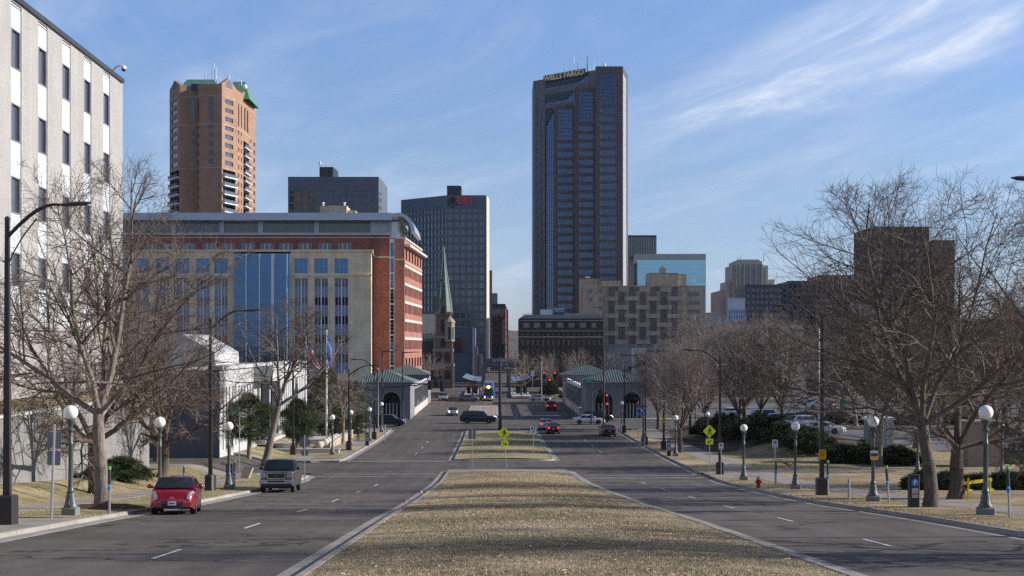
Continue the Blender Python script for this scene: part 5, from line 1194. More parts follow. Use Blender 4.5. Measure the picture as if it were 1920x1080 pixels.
def pavilion(name,label,xa,xb,y0,y1,arches):
    r=thing(name,label,'pavilion',((xa+xb)/2,y0,0),group='green-roofed pavilions on the bridge corners'); z1=5.75
    f=Face(xa,y0,xb,y0,0,z1); m=MB(); hs=[(a,.02,b,4.3) for a,b in arches]
    f.wall(m,hs,.9)
    # arch heads: fill the corners of each opening
    for a,b in arches:
        w=(b-a)/2; c=(a+b)/2; n=8
        for sgn in (-1,1):
            pts=[f.p(c+sgn*w,4.3-w)]+[f.p(c+sgn*w*math.cos(R(90*i/n)),4.3-w+w*math.sin(R(90*i/n))) for i in range(1,n+1)]+[f.p(c+sgn*w,4.3)]
            m.prism(pts,(0,.003,0),(0,.45,0))
    m.quad((xb,y0,0),(xb,y1,0),(xb,y1,z1),(xb,y0,z1)); m.quad((xa,y1,0),(xa,y0,0),(xa,y0,z1),(xa,y1,z1)); m.quad((xb,y1,0),(xa,y1,0),(xa,y1,z1),(xb,y1,z1))
    f.slab(m,-.25,5.3,f.w+.25,5.75,.0,.3); f.slab(m,-.1,4.7,f.w+.1,4.85,0,.1); f.slab(m,-.05,0,min(a for a,b in arches)-.01,.9,0,.12)
    for k in range(12): f.slab(m,-.0,.9+.42*k+.4,min(a for a,b in arches)-.02,.9+.42*k+.42,0,.015) if .9+.42*k<4.6 else 0
    m.build('wall',MPAV,r,True)
    m=MB(); m.box(xa+.1,y0+2.6,0,xb-.1,y0+2.7,4.6); m.build('interior_wall',MBLACK,r,True)
    for a,b in arches:
        w=(b-a)/2; c=(a+b)/2
        for q in (-.6,-.2,.2,.6):
            m=MB(); x=f.p(c+q*w,0)[0]; m.lathe((x,y0+.6,0),[(.16,0),(.16,.15),(.1,.3),(.09,2.3),(.15,2.5)],8); m.build('column',MPAVL,r,True)
        m=MB(); 
        ring=[f.p(c+(w+.0)*math.cos(R(t)),4.3-w+(w+.0)*math.sin(R(t)),.0) for t in range(0,181,15)]; ro=[f.p(c+(w+.28)*math.cos(R(t)),4.3-w+(w+.28)*math.sin(R(t)),.0) for t in range(0,181,15)]
        for i in range(len(ring)-1): m.prism([ring[i],ring[i+1],ro[i+1],ro[i]],(0,-.08,0),(0,-.003,0))
        m.build('arch_trim',MPAV,r,True)
    hip_roof(r,xa,xb,y0,y1,z1+.02+.16,7.75,4.0)
    return r
pavilion('bridge_pavilion','near left stone bridge pavilion with dark arch beneath a green seamed roof',-22.4,-13.4,225,237,[(4.6,7.4)])
pavilion('bridge_pavilion','far left stone bridge pavilion, its green roof rising behind the nearer left one',-22.4,-13.4,285,297,[(4.6,7.4)])
pavilion('bridge_pavilion','near right stone bridge pavilion with two arches beneath a green seamed roof',14.4,23.6,225,237,[(1.5,4.2),(6.0,8.6)])
pavilion('bridge_pavilion','far right stone bridge pavilion, its green roof left of the nearer right one',14.1,23.2,285,297,[(1.5,4.2)])
def parapet(x,y0,y1,side,label,n):
    r=thing('bridge_parapet',label,'parapet',(x,y0,0)); m=MB(); s=side
    m.box(min(x,x+s*.5),y0,0,max(x,x+s*.5),y1,1.15).box(min(x-s*.08,x+s*.58),y0,1.15,max(x-s*.08,x+s*.58),y1,1.3); m.build('wall',MPAVL,r,True)
    for k in range(n):
        yy=y0+2+(y1-y0-4)*k/(n-1); m=MB(); m.box(x+s*.05-.0 if s>0 else x-.45,yy-.2,1.3,x+.45 if s>0 else x-.05,yy+.2,4.4); c=m.build('pier',MPAV,r,True)
        if k<n-1:
            m=MB(); m.box(x+s*.25-.06,yy+.3,1.35,x+s*.25+.06,yy+(y1-y0-4)/(n-1)-.3,3.4); m.build('railing_panel',MGREENP,r,True)
    m=MB(); m.box(min(x,x+s*.6),y0,4.4,max(x,x+s*.6),y1,4.7); m.build('beam',MPAV,r,True)
parapet(-13.4,237.2,284.5,-1,'long sunlit stone parapet with dark piers along the left edge of the bridge',13)
parapet(14.1,237.2,284.5,1,'long shaded stone parapet with dark piers along the right edge of the bridge',13)

# ------------------------------------------------------------------ globe lamps
def make_globe(label,h=4.0,base='square'):
    t=thing('globe_lamp',label,'street lamp',group='white globe lamps along the street')
    m=MB()
    if base=='square': m.bbox(-.27,-.27,0,.27,.27,.32,.04)
    else: m.lathe((0,0,0),[(.30,0),(.30,.14),(.24,.2)],8,R(22.5))
    m.build('base',M('lamp_base',(.17,.18,.17),.8,var=.1,scale=3),t)
    z=.32 if base=='square' else .2
    m=MB(); m.lathe((0,0,z),[(.25,0),(.25,.06),(.20,.14),(.17,.36),(.13,.52),(.155,.56),(.115,.6),(.095,.75),(.082,h-1.45-z),(.10,h-1.42-z),(.10,h-1.36-z),(.078,h-1.33-z),(.075,h-.98-z),(.125,h-.92-z),(.125,h-.86-z),(.07,h-.80-z),(.10,h-.68-z),(.17,h-.58-z),(.17,h-.53-z)],12)
    for k in range(8):
        a=math.pi*k/4; m.tube((.2*math.cos(a),.2*math.sin(a),z+.1),(.125*math.cos(a),.125*math.sin(a),z+.5),.022,.015,4)
    m.build('post',MGREENP,t,smooth=True); MB().sphere((0,0,h-.26),.262,20,14).build('globe',MGLOBE,t,smooth=True)
    return t
gl0=make_globe('leftmost globe lamp, on a grey block beside the two-panel sign back')
gl1=make_globe('small globe lamp on the bridge',4.0,'oct')
def gl(x,y,label,src=None,z=None):
    src=src or gl0; o=src if not src.get('used') else copy_tree(src); src['used']=1
    if 'used' in o: pass
    o.location=(x,y,(ter(x,y) if z is None else z)+.12); o['label']=label; return o
LL=[(-15.3,51.3,'leftmost globe lamp, on a grey block beside the two-panel sign back'),(-15.9,67.5,'globe lamp whose post rises behind the parked red hatchback'),(-15.6,83.4,'globe lamp beside the dark parking pay box on the left'),(-16,140,'globe lamp on a small grass patch beyond the pickup truck'),(-15.9,157,'globe lamp just left of the walking person'),(-14.9,169,'globe lamp just right of the walking person'),(-14.9,187,'farthest globe lamp on the left kerb before the crossing'),
 (-25.5,128.5,'globe lamp half hidden behind the leaning bare tree on the left'),
 (17.7,51.3,'nearest right globe lamp, large and close to the right edge'),(17.5,65.8,'globe lamp carrying a small two-tone notice below its middle'),(17.6,83.3,'globe lamp right of the red hydrant'),(17.6,100.6,'globe lamp left of the red hydrant'),(17.6,138.5,'globe lamp beside a slender bare trunk on the right verge'),(17.5,168,'globe lamp just behind the blue route signs'),(17.0,190,'globe lamp near the maroon sedan at the crossing corner'),
 (36,101,'globe lamp far right, behind the yellow barricade and shrubs'),(32.7,110,'globe lamp behind the large right tree trunk on the far path'),(22.4,150,'globe lamp in front of the bare trees beside the dark street lamp pole')]
for x,y,l in LL: gl(x,y,l)
for s,x in ((-1,-13.65),(1,14.35)):
    for k in range(7):
        y=243+6.2*k; o=gl(x+0*s,y,('white globe lamp on the sunlit left bridge parapet, one of a close row','white globe lamp on the shaded right bridge parapet, one of a close row')[s>0],gl1,1.2)
        o['group']=('globe lamps on the left parapet','globe lamps on the right parapet')[s>0]
# ------------------------------------------------------------------ tall street lamps
def cobra(label,x,y,h,arm=3.6,d=1,yaw=0):
    t=thing('street_lamp',label,'street lamp',(x,y,ter(x,y)+.12),yaw,group='tall dark street lamps')
    m=MB(); m.bbox(-.28,-.28,0,.28,.28,.95,.05); m.build('base',MPOLE,t)
    m=MB(); k=len(m.v); m.tube((0,0,.95),(0,0,h),.155,.085,4,ph=R(45)); m.build('pole',MPOLE,t)
    m=MB(); pts=[(0,0,h-.55)]+[(d*arm*u,0,h-.55+1.05*math.sin(u*math.pi*.56)) for u in (.12,.25,.4,.55,.7,.85,1)]; m.path([Vector(p) for p in pts],[.065]*5+[.055,.045,.04],8)
    m.path([Vector((0,0,h-1.5)),Vector((d*.22,0,h-1.0)),Vector((d*.55,0,h-.45)),Vector((d*.95,0,h+.05))],[.025]*4,6); m.build('arm',MPOLE,t,smooth=True)
    e=Vector(pts[-1]); m=MB(); m.lathe((0,0,0),[(.03,0),(.1,.15),(.14,.5),(.12,.85),(.03,1.05)],10); m.xf(TR(*e)@Matrix.Rotation(R(86*d),4,'Y')@Matrix.Diagonal((.55,1,1,1))@TR(0,0,-.1)); m.build('lamp_head',MPOLE,t,smooth=True)
    m=MB(); m.lathe((0,0,h),[(.09,0),(.1,.05),(.04,.12)],8); m.build('cap',MPOLE,t)
    return t
cobra('leftmost tall dark street lamp, its arm crossing the striped office block',-15.6,45.5,9.75,1.75,1)
cobra('tall dark street lamp behind the parked red hatchback',-16.2,81,9.8,1.9,1)
cobra('slender dark street lamp rising behind the pickup truck',-20,141,10.5,2.0,1)
cobra('dark street lamp left of the globe lamps near the walking person',-15.3,149,8.4,2.4,1)
cobra('dark street lamp with short arm at the left crossing corner',-14.6,172,9.2,2.0,-1)
cobra('tall dark street lamp carrying a yellow notice, right of the middle',17.0,74,9.4,1.6,-1)
cobra('tall dark street lamp beside the yellow pedestrian sign on the right',17.4,110,9.1,1.9,-1)
cobra('dark street lamp rising behind the blue route signs',16.9,160,9.6,2.0,-1)
cobra('dark street lamp carrying a small yellow notice in front of the maples',17.8,150,10.6,1.9,-1)
cobra('dark street lamp at the right crossing corner beside the globe lamp',16.9,186,8.6,3.6,1)
cobra('tall street lamp beyond the right edge, only its lamp head in view',17.2,41.5,9.8,1.2,-1)
def plainpole(name,label,x,y,h,r,mat,cat='pole'):
    t=thing(name,label,cat,(x,y,ter(x,y)+.1)); m=MB(); m.lathe((0,0,0),[(r*1.6,0),(r*1.6,.25),(r,.3),(r*.7,h)],10); m.build('shaft',mat,t,smooth=True); return t
plainpole('light_pole','white slender light pole standing among the maples beside the parking lot',36.0,158,11.8,.14,MWH)
q=thing('floodlight','white floodlight cluster on the slender pole among the maples','floodlight',tuple(P(1466,684,158)))
m=MB(); c=P(1466,684,158); m.box(c.x-.7,c.y-.2,c.z-.2,c.x-.1,c.y+.2,c.z+.4).box(c.x,c.y-.2,c.z-.5,c.x+.5,c.y+.2,c.z+.05).tube(c+Vector((-.6,0,.3)),c+Vector((.6,0,-.3)),.06,.06,6); m.build('lamp_body',MWH,q,True)

# ------------------------------------------------------------------ signs and small furniture
MYG=M('sign_yellow_green',(.86,.95,.01),.45,var=.03); MYEL=M('sign_yellow',(.85,.45,.02),.5,var=.05); MSGR=M('sign_back',(.22,.23,.25),.5,.4); MWS_=M('sign_white',(.75,.75,.74),.5,var=.04); MGRS=M('sign_green',(.01,.22,.15),.5); MBLS=M('sign_blue_route',(.02,.10,.38),.5); MRED=M('hydrant_red',(.33,.025,.025),.4,var=.1,scale=8); MBLU=M('band_blue',(.03,.22,.55),.5); MORG=M('orange_sign',(.8,.22,.04),.6)
def sign(name,label,x,y,h,cat='sign',r=.032,lean=0,z=None):
    t=thing(name,label,cat,(x,y,(ter(x,y) if z is None else z)+.1)); t.rotation_euler=(0,R(lean),0)
    m=MB(); m.tube((0,0,0),(0,0,h),r,r,8); m.build('post',MGALV,t); return t
def plate(t,w,h,z,mat,name='sign_panel',y=-.05,rot=0,x=0):
    m=MB(); b=.06 if rot==0 else .1; pts=[]
    for sx,sy in ((1,1),(-1,1),(-1,-1),(1,-1)):
        cx_,cy_=sx*(w/2-b),sy*(h/2-b); a0={(1,1):0,(-1,1):90,(-1,-1):180,(1,-1):270}[(sx,sy)]
        for k in range(4): a=R(a0+30*k); pts.append(Vector((cx_+b*math.cos(a),0,cy_+b*math.sin(a))))
    Mx=Matrix.Rotation(R(rot),4,'Y'); pts=[Mx@p for p in pts]; m.prism([p+Vector((x,y,z)) for p in pts[::-1]],(0,0,0),(0,.02,0)); return m.build(name,mat,t)
def flat(t,pts,y,mat,name):
    "thin raised symbol from outline(s) in (x,z)"
    m=MB()
    for pl in pts: m.prism([Vector((a,y,b)) for a,b in pl],(0,-.006,0),(0,.002,0))
    return m.build(name,mat,t)
def thickline(a,b,w):
    dx,dz=b[0]-a[0],b[1]-a[1]; l=math.hypot(dx,dz); nx,nz=-dz/l*w/2,dx/l*w/2; return [(a[0]+nx,a[1]+nz),(a[0]-nx,a[1]-nz),(b[0]-nx,b[1]-nz),(b[0]+nx,b[1]+nz)]
def walker(t,z,s):
    L=lambda *p:[(x*s,z+y*s) for x,y in p]
    out=[L(*[(.06+.065*math.cos(R(a)),.30+.065*math.sin(R(a))) for a in range(0,360,30)]),L((-.03,.21),(.09,.21),(.10,.02),(-.04,-.02))]
    for a,b,w in (((.0,.0),(-.07,-.18),.065),((-.07,-.18),(-.16,-.34),.05),((.06,.0),(.12,-.16),.065),((.12,-.16),(.17,-.34),.05),((.0,.19),(-.13,.11),.045),((-.13,.11),(-.13,-.02),.04),((.07,.19),(.17,.06),.045),((.17,.06),(.25,.04),.035)): out.append([(x*s,z+y*s) for x,y in thickline(a,b,w)])
    flat(t,out,-.058,MBLACK,'walking_symbol')
def arrow(t,z,s,dx,dz,y=-.058,mat=None):
    a=(-dx*.32*s,z-dz*.32*s); b=(dx*.10*s,z+dz*.10*s); l=math.hypot(dx,dz); ux,uz=dx/l,dz/l; tip=(dx*.34*s,z+dz*.34*s)
    flat(t,[thickline(a,b,.10*s),[(b[0]-uz*.17*s,b[1]+ux*.17*s),(b[0]+uz*.17*s,b[1]-ux*.17*s),tip]],y,mat or MBLACK,'arrow_symbol')
def pedsign(label,x,y,h,lean,adx):
    t=sign('pedestrian_sign',label,x,y,h,lean=lean); w=.76; plate(t,w,w,h-.45,MYG,rot=45); walker(t,h-.47,.95); plate(t,.60,.46,h-1.28,MYG,'arrow_panel'); arrow(t,h-1.28,.55,adx,-.7); return t
pedsign('fluorescent yellow walking-person diamond sign leaning in the centre of the grass median',.95,114.5,3.55,-4,.8)
pedsign('fluorescent yellow walking-person diamond sign on the right verge beside the dark lamp',PX(1330,113),113,3.75,0,-.8)
t=sign('sign_back','grey back of a rectangular sign at the left end of the far median',PX(885,121.5),121.5,3.2); plate(t,.62,.75,2.75,MSGR,'sign_panel',.05)
t=sign('keep_right_sign','white sign with a curved keep-right arrow at the right of the far median',PX(1000,137),137,3.0); plate(t,.62,.78,2.6,MWS_); flat(t,[thickline((.02,2.32),(.02,2.5),.07),thickline((.02,2.5),(.12,2.66),.07),thickline((.12,2.66),(.12,2.82),.07),[(.03,2.82),(.21,2.82),(.12,2.95)],[(-.22,2.88),(-.06,2.88),(-.10,2.6),(-.18,2.6)]],-.058,MBLACK,'arrow_symbol')
t=sign('sign_back','grey post with two stacked sign backs beside the leftmost globe lamp',PX(96,49.3),49.3,3.3,r=.045,lean=2); plate(t,.48,.56,2.75,MSGR,'sign_panel',.06); plate(t,.46,.50,2.12,MSGR,'sign_panel',.06)
t=sign('sign_back','grey diamond sign back on a post right of the pickup truck',PX(571,97),97,3.3); plate(t,.70,.70,2.75,MSGR,'sign_panel',.05,45); plate(t,.5,.38,2.05,MSGR,'sign_panel',.05)
def parking(label,x,y,h=2.9,tm='NO'):
    t=sign('no_parking_sign',label,x,y,h); plate(t,.36,.50,h-.28,MWS_); z=h-.20
    ring=[(.11*math.cos(R(a)),z+.11*math.sin(R(a))) for a in range(0,361,30)]; rin=[(.075*math.cos(R(a)),z+.075*math.sin(R(a))) for a in range(0,361,30)]
    flat(t,[[ring[i],ring[i+1],rin[i+1],rin[i]] for i in range(12)]+[thickline((-.08,z+.08),(.08,z-.08),.03)],-.056,M('sign_red',(.5,.03,.03),.5),'prohibition_symbol'); q=text_mb('P',.15,.004,.006); q.xf(TR(0,-.056,z-.05)); q.build('letter',MBLACK,t); flat(t,[thickline((-.12,h-.42),(.12,h-.42),.025),thickline((-.12,h-.47),(.12,h-.47),.025)],-.056,MSGR,'small_print'); return t
parking('no-parking sign on a banded post between the hydrant and a globe lamp',PX(1453,90),90,3.0)
parking('small white parking notice on the dark lamp pole beside the yellow pedestrian sign',PX(1352,109.6),109.6,2.5)
parking('white parking sign on a thin post far along the right verge',PX(1250,138),138,2.5)
def banded(label,x,y,h=2.0,lean=0,top=M('band_green',(.12,.45,.12),.5)):
    t=thing('banded_post',label,'marker post',(x,y,ter(x,y)+.1),group='banded marker posts'); t.rotation_euler=(0,R(lean),0)
    MB().tube((0,0,0),(0,0,h),.045,.045,8).build('post',MGALV,t); m=MB(); m.tube((0,0,h*.62),(0,0,h-.12),.062,.062,8); m.build('meter_sleeve',MDKMET,t); m=MB(); m.tube((0,0,h*.50),(0,0,h*.59),.07,.07,8); m.build('blue_band',MBLU,t); m=MB(); m.tube((0,0,h-.12),(0,0,h),.066,.066,8); m.build('top_band',top,t); return t
banded('banded post standing in front of the big left tree trunk',PX(205,53),53,1.8)
banded('banded post behind the roof of the red hatchback',PX(345,92),92,1.3)
banded('banded post beside the dark pay box on the left verge',PX(440,84.5),84.5,1.75)
banded('tilted banded post between the tan lamp notice and the black pay station',PX(1667,63),63,1.75,-4)
banded('rightmost banded post, just right of the nearest right globe lamp',PX(1893,49.7),49.7,1.85,-2)
banded('banded post standing against the dark lamp with the yellow notice',PX(1553,72.4),72.4,1.9,-1)
banded('banded post below the no-parking sign right of the hydrant',PX(1455,89.2),89.2,1.7)
banded('banded post close to the maroon sedan on the right verge',PX(1165,187),187,1.9)
banded('banded post right of the blue route signs',PX(1209,151),151,1.9)
for l,px,d,h in (('plain short grey bollard post between the dark lamp and the tan-notice globe lamp',1592,68,1.1),('short grey post beside the base of the dark lamp behind the red hatchback',398,79.5,1.0),('thin grey post on the left verge near the walking person',722,168,2.0)):
    t=thing('bollard',l,'post',(PX(px,d),d,ter(PX(px,d),d)+.1)); MB().lathe((0,0,0),[(.06,0),(.06,h-.03),(.03,h)],8).build('shaft',MGALV,t)
# notices on lamps
def notice(label,x,y,z,w,h,mat,lines,two=None):
    t=thing('notice_sign',label,'sign',(x,y,z)); plate(t,w,h,0,mat)
    if two: m=MB(); m.box(-w/2+.02,-.062,-h/2+.02,w/2-.02,-.051,-h/2+h*.4); m.build('orange_field',two,t); m=MB(); m.box(-w/2+.02,-.062,-h/2+h*.42,w/2-.02,-.051,-h/2+h*.72); m.build('blue_field',M('navy_field',(.05,.07,.15),.5),t)
    flat(t,[thickline((-w*.36,q),(w*.36,q),.03) for q in lines],-.063 if two else -.056,MBLACK,'printed_lines'); return t
notice('yellow notice plate fixed on the tall dark lamp right of the middle',16.98,73.78,PZ(852,73.8),.37,.50,MYEL,(.16,.06,-.04,-.14))
notice('pale notice with blue and orange bands fixed on a right globe lamp',17.5,65.68,PZ(853.5,65.7),.36,.44,MWS_,(),MYEL)
notice('tiny yellow notice on the dark lamp in front of the maples',17.78,149.7,PZ(788.5,149.7),.35,.52,MYEL,(.1,0,-.1))
# blue route shield signs
def shields():
    d=152.5; t=thing('route_sign','pair of blue and red interstate shield signs with blue arrow plates on two posts','sign',(PX(1202,d),d,ter(PX(1202,d),d)+.1)); h=5.0
    for s in (-.32,.32):
        m=MB(); m.tube((s,0,0),(s,0,5.1),.03,.03,8); m.build('post',MGALV,t)
    for s,n in ((-.33,'35E'),(.33,'94')):
        m=MB(); o=[(-.27,4.55),(-.3,4.85),(-.2,5.12),(0,5.06),(.2,5.12),(.3,4.85),(.27,4.55),(0,4.32)]; m.prism([(s+x*1.0,-.05,z-.35) for x,z in o],(0,0,0),(0,.02,0)); p_=m.build('shield',MBLS,t)
        m=MB(); m.prism([(s-.28,-.06,4.55),(s+.28,-.06,4.55),(s+.2,-.06,4.74),(s,-.06,4.69),(s-.2,-.06,4.74)],(0,0,0),(0,.008,0)); m.build('red_crown',M('sign_red',(.5,.03,.03),.5),p_)
        q=text_mb(n,.3 if len(n)<3 else .25,.01,.004); q.xf(TR(s,-.06,4.24)); q.build('numeral',MWFR,p_)
        plate(t,.5,.32,3.72,MBLS,'arrow_plate',x=s); m=MB(); 
        flat(t,[[(x+s,z) for x,z in thickline((.14,3.72),(-.04,3.72),.05)],[(s-.03,3.82),(s-.03,3.62),(s-.17,3.72)]],-.058,MWFR,'arrow_symbol')
shields()
# street name signs
def name_sign(label,x,y,z,txt,w,mat=MGRS):
    t=thing('street_name_sign',label,'sign',(x,y,z)); plate(t,w,.42,0,mat); q=text_mb(txt,.34,.01,.004); q.xf(TR(0,-.056,-.12)); q.build('lettering',MWFR,t); return t
name_sign('green street name plate hanging from the right traffic signal arm',PX(1104.5,204),203.6,PZ(714,204),'12th St',1.6)
d=102; t=sign('street_name_post','tall thin post with two small green street name plates at the left side street',PX(449,d),d,5.2,z=ter(-18.3,d)); t.location.x=PX(449,d)
plate(t,.7,.2,5.0,MGRS,'name_plate',x=-.05); plate(t,.9,.2,4.75,MGRS,'name_plate',.08,x=-.4)
# pay stations
def paybox(label,px,d,h,w=.55):
    x=PX(px,d); t=thing('pay_station',label,'pay station',(x,d,ter(x,d)+.11)); m=MB(); m.bbox(-w/2,-.2,0,w/2,.2,h,.03); m.build('cabinet',MBLACK,t)
    m=MB(); m.tube((0,-.205,h-.32),(0,-.218,h-.32),.16,.16,18); s=m.build('blue_disc',MBLU,t); q=text_mb('P',.24,.006,.012); q.xf(TR(0,-.222,h-.40)); q.build('letter',MWFR,s)
    m=MB(); m.box(-w/2+.07,-.212,h-.78,w/2-.07,-.201,h-.55); m.build('display',MLGC,t); m=MB(); m.box(-w/2+.07,-.209,h-.95,w/2-.07,-.201,h-.82); m.build('keypad',MGRMET,t); return t
paybox('black pay station with a blue disc beside the big right tree trunk',1713,58.5,1.42,.40)
paybox('dark pay station between a globe lamp and a banded post on the left',431,86,1.5,.42)
paybox('small black pay station beyond the left kerb near the walking person',688.5,158,1.5,.4)
paybox('small dark pay station beside a thin sign far along the right verge',1254,139,1.5,.4)
# hydrant
def hydrant():
    d=86.5; x=PX(1422,d); t=thing('fire_hydrant','red fire hydrant with pale cap on the dry right verge','fire hydrant',(x,d,ter(x,d)+.12)); m=MB()
    m.lathe((0,0,0),[(.17,0),(.17,.05),(.12,.07),(.115,.45),(.15,.48),(.15,.53)],14); m.build('barrel',MRED,t,smooth=True); m=MB(); m.lathe((0,0,.53),[(.145,0),(.13,.09),(.08,.15),(.03,.17),(.03,.22)],14); m.build('bonnet',M('hydrant_cap',(.45,.35,.36),.45,.2),t,smooth=True)
    for a in (0,180): m=MB(); c_=math.cos(R(a)); m.tube((.1*c_,0,.38),(.2*c_,0,.38),.055,.06,10); m.build('nozzle',MRED,t)
    m=MB(); m.tube((0,-.1,.34),(0,-.21,.34),.075,.08,12); m.build('nozzle',MRED,t)
hydrant()
# yellow barricade
def barricade():
    d=70; x=PX(1820,d); t=thing('barricade','yellow A-frame barricade standing on the dry grass under the right trees','barricade',(x+.45,d,ter(x,d)+.12),R(12)); t.scale=(1.2,1.2,1.15); Y=M('barricade_yellow',(.80,.62,.02),.5,var=.08,scale=3)
    for s in (-.52,.46):
        m=MB()
        for q in (-1,1): m.tube((s+q*.20,q*.3,0),(s,0,.92),.045,.045,4,ph=R(45))
        m.box(s-.1,-.15,.36,s+.1,.15,.43); m.build('trestle_leg',Y,t)
    m=MB(); m.box(-.68,-.06,.70,.60,-.02,.84); m.xf(TR(0,0,.0)@Matrix.Rotation(R(-6),4,'Y')); m.build('rail',Y,t)
barricade()
# glazed booth by the lot
def booth():
    d=128; x=PX(1655,d); z=ter(x,d)+.1; t=thing('booth','small white booth with glazed door beside the parking lot','booth',(x,d,z)); h=PZ(783,d)-z
    m=MB(); m.box(-1.3,0,0,1.0,1.6,h-.25); m.build('cabin',M('booth_grey',(.20,.23,.23),.5),t); m=MB(); m.box(-1.45,-.2,h-.25,1.15,1.8,h); m.build('roof',MWH,t)
    m=MB(); 
    for a in (.02,.42,.84): m.box(a,-.06,.05,a+.09,-.01,h-.28)
    m.box(.11,-.055,.05,.84,-.01,.16).box(.11,-.055,h-.4,.84,-.01,h-.28); f_=m.build('door_frame',MWH,t); m=MB(); m.box(.1,-.03,.1,.85,-.005,h-.35); m.build('door_glass',M('booth_glass',(.45,.5,.5),.1),f_)
booth()
# utility box, planter, parapet lumps
d=121; t=thing('utility_enclosure','plain tan concrete enclosure behind the right globe lamps','enclosure',(PX(1852,d),d,ter(40,d))); m=MB(); m.box(-1.7,0,0,1.4,3,PZ(792,d)-ter(40,d)); m.build('wall',M('enclosure_stone',(.30,.235,.20),.85),t); m=MB(); m.box(-1.75,-.05,PZ(792,d)-ter(40,d),1.45,3.05,PZ(790,d)-ter(40,d)); m.build('cap',MLGC,t)
d=125; t=thing('dumpster','dark green waste container behind the right edge globe lamp','container',(PX(1901,d),d,ter(45,d)+.1)); m=MB(); m.bbox(-1.2,0,0,1.6,1.5,1.1,.05); m.build('body',M('bin_green',(.03,.06,.035),.5),t); m=MB(); m.bbox(-1.22,-.05,1.1,1.62,1.5,1.18,.02); m.build('lid',MBLACK,t)
d=104; x=PX(459,d); t=thing('planter','slanted tan concrete planter block beside the left side street','planter',(x,d,ter(x,d)+.12)); m=MB(); m.prism([(-.35,0,0),(.25,0,0),(.55,0,.72),(-.15,0,.72)],(0,0,0),(0,.7,0)); m.build('block',M('planter_tan',(.5,.4,.31),.85),t); m=MB(); m.prism([(-.13,.05,.72),(.51,.05,.72),(.53,.05,.76),(-.12,.05,.76)],(0,0,0),(0,.6,0)); m.build('soil',MSOIL,t)
for k in range(7):
    px,d=597+5.2*k,146+3.0*k; x=PX(px+2,d); t=thing('stone_ball','pale stone ball in a row on the low ledge in front of the spruce','stone ball',(x,d,ter(x,d)+.5),group='stone balls on the ledge'); m=MB(); m.sphere((0,0,.33),.42,12,8); m.build('ball',MLIME,t,smooth=True)
def wall_block(name,label,cat,x0,y0,x1,y1,z0,z1,mat=MLIME):
    t=thing(name,label,cat,((x0+x1)/2,(y0+y1)/2,z0)); m=MB(); m.box(x0,y0,z0-.5,x1,y1,z1); m.build('block',mat,t,True); m=MB(); m.box(x0-.08,y0-.08,z1,x1+.08,y1+.08,z1+.1); m.build('coping',MLGC,t,True)
wall_block('low_wall','low stone ledge carrying stone balls before the plaza steps','wall',-22.5,144,-15.8,144.8,ter(-19,144),ter(-19,144)+.45)
wall_block('low_wall','long tan low wall running beside the far left footway','wall',-18.2,152,-17.6,192,ter(-18,170),ter(-18,170)+.95,M('tan_wall',(.42,.33,.24),.85))
wall_block('planter_bed','raised stone bed around the foot of the white flagpole','planter',-24,162,-18.3,168,ter(-20,165),ter(-20,165)+.6)
for k in range(4):
    g=MB(); z=ter(-22,146)+.15*k; g.box(-24,146+.5*k,z-.4,-20.5,150+.5*0,z+.15+.001*k); o=g.build('steps',MLIME); o['kind']='structure'
t=thing('notice_board','white notice board on two legs beside the red parked car','board',(PX(648,175),175,ter(-18.5,175)+.1)); 
t.location=(PX(640,176),176,ter(-19,176)+.1); m=MB(); m.box(-1.3,0,.3,-.2,.12,1.6); m.build('board',MWH,t); m=MB(); m.box(-1.25,.02,0,-1.17,.1,.3).box(-.33,.02,0,-.25,.1,.3); m.build('leg',MGALV,t)
for px,py,z in ((757,937,0),(707,967,0)):
    d=(78 if px>740 else 64.5); t=thing('marker_flag',('small pink marker tuft on the median kerb, the farther of two','small pink and white marker tuft on the median kerb, the nearer of two')[px<740],'marker',(-4.05,d,gz(d)+.15)); m=MB(); m.lathe((0,0,0),[(.06,0),(.065,.06),(.03,.14)],7); m.build('tuft',M('marker_pink',(.8,.2,.2),.6),t); m=MB(); m.lathe((0,0,0),[(.07,.0),(.072,.03)],7); m.build('band',MWH,t)
# tall banner / white utility flags in the lot
t=thing('banner','narrow green banner on a pole at the back of the right parking lot','banner',(PX(1574.5,230),230,0)); m=MB(); m.tube((0,0,0),(0,0,3.9),.04,.04,6); m.build('pole',MGALV,t); m=MB(); m.box(.05,-.02,.8,1.0,.02,2.9); m.build('cloth',M('banner_green',(.02,.25,.08),.6),t)
t=thing('hanging_sign','white hanging sign above the green banner at the right parking lot','sign',(PX(1574,228),228,0)); m=MB(); m.tube((-.05,0,0),(-.05,0,6.2),.05,.05,6); m.build('pole',MGALV,t); m=MB(); m.box(.05,-.02,4.4,.55,.02,5.9); m.build('panel',MWH,t)
# iron fence along the lot
def fence(label,x0,x1,y,h,step=.45):
    t=thing('iron_fence',label,'fence',(x0,y,.1)); m=MB(); n=int((x1-x0)/3.2)
    for k in range(n+1): x=x0+(x1-x0)*k/n; m.box(x-.05,y-.05,0,x+.05,y+.05,h+.1)
    m.build('post',MPOLE,t,True,kind='stuff'); m=MB(); m.box(x0,y-.02,.25,x1,y+.02,.32).box(x0,y-.02,h-.12,x1,y+.02,h-.05); m.build('rail',MPOLE,t,True); m=MB(); n=int((x1-x0)/step)
    for k in range(n): x=x0+step*(k+.5); m.box(x-.02,y-.015,.1,x+.02,y+.015,h)
    m.build('picket',MPOLE,t,True,kind='stuff')
fence('dark iron fence along the far edge of the right parking lot',28,90,222,1.9)
wall_block('low_wall','long grey concrete wall behind the hedge of the right parking lot','wall',44,213,110,213.5,0,1.0,MLGC)

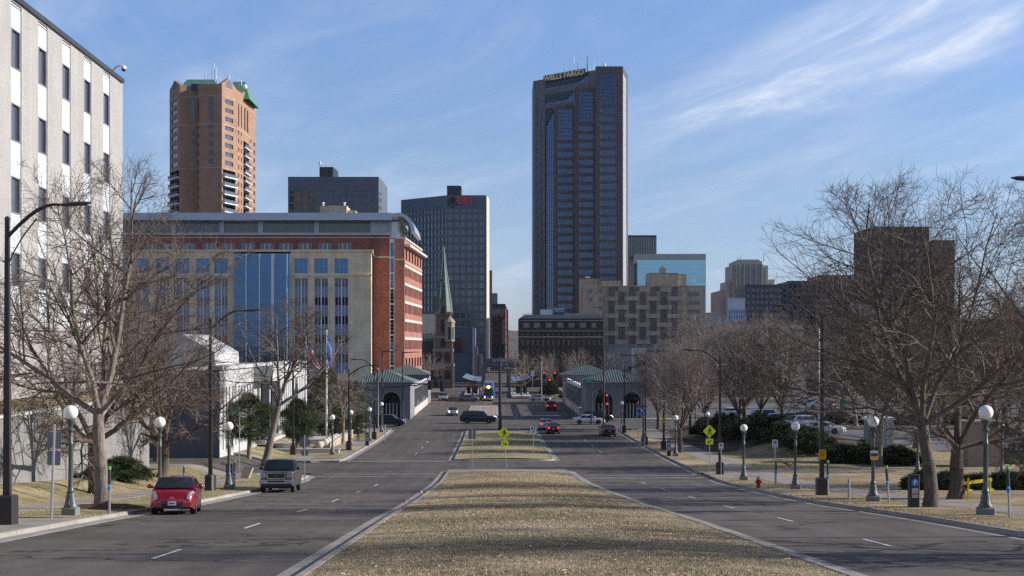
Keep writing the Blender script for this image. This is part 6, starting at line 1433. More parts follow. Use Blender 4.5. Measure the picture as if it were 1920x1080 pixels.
# ------------------------------------------------------------------ flags
def flag(label,px,d,ztop,pole_top,pole_base,sheetpts,mat_fn):
    pass
def flagpole(label,px,d,ytop):
    x=PX(px,d); z=ter(x,d)+.3; t=thing('flagpole',label,'flagpole',(x,d,z)); h=PZ(ytop,d)-z; m=MB(); m.lathe((0,0,0),[(.16,0),(.14,.3),(.11,.5),(.06,h)],10); m.build('pole',MWH,t,smooth=True); m=MB(); m.sphere((0,0,h+.1),.12,10,6); m.build('finial',MGOLD,t,smooth=True); return x,d
fx,fd=flagpole('white flagpole flying the striped flag',573.5,150,628); gx,gd=flagpole('white flagpole flying the blue flag, right of the striped one',612.5,163,622)
def cloth(label,pts_top,pts_bot,d,matfun,n=14,m_=10,amp=.22):
    "limp flag: two curves in pixels, interpolated; folds in depth"
    t=thing('flag',label,'flag',tuple(P(*pts_top[0],d))); V=[]
    def cv(pts,u): k=u*(len(pts)-1); i=min(int(k),len(pts)-2); f=k-i; return (pts[i][0]*(1-f)+pts[i+1][0]*f, pts[i][1]*(1-f)+pts[i+1][1]*f)
    mats={}; 
    for i in range(n):
        for j in range(m_):
            mt=matfun((i+.5)/n,(j+.5)/m_); mb_=mats.setdefault(mt,MB()); q=[]
            for a,b in ((i,j),(i+1,j),(i+1,j+1),(i,j+1)):
                u,v=a/n,b/m_; A=cv(pts_top,u); B=cv(pts_bot,u); p=P(A[0]*(1-v)+B[0]*v,A[1]*(1-v)+B[1]*v,d); p.y+=amp*math.sin(v*9+u*4)*(.3+v); q.append(p)
            mb_.quad(*q)
    for k,(mt,mb_) in enumerate(mats.items()):
        o=mb_.build({'flag_red':'red_stripe','flag_white':'white_stripe','flag_blue':'canton','flag_sky':'cloth','flag_seal':'seal'}[mt.name],mt,t,True); md=o.modifiers.new('s','SOLIDIFY'); md.thickness=.015
FR=M('flag_red',(.65,.04,.06),.8); FW=M('flag_white',(.75,.72,.72),.8); FB=M('flag_blue',(.03,.04,.16),.8); FS=M('flag_sky',(.14,.24,.62),.8); FSL=M('flag_seal',(.5,.45,.35),.8)
cloth('striped red and white flag hanging limp from the left white flagpole',[(575,638),(582,646),(590,664),(598,684),(603,690)],[(576,660),(580,668),(586,676),(593,688),(598,692)],149.8,lambda u,v: (FB if (u<.34 and v<.55) else (FR if int(v*10)%2==0 else FW)))
cloth('blue state flag with pale round seal hanging from the right white flagpole',[(613,629),(618,634),(622,650),(622,668),(619,684)],[(613,664),(613.5,672),(614,680),(614.5,688),(615,696)],162.8,lambda u,v: (FSL if (u-.5)**2*4+(v-.45)**2*3<.07 else FS))

# ------------------------------------------------------------------ traffic signals
MRL=emit('signal_red_glow',(1,.03,.02),2.2); MSL=M('signal_off',(.03,.03,.03),.4); MSIG=M('signal_black',(.02,.02,.02),.5)
def head(label,x,y,z,front=True,lit='red',sz=1):
    "front: lenses face the camera"
    t=thing('traffic_signal',label,'traffic signal',(x,y,z)); m=MB(); m.bbox(-.22*sz,-.12,-.62*sz,.22*sz,.12,.62*sz,.03); m.build('housing',MSIG,t); m=MB(); m.box(-.30*sz,.125,-.7*sz,.30*sz,.14,.7*sz); m.build('backplate',MSIG,t)
    s=-1 if front else 1
    for k,c in enumerate(('red','yellow','green')):
        zc=(.4-.4*k)*sz; m=MB(); m.tube((0,s*.121,zc),(0,s*.14,zc),.15*sz,.15*sz,14); m.build('lens',MRL if (front and c==lit) else MSL,t)
        m=MB(); n=8
        for i in range(n):
            a0,a1=R(180*i/n),R(180*(i+1)/n); m.prism([(.17*sz*math.cos(a0),s*.12,zc+.17*sz*math.sin(a0)),(.17*sz*math.cos(a1),s*.12,zc+.17*sz*math.sin(a1)),(.18*sz*math.cos(a1),s*.12,zc+.18*sz*math.sin(a1)),(.18*sz*math.cos(a0),s*.12,zc+.18*sz*math.sin(a0))],(0,0,0),(0,s*.25,0))
        m.build('visor',MSIG,t)
    return t
def mast(label,x,y,h,pts,r=.13,light=None):
    t=thing('signal_mast',label,'signal mast',(x,y,gz(y)+.1)); m=MB(); m.lathe((x,y,gz(y)+.1),[(r*1.7,0),(r*1.7,.35),(r,.4),(r*.7,h)],10); m.build('pole',MPOLE,t,True,True)
    for p in pts: m=MB(); m.path([Vector(q) for q in p],[.09]+[.07]*(len(p)-2)+[.045],8); m.build('arm',MPOLE,t,True,True)
    return t
d=197; x=PX(717,d); mast('traffic mast at the left crossing corner with a long arm over the street',x,d,PZ(657,d),[[(x,d,PZ(727,d)),(PX(850,d),d,PZ(717,d))],[(x,d,PZ(659,d)),(PX(745,d),d,PZ(657.5,d))]])
t=head('traffic signal seen from behind, nearest the left mast on its arm',PX(817,d),d-.02,PZ(716,d),False,sz=1.05); t=head('traffic signal seen from behind, outermost on the left arm',PX(829,d),d-.02,PZ(724,d),False,sz=1.05)
d=206; x=PX(755,d); mast('second traffic mast at the left, with an upper arm pointing right',x,d,PZ(661,d),[[(x,d,PZ(719,d)),(PX(806,d),d,PZ(719,d))],[(x,d,PZ(661,d)),(PX(786,d),d,PZ(660,d))]]); head('pair-mounted traffic signal between the two left arms, seen from behind',PX(806,d),d,PZ(722,d),False,sz=1.0); head('traffic signal above the left arm near the pavilion roof edge',PX(811,d),d+.3,PZ(703,d),False,sz=1.0)
x=PX(708,200); t=thing('signal_mast','dark pole with an amber light on top at the left crossing corner','signal mast',(x,200,0)); m=MB(); m.lathe((0,0,0),[(.25,0),(.25,.4),(.17,.5),(.13,8.2)],10); m.build('pole',MPOLE,t,smooth=True); m=MB(); m.sphere((0,0,8.35),.18,8,6); m.build('amber_lamp',M('amber',(.7,.15,.03),.4),t)
d=204; x=PX(1132,d); mast('traffic mast at the right crossing corner with an arm toward the street',x,d,PZ(655,d),[[(x,d,PZ(716,d)),(PX(1034,d),d,PZ(712,d))],[(x,d,PZ(655,d)),(PX(1102,d),d,PZ(654.5,d))]])
x=PX(1109,208); t=thing('signal_mast','shorter bare dark pole with a slanted arm in front of the right pavilion','signal mast',(x,208,.1)); m=MB(); m.lathe((0,0,0),[(.2,0),(.14,.3),(.10,6.6)],8); m.path([Vector((0,0,5)),Vector((1.3,0,5.9))],.04,6); m.build('pole',MPOLE,t,smooth=True)
d=204
for px,py,l in ((1030.5,711,'lit red traffic signal at the tip of the right signal arm'),(1137.5,740,'lit red traffic signal low on the right mast'),(1138,756,'second lit red traffic signal below it on the right mast')): head(l,PX(px,d),d-.3,PZ(py,d)-.4,True,'red',.85)
head('dark traffic signal seen side-on left of the right mast',PX(1126,d),d-.1,PZ(738,d),False,sz=.9)
d=296
for px,l in ((1020,'far lit red traffic signal, leftmost of three beyond the bridge'),(1040,'far lit red traffic signal, middle of three beyond the bridge'),(1060.5,'far lit red traffic signal, rightmost of three beyond the bridge')): head(l,PX(px,d),d,PZ(701,d)-.2,True,'red',1.15)
x=PX(1062,d+1); mast('far traffic mast beyond the bridge carrying three red signals',x,d+1,PZ(694,d),[[(x,d+1,PZ(699,d)),(PX(1015,d),d+1,PZ(698,d))]])
x=PX(1015.5,298); t=thing('utility_pole','white-topped post in front of the trees beyond the bridge','pole',(x,298,.1)); m=MB(); m.lathe((0,0,0),[(.12,0),(.10,8.2)],8); m.build('shaft',MGALV,t)
t=thing('lane_sign','small white lane sign between the far red signals','sign',(PX(998.5,295),295,PZ(700,295))); plate(t,.8,1.2,0,MWS_); m=MB(); m.tube((0,.05,-6),(0,.05,.4),.05,.05,6); m.build('post',MGALV,t)
t=thing('street_name_sign','small green street name plate beside the far red signals','sign',(PX(1051,296),296,PZ(701,296))); plate(t,1.1,.45,0,MGRS); m=MB(); m.box(-.2,.0,-.5,.2,.04,-.23); m.build('bracket',MGALV,t)
# pedestal furniture: pedestrian push post
# overhead-line mast in the median and wires
d=195; x=PX(937.5,d); t=thing('catenary_mast','tall black overhead-line mast at the tip of the far median','mast',(x,d-2,gz(d)+.1)); m=MB(); h=PZ(681,d)-gz(d); m.lathe((0,0,0),[(.35,0),(.35,.2),(.24,.3),(.20,h)],10); m.build('pole',MPOLE,t,smooth=True)
m=MB(); m.tube((0,0,h-.5),(2.8,0,h-.3),.06,.05,6).tube((0,0,h-1.6),(2.4,0,h-.45),.03,.03,6).tube((0,0,h-.5),(-2.6,0,h-.3),.06,.05,6); m.build('bracket',MPOLE,t,smooth=True); m=MB(); m.box(-.5,-.35,1.4,-.25,-.1,1.9); m.build('control_box',MWH,t)
def wire(label,a,b,sag=.4,r=.018):
    t=thing('overhead_wire',label,'wire',tuple(a)); a=Vector(a); b=Vector(b); n=10; pts=[a.lerp(b,i/n)-Vector((0,0,sag*4*(i/n)*(1-i/n))) for i in range(n+1)]; m=MB(); m.path(pts,r,4); m.build('strand',MDKMET,t,True)
wire('thin overhead line wire above the left track',(-1.35,192,7.6),(-1.35,300,6.6)); wire('thin overhead line wire above the right track',(2.3,192,7.6),(1.9,300,6.6)); wire('thin span wire from the left mast to the median mast',(PX(850,197),197,PZ(717,197)),(PX(937,193),193,7.9),.2); wire('thin span wire from the median mast to the right mast',(PX(938,193),193,7.9),(PX(1034,204),204,PZ(711,204)),.3)
# ------------------------------------------------------------------ station beyond the bridge
MSTEEL=M('station_steel',(.10,.12,.13),.5,.4); MCAN=M('canopy_glass',(.16,.22,.24),.3,.2)
def platform(name,label,xa,xb,y0,y1,tilt):
    t=thing(name,label,'station platform',((xa+xb)/2,y0,0)); m=MB(); m.box(xa,y0,0,xb,y1,.4); m.build('slab',MLGC,t,True)
    m=MB(); m.box(xa+(.0 if tilt<0 else 0),y0,.401,xb,y0+.5,.405); m.build('edge_strip',MYEL,t,True)
    n=8
    for k in range(n):
        y=y0+3+(y1-y0-6)*k/(n-1); x=(xa+xb)/2; m=MB(); m.box(x-.12,y-.12,.4,x+.12,y+.12,3.6); m.tube((x,y,3.0),(x+1.6*tilt,y,4.3),.07,.05,5).tube((x,y,3.0),(x-1.5*tilt,y,3.7),.07,.05,5); m.build('canopy_post',MSTEEL,t,True)
    m=MB(); x=(xa+xb)/2; m.prism([(x-1.9*tilt,y0+2,3.6),(x,y0+2,3.75),(x+2.2*tilt,y0+2,4.5),(x+2.2*tilt,y0+2,4.62),(x,y0+2,3.9),(x-1.9*tilt,y0+2,3.74)],(0,0,0),(0,y1-y0-8,0)); m.build('canopy_roof',MCAN,t,True)
    m=MB(); x=xa+.2 if tilt>0 else xb-.2
    for k in range(12): m.box(x-.03,y0+1+k*3.0,.4,x+.03,y0+1.06+k*3.0,1.5)
    m.box(x-.03,y0+1,1.45,x+.03,y0+34.5,1.5); m.build('handrail',MWH,t,True); m=MB(); m.box((xa+xb)/2-.9,y0+.6,2.6,(xa+xb)/2+.9,y0+.9,3.1); m.build('name_board',M('amber_board',(.35,.16,.04),.5),t,True)
    for s_ in (-.8,.8): m=MB(); m.box((xa+xb)/2+s_-.45,y0+5,.9,(xa+xb)/2+s_+.45,y0+5.08,2.6); m.build('windscreen',MGLD,t,True)
platform('station_platform','left tram platform with sloping glass canopy beside the blue train',-7.2,-3.1,318,372,-1)
platform('station_platform','right tram platform with sloping glass canopy and white railings',3.8,8.2,318,372,1)
for k in range(5):
    y=326+22*k; t=thing('catenary_portal','steel overhead-line portal above the station tracks, one of a receding row','mast',(0,y,0),group='overhead line portals over the tracks'); m=MB(); m.box(-3.0,y-.12,0,-2.8,y+.12,7.2); m.build('pole',MSTEEL,t,True); m=MB(); m.box(3.4,y-.12,0,3.6,y+.12,7.2); m.build('pole',MSTEEL,t,True); m=MB(); m.box(-3.0,y-.08,7.0,3.6,y+.08,7.2).tube((-2.9,y,6.2),(-1.3,y,6.5),.03,.03,4).tube((3.5,y,6.2),(1.9,y,6.5),.03,.03,4); m.build('beam',MSTEEL,t,True)
# ------------------------------------------------------------------ light rail train
def train():
    d=302; xc=-1.35; t=thing('tram_train','blue and yellow light rail train with a bright headlight at the station','train',(xc,d,.02)); BL=paint('train_blue',(.015,.07,.40),.2); YE=paint('train_yellow',(.80,.50,.03),.1)
    W=1.33; prof=[(.35,0,0),(.9,0,-.35),(1.35,0,-.38),(2.3,0,-.15),(3.05,0,.25),(3.5,0,.6)]
    # body: sections along y from nose to tail with rounded plan
    m=MB(); ys_=[(-.4,.72),(0,.90),(.5,.98),(1.2,1.0),(28,1.0)]
    zs=[.35,.95,1.5,2.4,3.1,3.45,3.6]; wf=[1,1.02,1.02,.98,.93,.80,.55]; nose=[.1,-.1,-.1,.12,.45,.8,1.2]
    def ring(i): 
        y,f=ys_[i]; L=[]; 
        for z,w_,no in zip(zs,wf,nose): L.append((W*w_*f,y+(no if i<3 else 0),z))
        return L
    for i in range(len(ys_)):
        rg=ring(i); m.v+= [(x,y,z) for x,y,z in rg]+[(-x,y,z) for x,y,z in rg[::-1]]
    n=14
    for i in range(len(ys_)-1):
        for j in range(n-1): a=i*n+j; m.f.append((a,a+n,a+n+1,a+1))
        m.f.append((i*n+n-1,(i+1)*n+n-1,(i+1)*n,i*n))
    m.f.append(tuple(range(n))); b=m.build('body',BL,t,smooth=True)
    m=MB(); m.prism([(-1.25,-.42,.30),(1.25,-.42,.30),(1.35,-.30,.62),(-1.35,-.30,.62)],(0,-.08,0),(0,.5,0)); m.build('bumper',YE,t)
    m=MB(); m.box(-1.1,-.1,.12,1.1,27,.32); m.build('underframe',MBLACK,t)
    m=MB(); m.prism([(-.95,0,1.45),(.95,0,1.45),(1.0,.02,2.35),(-1.0,.02,2.35)],(0,-.62,0),(0,-.35,0)); m.build('windscreen',MGLD,t)
    m=MB(); m.prism([(-1.12,0,2.42),(1.12,0,2.42),(1.05,0,3.12),(-1.05,0,3.12)],(0,-.36,0),(0,.3,0)); m.build('destination_band',YE,t); m=MB(); m.box(-.7,-.40,2.5,.7,-.365,2.72); m.build('destination_display',MBLACK,t)
    m=MB(); m.tube((0,-.365,2.92),(0,-.50,2.92),.20,.20,14); m.build('headlight',emit('headlight_glow',(1,.93,.78),25),t)
    for s in (-.8,.8): m=MB(); m.tube((s,-.5,.85),(s,-.62,.85),.09,.09,10); m.build('headlight',emit('low_beam_glow',(1,.95,.85),5),t)
    m=MB(); m.path([Vector((0,3,3.6)),Vector((-.0,4.6,4.9)),Vector((0,3.2,6.3))],.05,6); m.box(-.8,3.1,6.3,.8,3.3,6.36); m.build('pantograph',MSTEEL,t); m=MB(); m.box(-.9,2,3.6,.9,9,3.95); m.build('roof_unit',MGRMET,t)
    for s in (-1,1):
        m=MB()
        for k in range(8): m.box(s*1.36-.02,1.6+3.2*k,1.35,s*1.36+.02,4.2+3.2*k,2.5)
        m.build('side_window',MGLD,t); m=MB(); m.box(s*1.365-.01,1.3,.75,s*1.365+.01,27,1.05); m.build('side_stripe',YE,t)
train()

# ------------------------------------------------------------------ cars
MTYRE=M('tyre_rubber',(.018,.018,.018),.85); MRIM=M('alloy_rim',(.50,.51,.53),.3,.8); MCG=glass('car_glass',(.012,.016,.020),.03,rnd=.1); MPL=M('black_plastic',(.02,.02,.022),.55)
MHL=M('headlight_lens',(.40,.42,.44),.12,.35,var=.25,scale=6); MTL=M('tail_lamp_red',(.35,.01,.012),.2); MTLG=emit('tail_lamp_glow',(1,.02,.02),1.8); MPLATE=M('licence_plate',(.50,.56,.64),.5,var=.1,scale=8); MCHR=M('chrome',(.6,.62,.65),.12,.95)
def car(name,label,cat,kind,col,lit=False,group=None,head_lit=False):
    "front points to -y, wheels on z=0, centred on the wheelbase"
    K=dict(hatch=dict(L=4.46,W=1.755,H=1.47,hood=.95,belt=.98,wb=2.64,r=.33,A=.95,B=1.75,C=3.35,D=4.28,tail=1.02,nose=.62),
      sedan=dict(L=4.75,W=1.83,H=1.46,hood=.95,belt=.98,wb=2.8,r=.33,A=1.15,B=1.95,C=3.35,D=4.15,tail=1.03,nose=.6),
      suv=dict(L=4.7,W=1.88,H=1.72,hood=1.09,belt=1.12,wb=2.75,r=.36,A=1.15,B=1.80,C=4.1,D=4.58,tail=1.12,nose=.75),
      bigsuv=dict(L=5.5,W=2.02,H=1.92,hood=1.19,belt=1.22,wb=3.2,r=.40,A=1.45,B=2.1,C=4.95,D=5.36,tail=1.22,nose=.9),
      minivan=dict(L=5.0,W=1.95,H=1.75,hood=1.05,belt=1.08,wb=3.0,r=.34,A=.85,B=1.75,C=4.4,D=4.88,tail=1.08,nose=.65),
      pickup=dict(L=5.75,W=2.0,H=1.92,hood=1.24,belt=1.27,wb=3.6,r=.41,A=1.5,B=2.15,C=3.55,D=3.85,tail=1.28,nose=1.08))[kind]
    L,W,H=K['L'],K['W'],K['H']; t=thing(name,label,cat,group=group); PT=paint('car_paint_%02d%02d%02d'%tuple(int(c*99) for c in col),col); r=K['r']; x0=-L/2
    xf=-K['wb']/2-.0+(.05 if kind!='pickup' else -.05); xr=xf+K['wb']
    N=46; S=[x0+L*(i/(N-1)) for i in range(N)]
    for xw in (xf,xr):
        for q in (-1.16,-1.1,-.8,-.4,0,.4,.8,1.1,1.16): S.append(xw+q*r)
    S=sorted(set(round(s,3) for s in S))
    bk=kind in ('pickup',)
    def top(s):
        u=(s-x0); A,D=K['A'],K['D']
        if u<A: v=u/A; return K['nose']+(K['hood']-K['nose'])*min(1,(v*4.5))**.5*.82+(K['hood']-K['nose'])*.18*v if u>=0 else K['nose']
        if u>D: return K['tail']-(.05*((u-D)/(L-D))**2 if not bk else 0)
        v=(u-A)/(D-A); return K['hood']+(K['tail']-K['hood'])*v
    def wid(s):
        u=(s-x0)/L; e=min(u,1-u)*L; f=1-(.17 if kind!='pickup' else .09)*max(0,1-e/.75)**2.2-.02*max(0,1-e/1.6); return W/2*f
    def low(s):
        u=s-x0; b=.20 if kind in('hatch','sedan','minivan') else (.30 if kind!='pickup' else .36); e=min(u,L-u); z=b+.10*max(0,1-e/.5)
        for xw in (xf,xr):
            q=abs(s-xw)
            if q<=1.16*r+.002: z=max(z,r+math.sqrt(max(0,(1.16*r)**2-q*q))) if q<1.16*r else z
        return z
    def rpt(c,t):
        i=min(int(t),len(c)-2); f=t-i; return (c[i][0]*(1-f)+c[i+1][0]*f, c[i][1]*(1-f)+c[i+1][1]*f)
    def ringat(s):
        w=wid(s); zt=top(s); zl=min(low(s),zt-.12); zm=zl+(zt-zl)*(.3 if zl>.5 else .45); zsh=zt-.10 if zt-.10>zl+.05 else zt-.05
        return [(w*.965,zl),(w*1.0,zm),(w*.992,zl+(zsh-zl)*.8),(w*.965,zsh),(w*.90,zt-.02),(w*.6,zt+.012),(0,zt+.02)]
    m=MB(); cols=[]
    for s in S:
        w=wid(s); zt=top(s); zl=min(low(s),zt-.12); zm=zl+(zt-zl)*.45
        if zl>.5: zm=zl+(zt-zl)*.3
        zsh=zt-.10 if zt-.10>zl+.05 else zt-.05
        c=[(w*.965,zl),(w*1.0,zm),(w*.992,zl+(zsh-zl)*.8),(w*.965,zsh),(w*.90,zt-.02),(w*.6,zt+.012),(0,zt+.02)]
        cols.append(c); m.v+=[(x,s,z) for x,z in c]+[(-x,s,z) for x,z in c[:-1][::-1]]
    n=13
    for i in range(len(S)-1):
        for j in range(n-1): a=i*n+j; m.f.append((a,a+1,a+n+1,a+n))
    m.f.append(tuple(range(n-1,-1,-1))); k=(len(S)-1)*n; m.f.append(tuple(range(k,k+n)))
    m.build('body',PT,t,smooth=True)
    # cabin
    A,B,C,D=(x0+K[q] for q in 'ABCD'); zb=K['belt']-.03; wb_=W/2*.955; wr=W/2*(.74 if kind!='pickup' else .80); zr=H-.06
    def cabp(y,z,f=1):  # half width at height
        q=max(0,(z-zb)/(zr-zb)); return wb_+(wr-wb_)*q**1.15
    m=MB(); st=[(A-.02,zb-.02),(B,zr),(B+(C-B)*.35,H),(B+(C-B)*.75,H-.01),(C,zr+.01),(D,zb+.02)]
    # shell: base ring and roof ring with rounded roof
    pts=[]
    for y,z in st:
        q=(z-zb)/(zr-zb)
        w0=wb_ ; w1=cabp(y,min(z,zr))
        pts.append((y,z,w1))
    for (y,z,w1) in pts: m.v+=[(wb_,min(max(y,A),D),zb-.16),(w1,y,min(z,zr)-.0),(w1*.86,y,z+.015 if z<zr else z-.02),(0,y,z+.02),(-w1*.86,y,z+.015 if z<zr else z-.02),(-w1,y,min(z,zr)),(-wb_,min(max(y,A),D),zb-.16)]
    for i in range(len(pts)-1):
        for j in range(6): a=i*7+j; m.f.append((a,a+1,a+8,a+7))
    m.poly([(wb_,A-.02,zb-.2),(wb_*.98,A-.02,zb-.02),(0,A-.06,zb+.0),(-wb_*.98,A-.02,zb-.02),(-wb_,A-.02,zb-.2)])
    m.build('cabin',PT,t,smooth=True)
    # glass: windscreen, rear, sides (proud of the shell)
    def gq(name,p,mt=MCG): g=MB(); g.poly([Vector(q) for q in p]); return g.build(name,mt,t)
    e=.012; dy=B-A; nx=Vector((0,-(zr-zb),dy)).normalized()*.022
    f=lambda v: (A+dy*v, zb+(zr-zb)*v)
    g=MB(); rows_=[]
    for v in (.06,.35,.65,.95):
        y,z=f(v); w=cabp(y,z)*.93; rows_.append([(w,y,z),(w*.5,y-.035,z+.015),(-w*.5,y-.035,z+.015),(-w,y,z)])
    for rr in rows_: g.v+=[tuple(Vector(p)+nx*1.6) for p in rr]
    for i in range(3):
        for j in range(3): a=i*4+j; g.f.append((a,a+4,a+5,a+1))
    g.build('windscreen',MCG,t,smooth=True)
    dy2=D-C; n2=Vector((0,(zr-zb),dy2)).normalized()*.03
    q=[]
    for v,wv in ((.92,.9),(.22,.9)):
        y=D-dy2*v; z=zb+(zr-zb)*v; w=cabp(y,z)*wv; q.append((y,z,w))
    gq('rear_window',[Vector((-q[1][2],q[1][0],q[1][1]))+n2,Vector((-q[0][2],q[0][0],q[0][1]))+n2,Vector((q[0][2],q[0][0],q[0][1]))+n2,Vector((q[1][2],q[1][0],q[1][1]))+n2])
    div=[A+(B-A)*.55,(A+D)/2-.05+(.15 if kind in('sedan','hatch') else 0),D-(D-C)*.5]
    if kind in('bigsuv','minivan','suv'): div=[A+(B-A)*.5,A+(D-A)*.40,A+(D-A)*.70,D-(D-C)*.45]
    for s in (-1,1):
        for a,b in zip(div,div[1:]):
            za=zb+.06; ztp=zr-.05
            def lim(y,z): # keep inside the sloping pillars
                ya=A+(B-A)*(z-zb)/(zr-zb)+.10; yd=D-(D-C)*(z-zb)/(zr-zb)-.10; return min(max(y,ya),yd)
            pp=[(a+.04,za),(b-.04,za),(b-.04,ztp),(a+.04,ztp)]; pp=[(lim(y,z),z) for y,z in pp]
            vv=[Vector((s*(cabp(y,z)+.014),y,z)) for y,z in pp]
            if abs(vv[2].y-vv[3].y)>.02: gq('side_window',vv if s>0 else vv[::-1])
        # mirror, handles
        mm=MB(); mm.sphere((0,0,0),.12,10,7,1.0,.55,.75); mm.xf(TR(s*(W/2+.10),A+.38,K['belt']+.10)); mo=mm.build('mirror',PT if kind!='pickup' else MPL,t,smooth=True); mm=MB(); mm.tube((s*(W/2-.06),A+.40,K['belt']+.04),(s*(W/2+.05),A+.39,K['belt']+.06),.03,.03,6); mm.build('mirror_arm',MPL,mo)
        for yy in (A+1.25,A+2.25 if kind!='pickup' else A+1.9): mm=MB(); mm.bbox(-.015,-.09,-.015,.015,.09,.015,.008); mm.xf(TR(s*(W/2+.005),yy,K['belt']-.14)); mm.build('door_handle',MCHR if kind=='sedan' else PT,t)
        mm=MB(); mm.box(s*(W/2-.02)-.02,xf+r*1.25,.24 if kind!='pickup' else .36,s*(W/2-.02)+.02,xr-r*1.25,.31 if kind!='pickup' else .44); mm.build('sill',MPL,t)
    # wheels
    for xw in (xf,xr):
        for s in (-1,1):
            mm=MB(); n_=22; pr=[(r*.60,-.11),(r*.93,-.115),(r,-.085),(r,.085),(r*.93,.115),(r*.60,.11)]; mm.lathe((0,0,0),pr,n_); mm.xf(TR(s*(W/2-.135),xw,r)@Matrix.Rotation(R(90*s),4,'Y')); w_=mm.build('wheel',MTYRE,t,smooth=True)
            mm=MB(); mm.lathe((0,0,0),[(r*.64,-.10),(r*.64,.10),(r*.58,.112),(r*.54,.07),(r*.1,.07)],20); 
            for k in range(5):
                a=2*math.pi*k/5; mm.prism([(-.045,r*.08,.07),(.045,r*.08,.07),(.03,r*.60,.105),(-.03,r*.60,.105)],(0,0,0),(0,0,.012)) ; nv=8; Mr=Matrix.Rotation(a,4,'Z'); mm.v[-nv:]=[tuple(Mr@Vector(v)) for v in mm.v[-nv:]]
            mm.lathe((0,0,0),[(r*.16,.06),(r*.14,.12)],10); mm.xf(TR(s*(W/2-.135),xw,r)@Matrix.Rotation(R(90*s),4,'Y')); mm.build('rim',MRIM,w_,smooth=False)
    mm=MB(); mm.box(-W/2*.72,x0+.25,.22,W/2*.72,-x0-.25,K['nose']-.05).box(-W/2*.88,xf-r*1.2,.3,W/2*.88,xf+r*1.2,K['hood']-.1).box(-W/2*.88,xr-r*1.2,.3,W/2*.88,xr+r*1.2,K['tail']-.12); mm.build('underbody',MBLACK,t)
    # front details
    fy=x0-.012; nz=K['nose']
    def fquad(name,pts,mt,sy=0,dy_=.05): g=MB(); g.prism([(x,0,z) for x,z in pts],(0,fy-.012+sy,0),(0,fy+dy_+sy,0)); return g.build(name,mt,t)
    Wn=W/2*.80
    if kind=='pickup':
        fquad('grille_frame',[(-.52,.80),(.52,.80),(.56,1.16),(-.56,1.16)],MCHR,-.02); fquad('grille',[(-.46,.84),(.46,.84),(.50,1.11),(-.50,1.11)],MPL,-.035); g=MB(); g.tube((0,fy-.05,.98),(0,fy-.03,.98),.10,.10,16); g.xf(TR(0,0,.98)@Matrix.Diagonal((1.5,1,.62,1))@TR(0,0,-.98)); g.build('badge',M('badge_blue',(.04,.08,.2),.3),t)
        g=MB(); g.box(-.97,fy-.10,.52,.97,fy+.1,.74); g.build('bumper',M('silver_bumper',(.42,.42,.43),.3,.6),t); g=MB(); g.box(-.48,fy-.108,.60,.48,fy-.101,.70).box(-.9,fy-.09,.36,.9,fy+.08,.51); g.build('air_intake',MPL,t)
        for s in (-1,1):
            g=MB(); g.prism([(s*.60,0,.86),(s*.91,0,.84),(s*.92,0,1.15),(s*.60,0,1.13)],(0,fy-.03,0),(0,fy+.12,0)); g.build('headlight',MHL,t); g=MB(); g.box(s*.72-.14,fy-.112,.56,s*.72+.14,fy-.101,.68); g.build('fog_lamp',MHL,t)
        # load bed
        g=MB(); g.box(-.86,D+.15,K['tail']-.0,.86,-x0-.12,K['tail']+.035); g.build('bed_cover',MPL,t)
        g=MB(); g.prism([(-.72,0,1.23),(.72,0,1.23),(.66,0,1.27),(-.66,0,1.27)],(0,x0+.10,0),(0,x0+.22,0)); g.build('hood_deflector',MPL,t)
    else:
        lowz=.26 if kind in('hatch','sedan','minivan') else .36
        fquad('grille',[(-Wn*.62,nz-.10),(-Wn*.52,nz-.27),(Wn*.52,nz-.27),(Wn*.62,nz-.10)] if kind=='hatch' else [(-Wn*.5,nz-.02),(-Wn*.42,nz-.22),(Wn*.42,nz-.22),(Wn*.5,nz-.02)],MPL)
        fquad('lower_grille',[(-Wn*.62,lowz+.02),(Wn*.62,lowz+.02),(Wn*.55,lowz+.12),(-Wn*.55,lowz+.12)],MPL)
        if kind=='hatch':
            fquad('bumper_bar',[(-Wn*.56,nz-.15),(Wn*.56,nz-.15),(Wn*.54,nz-.185),(-Wn*.54,nz-.185)],PT,-.012)
            g=MB(); n_=20
            for i in range(n_):
                a0,a1=2*math.pi*i/n_,2*math.pi*(i+1)/n_; g.tube((.085*math.cos(a0),fy-.03,nz+.02+.062*math.sin(a0)),(.085*math.cos(a1),fy-.03,nz+.02+.062*math.sin(a1)),.009,.009,5)
            g.path([Vector((-.08,fy-.03,nz+.03)),Vector((-.03,fy-.03,nz+.05)),Vector((0,fy-.03,nz+.01)),Vector((.03,fy-.03,nz+.05)),Vector((.08,fy-.03,nz+.03))],.009,5); g.build('badge',MCHR,t)
        for s in (-1,1):
            ang=.30; hz=nz+.06
            g=MB(); sl_=[0,.03,.07,.12,.19,.28,.38,.50]
            for i_,u_ in enumerate(sl_):
                ss=x0+u_; c_=ringat(ss); v_=u_/.50; t0_=3.15+.45*v_**2; t1_=4.5-.7*v_
                for q_ in range(5):
                    x_,z_=rpt(c_,t0_+(t1_-t0_)*q_/4); g.v.append((s*(x_+.010),ss-.012,z_+.010))
            for i_ in range(len(sl_)-1):
                for q_ in range(4): a=i_*5+q_; g.f.append((a,a+1,a+6,a+5) if s<0 else (a,a+5,a+6,a+1))
            g.f.append((0,1,2,3,4)); g.build('headlight',emit('car_headlight_glow',(1,.97,.9),2.2) if head_lit else MHL,t)
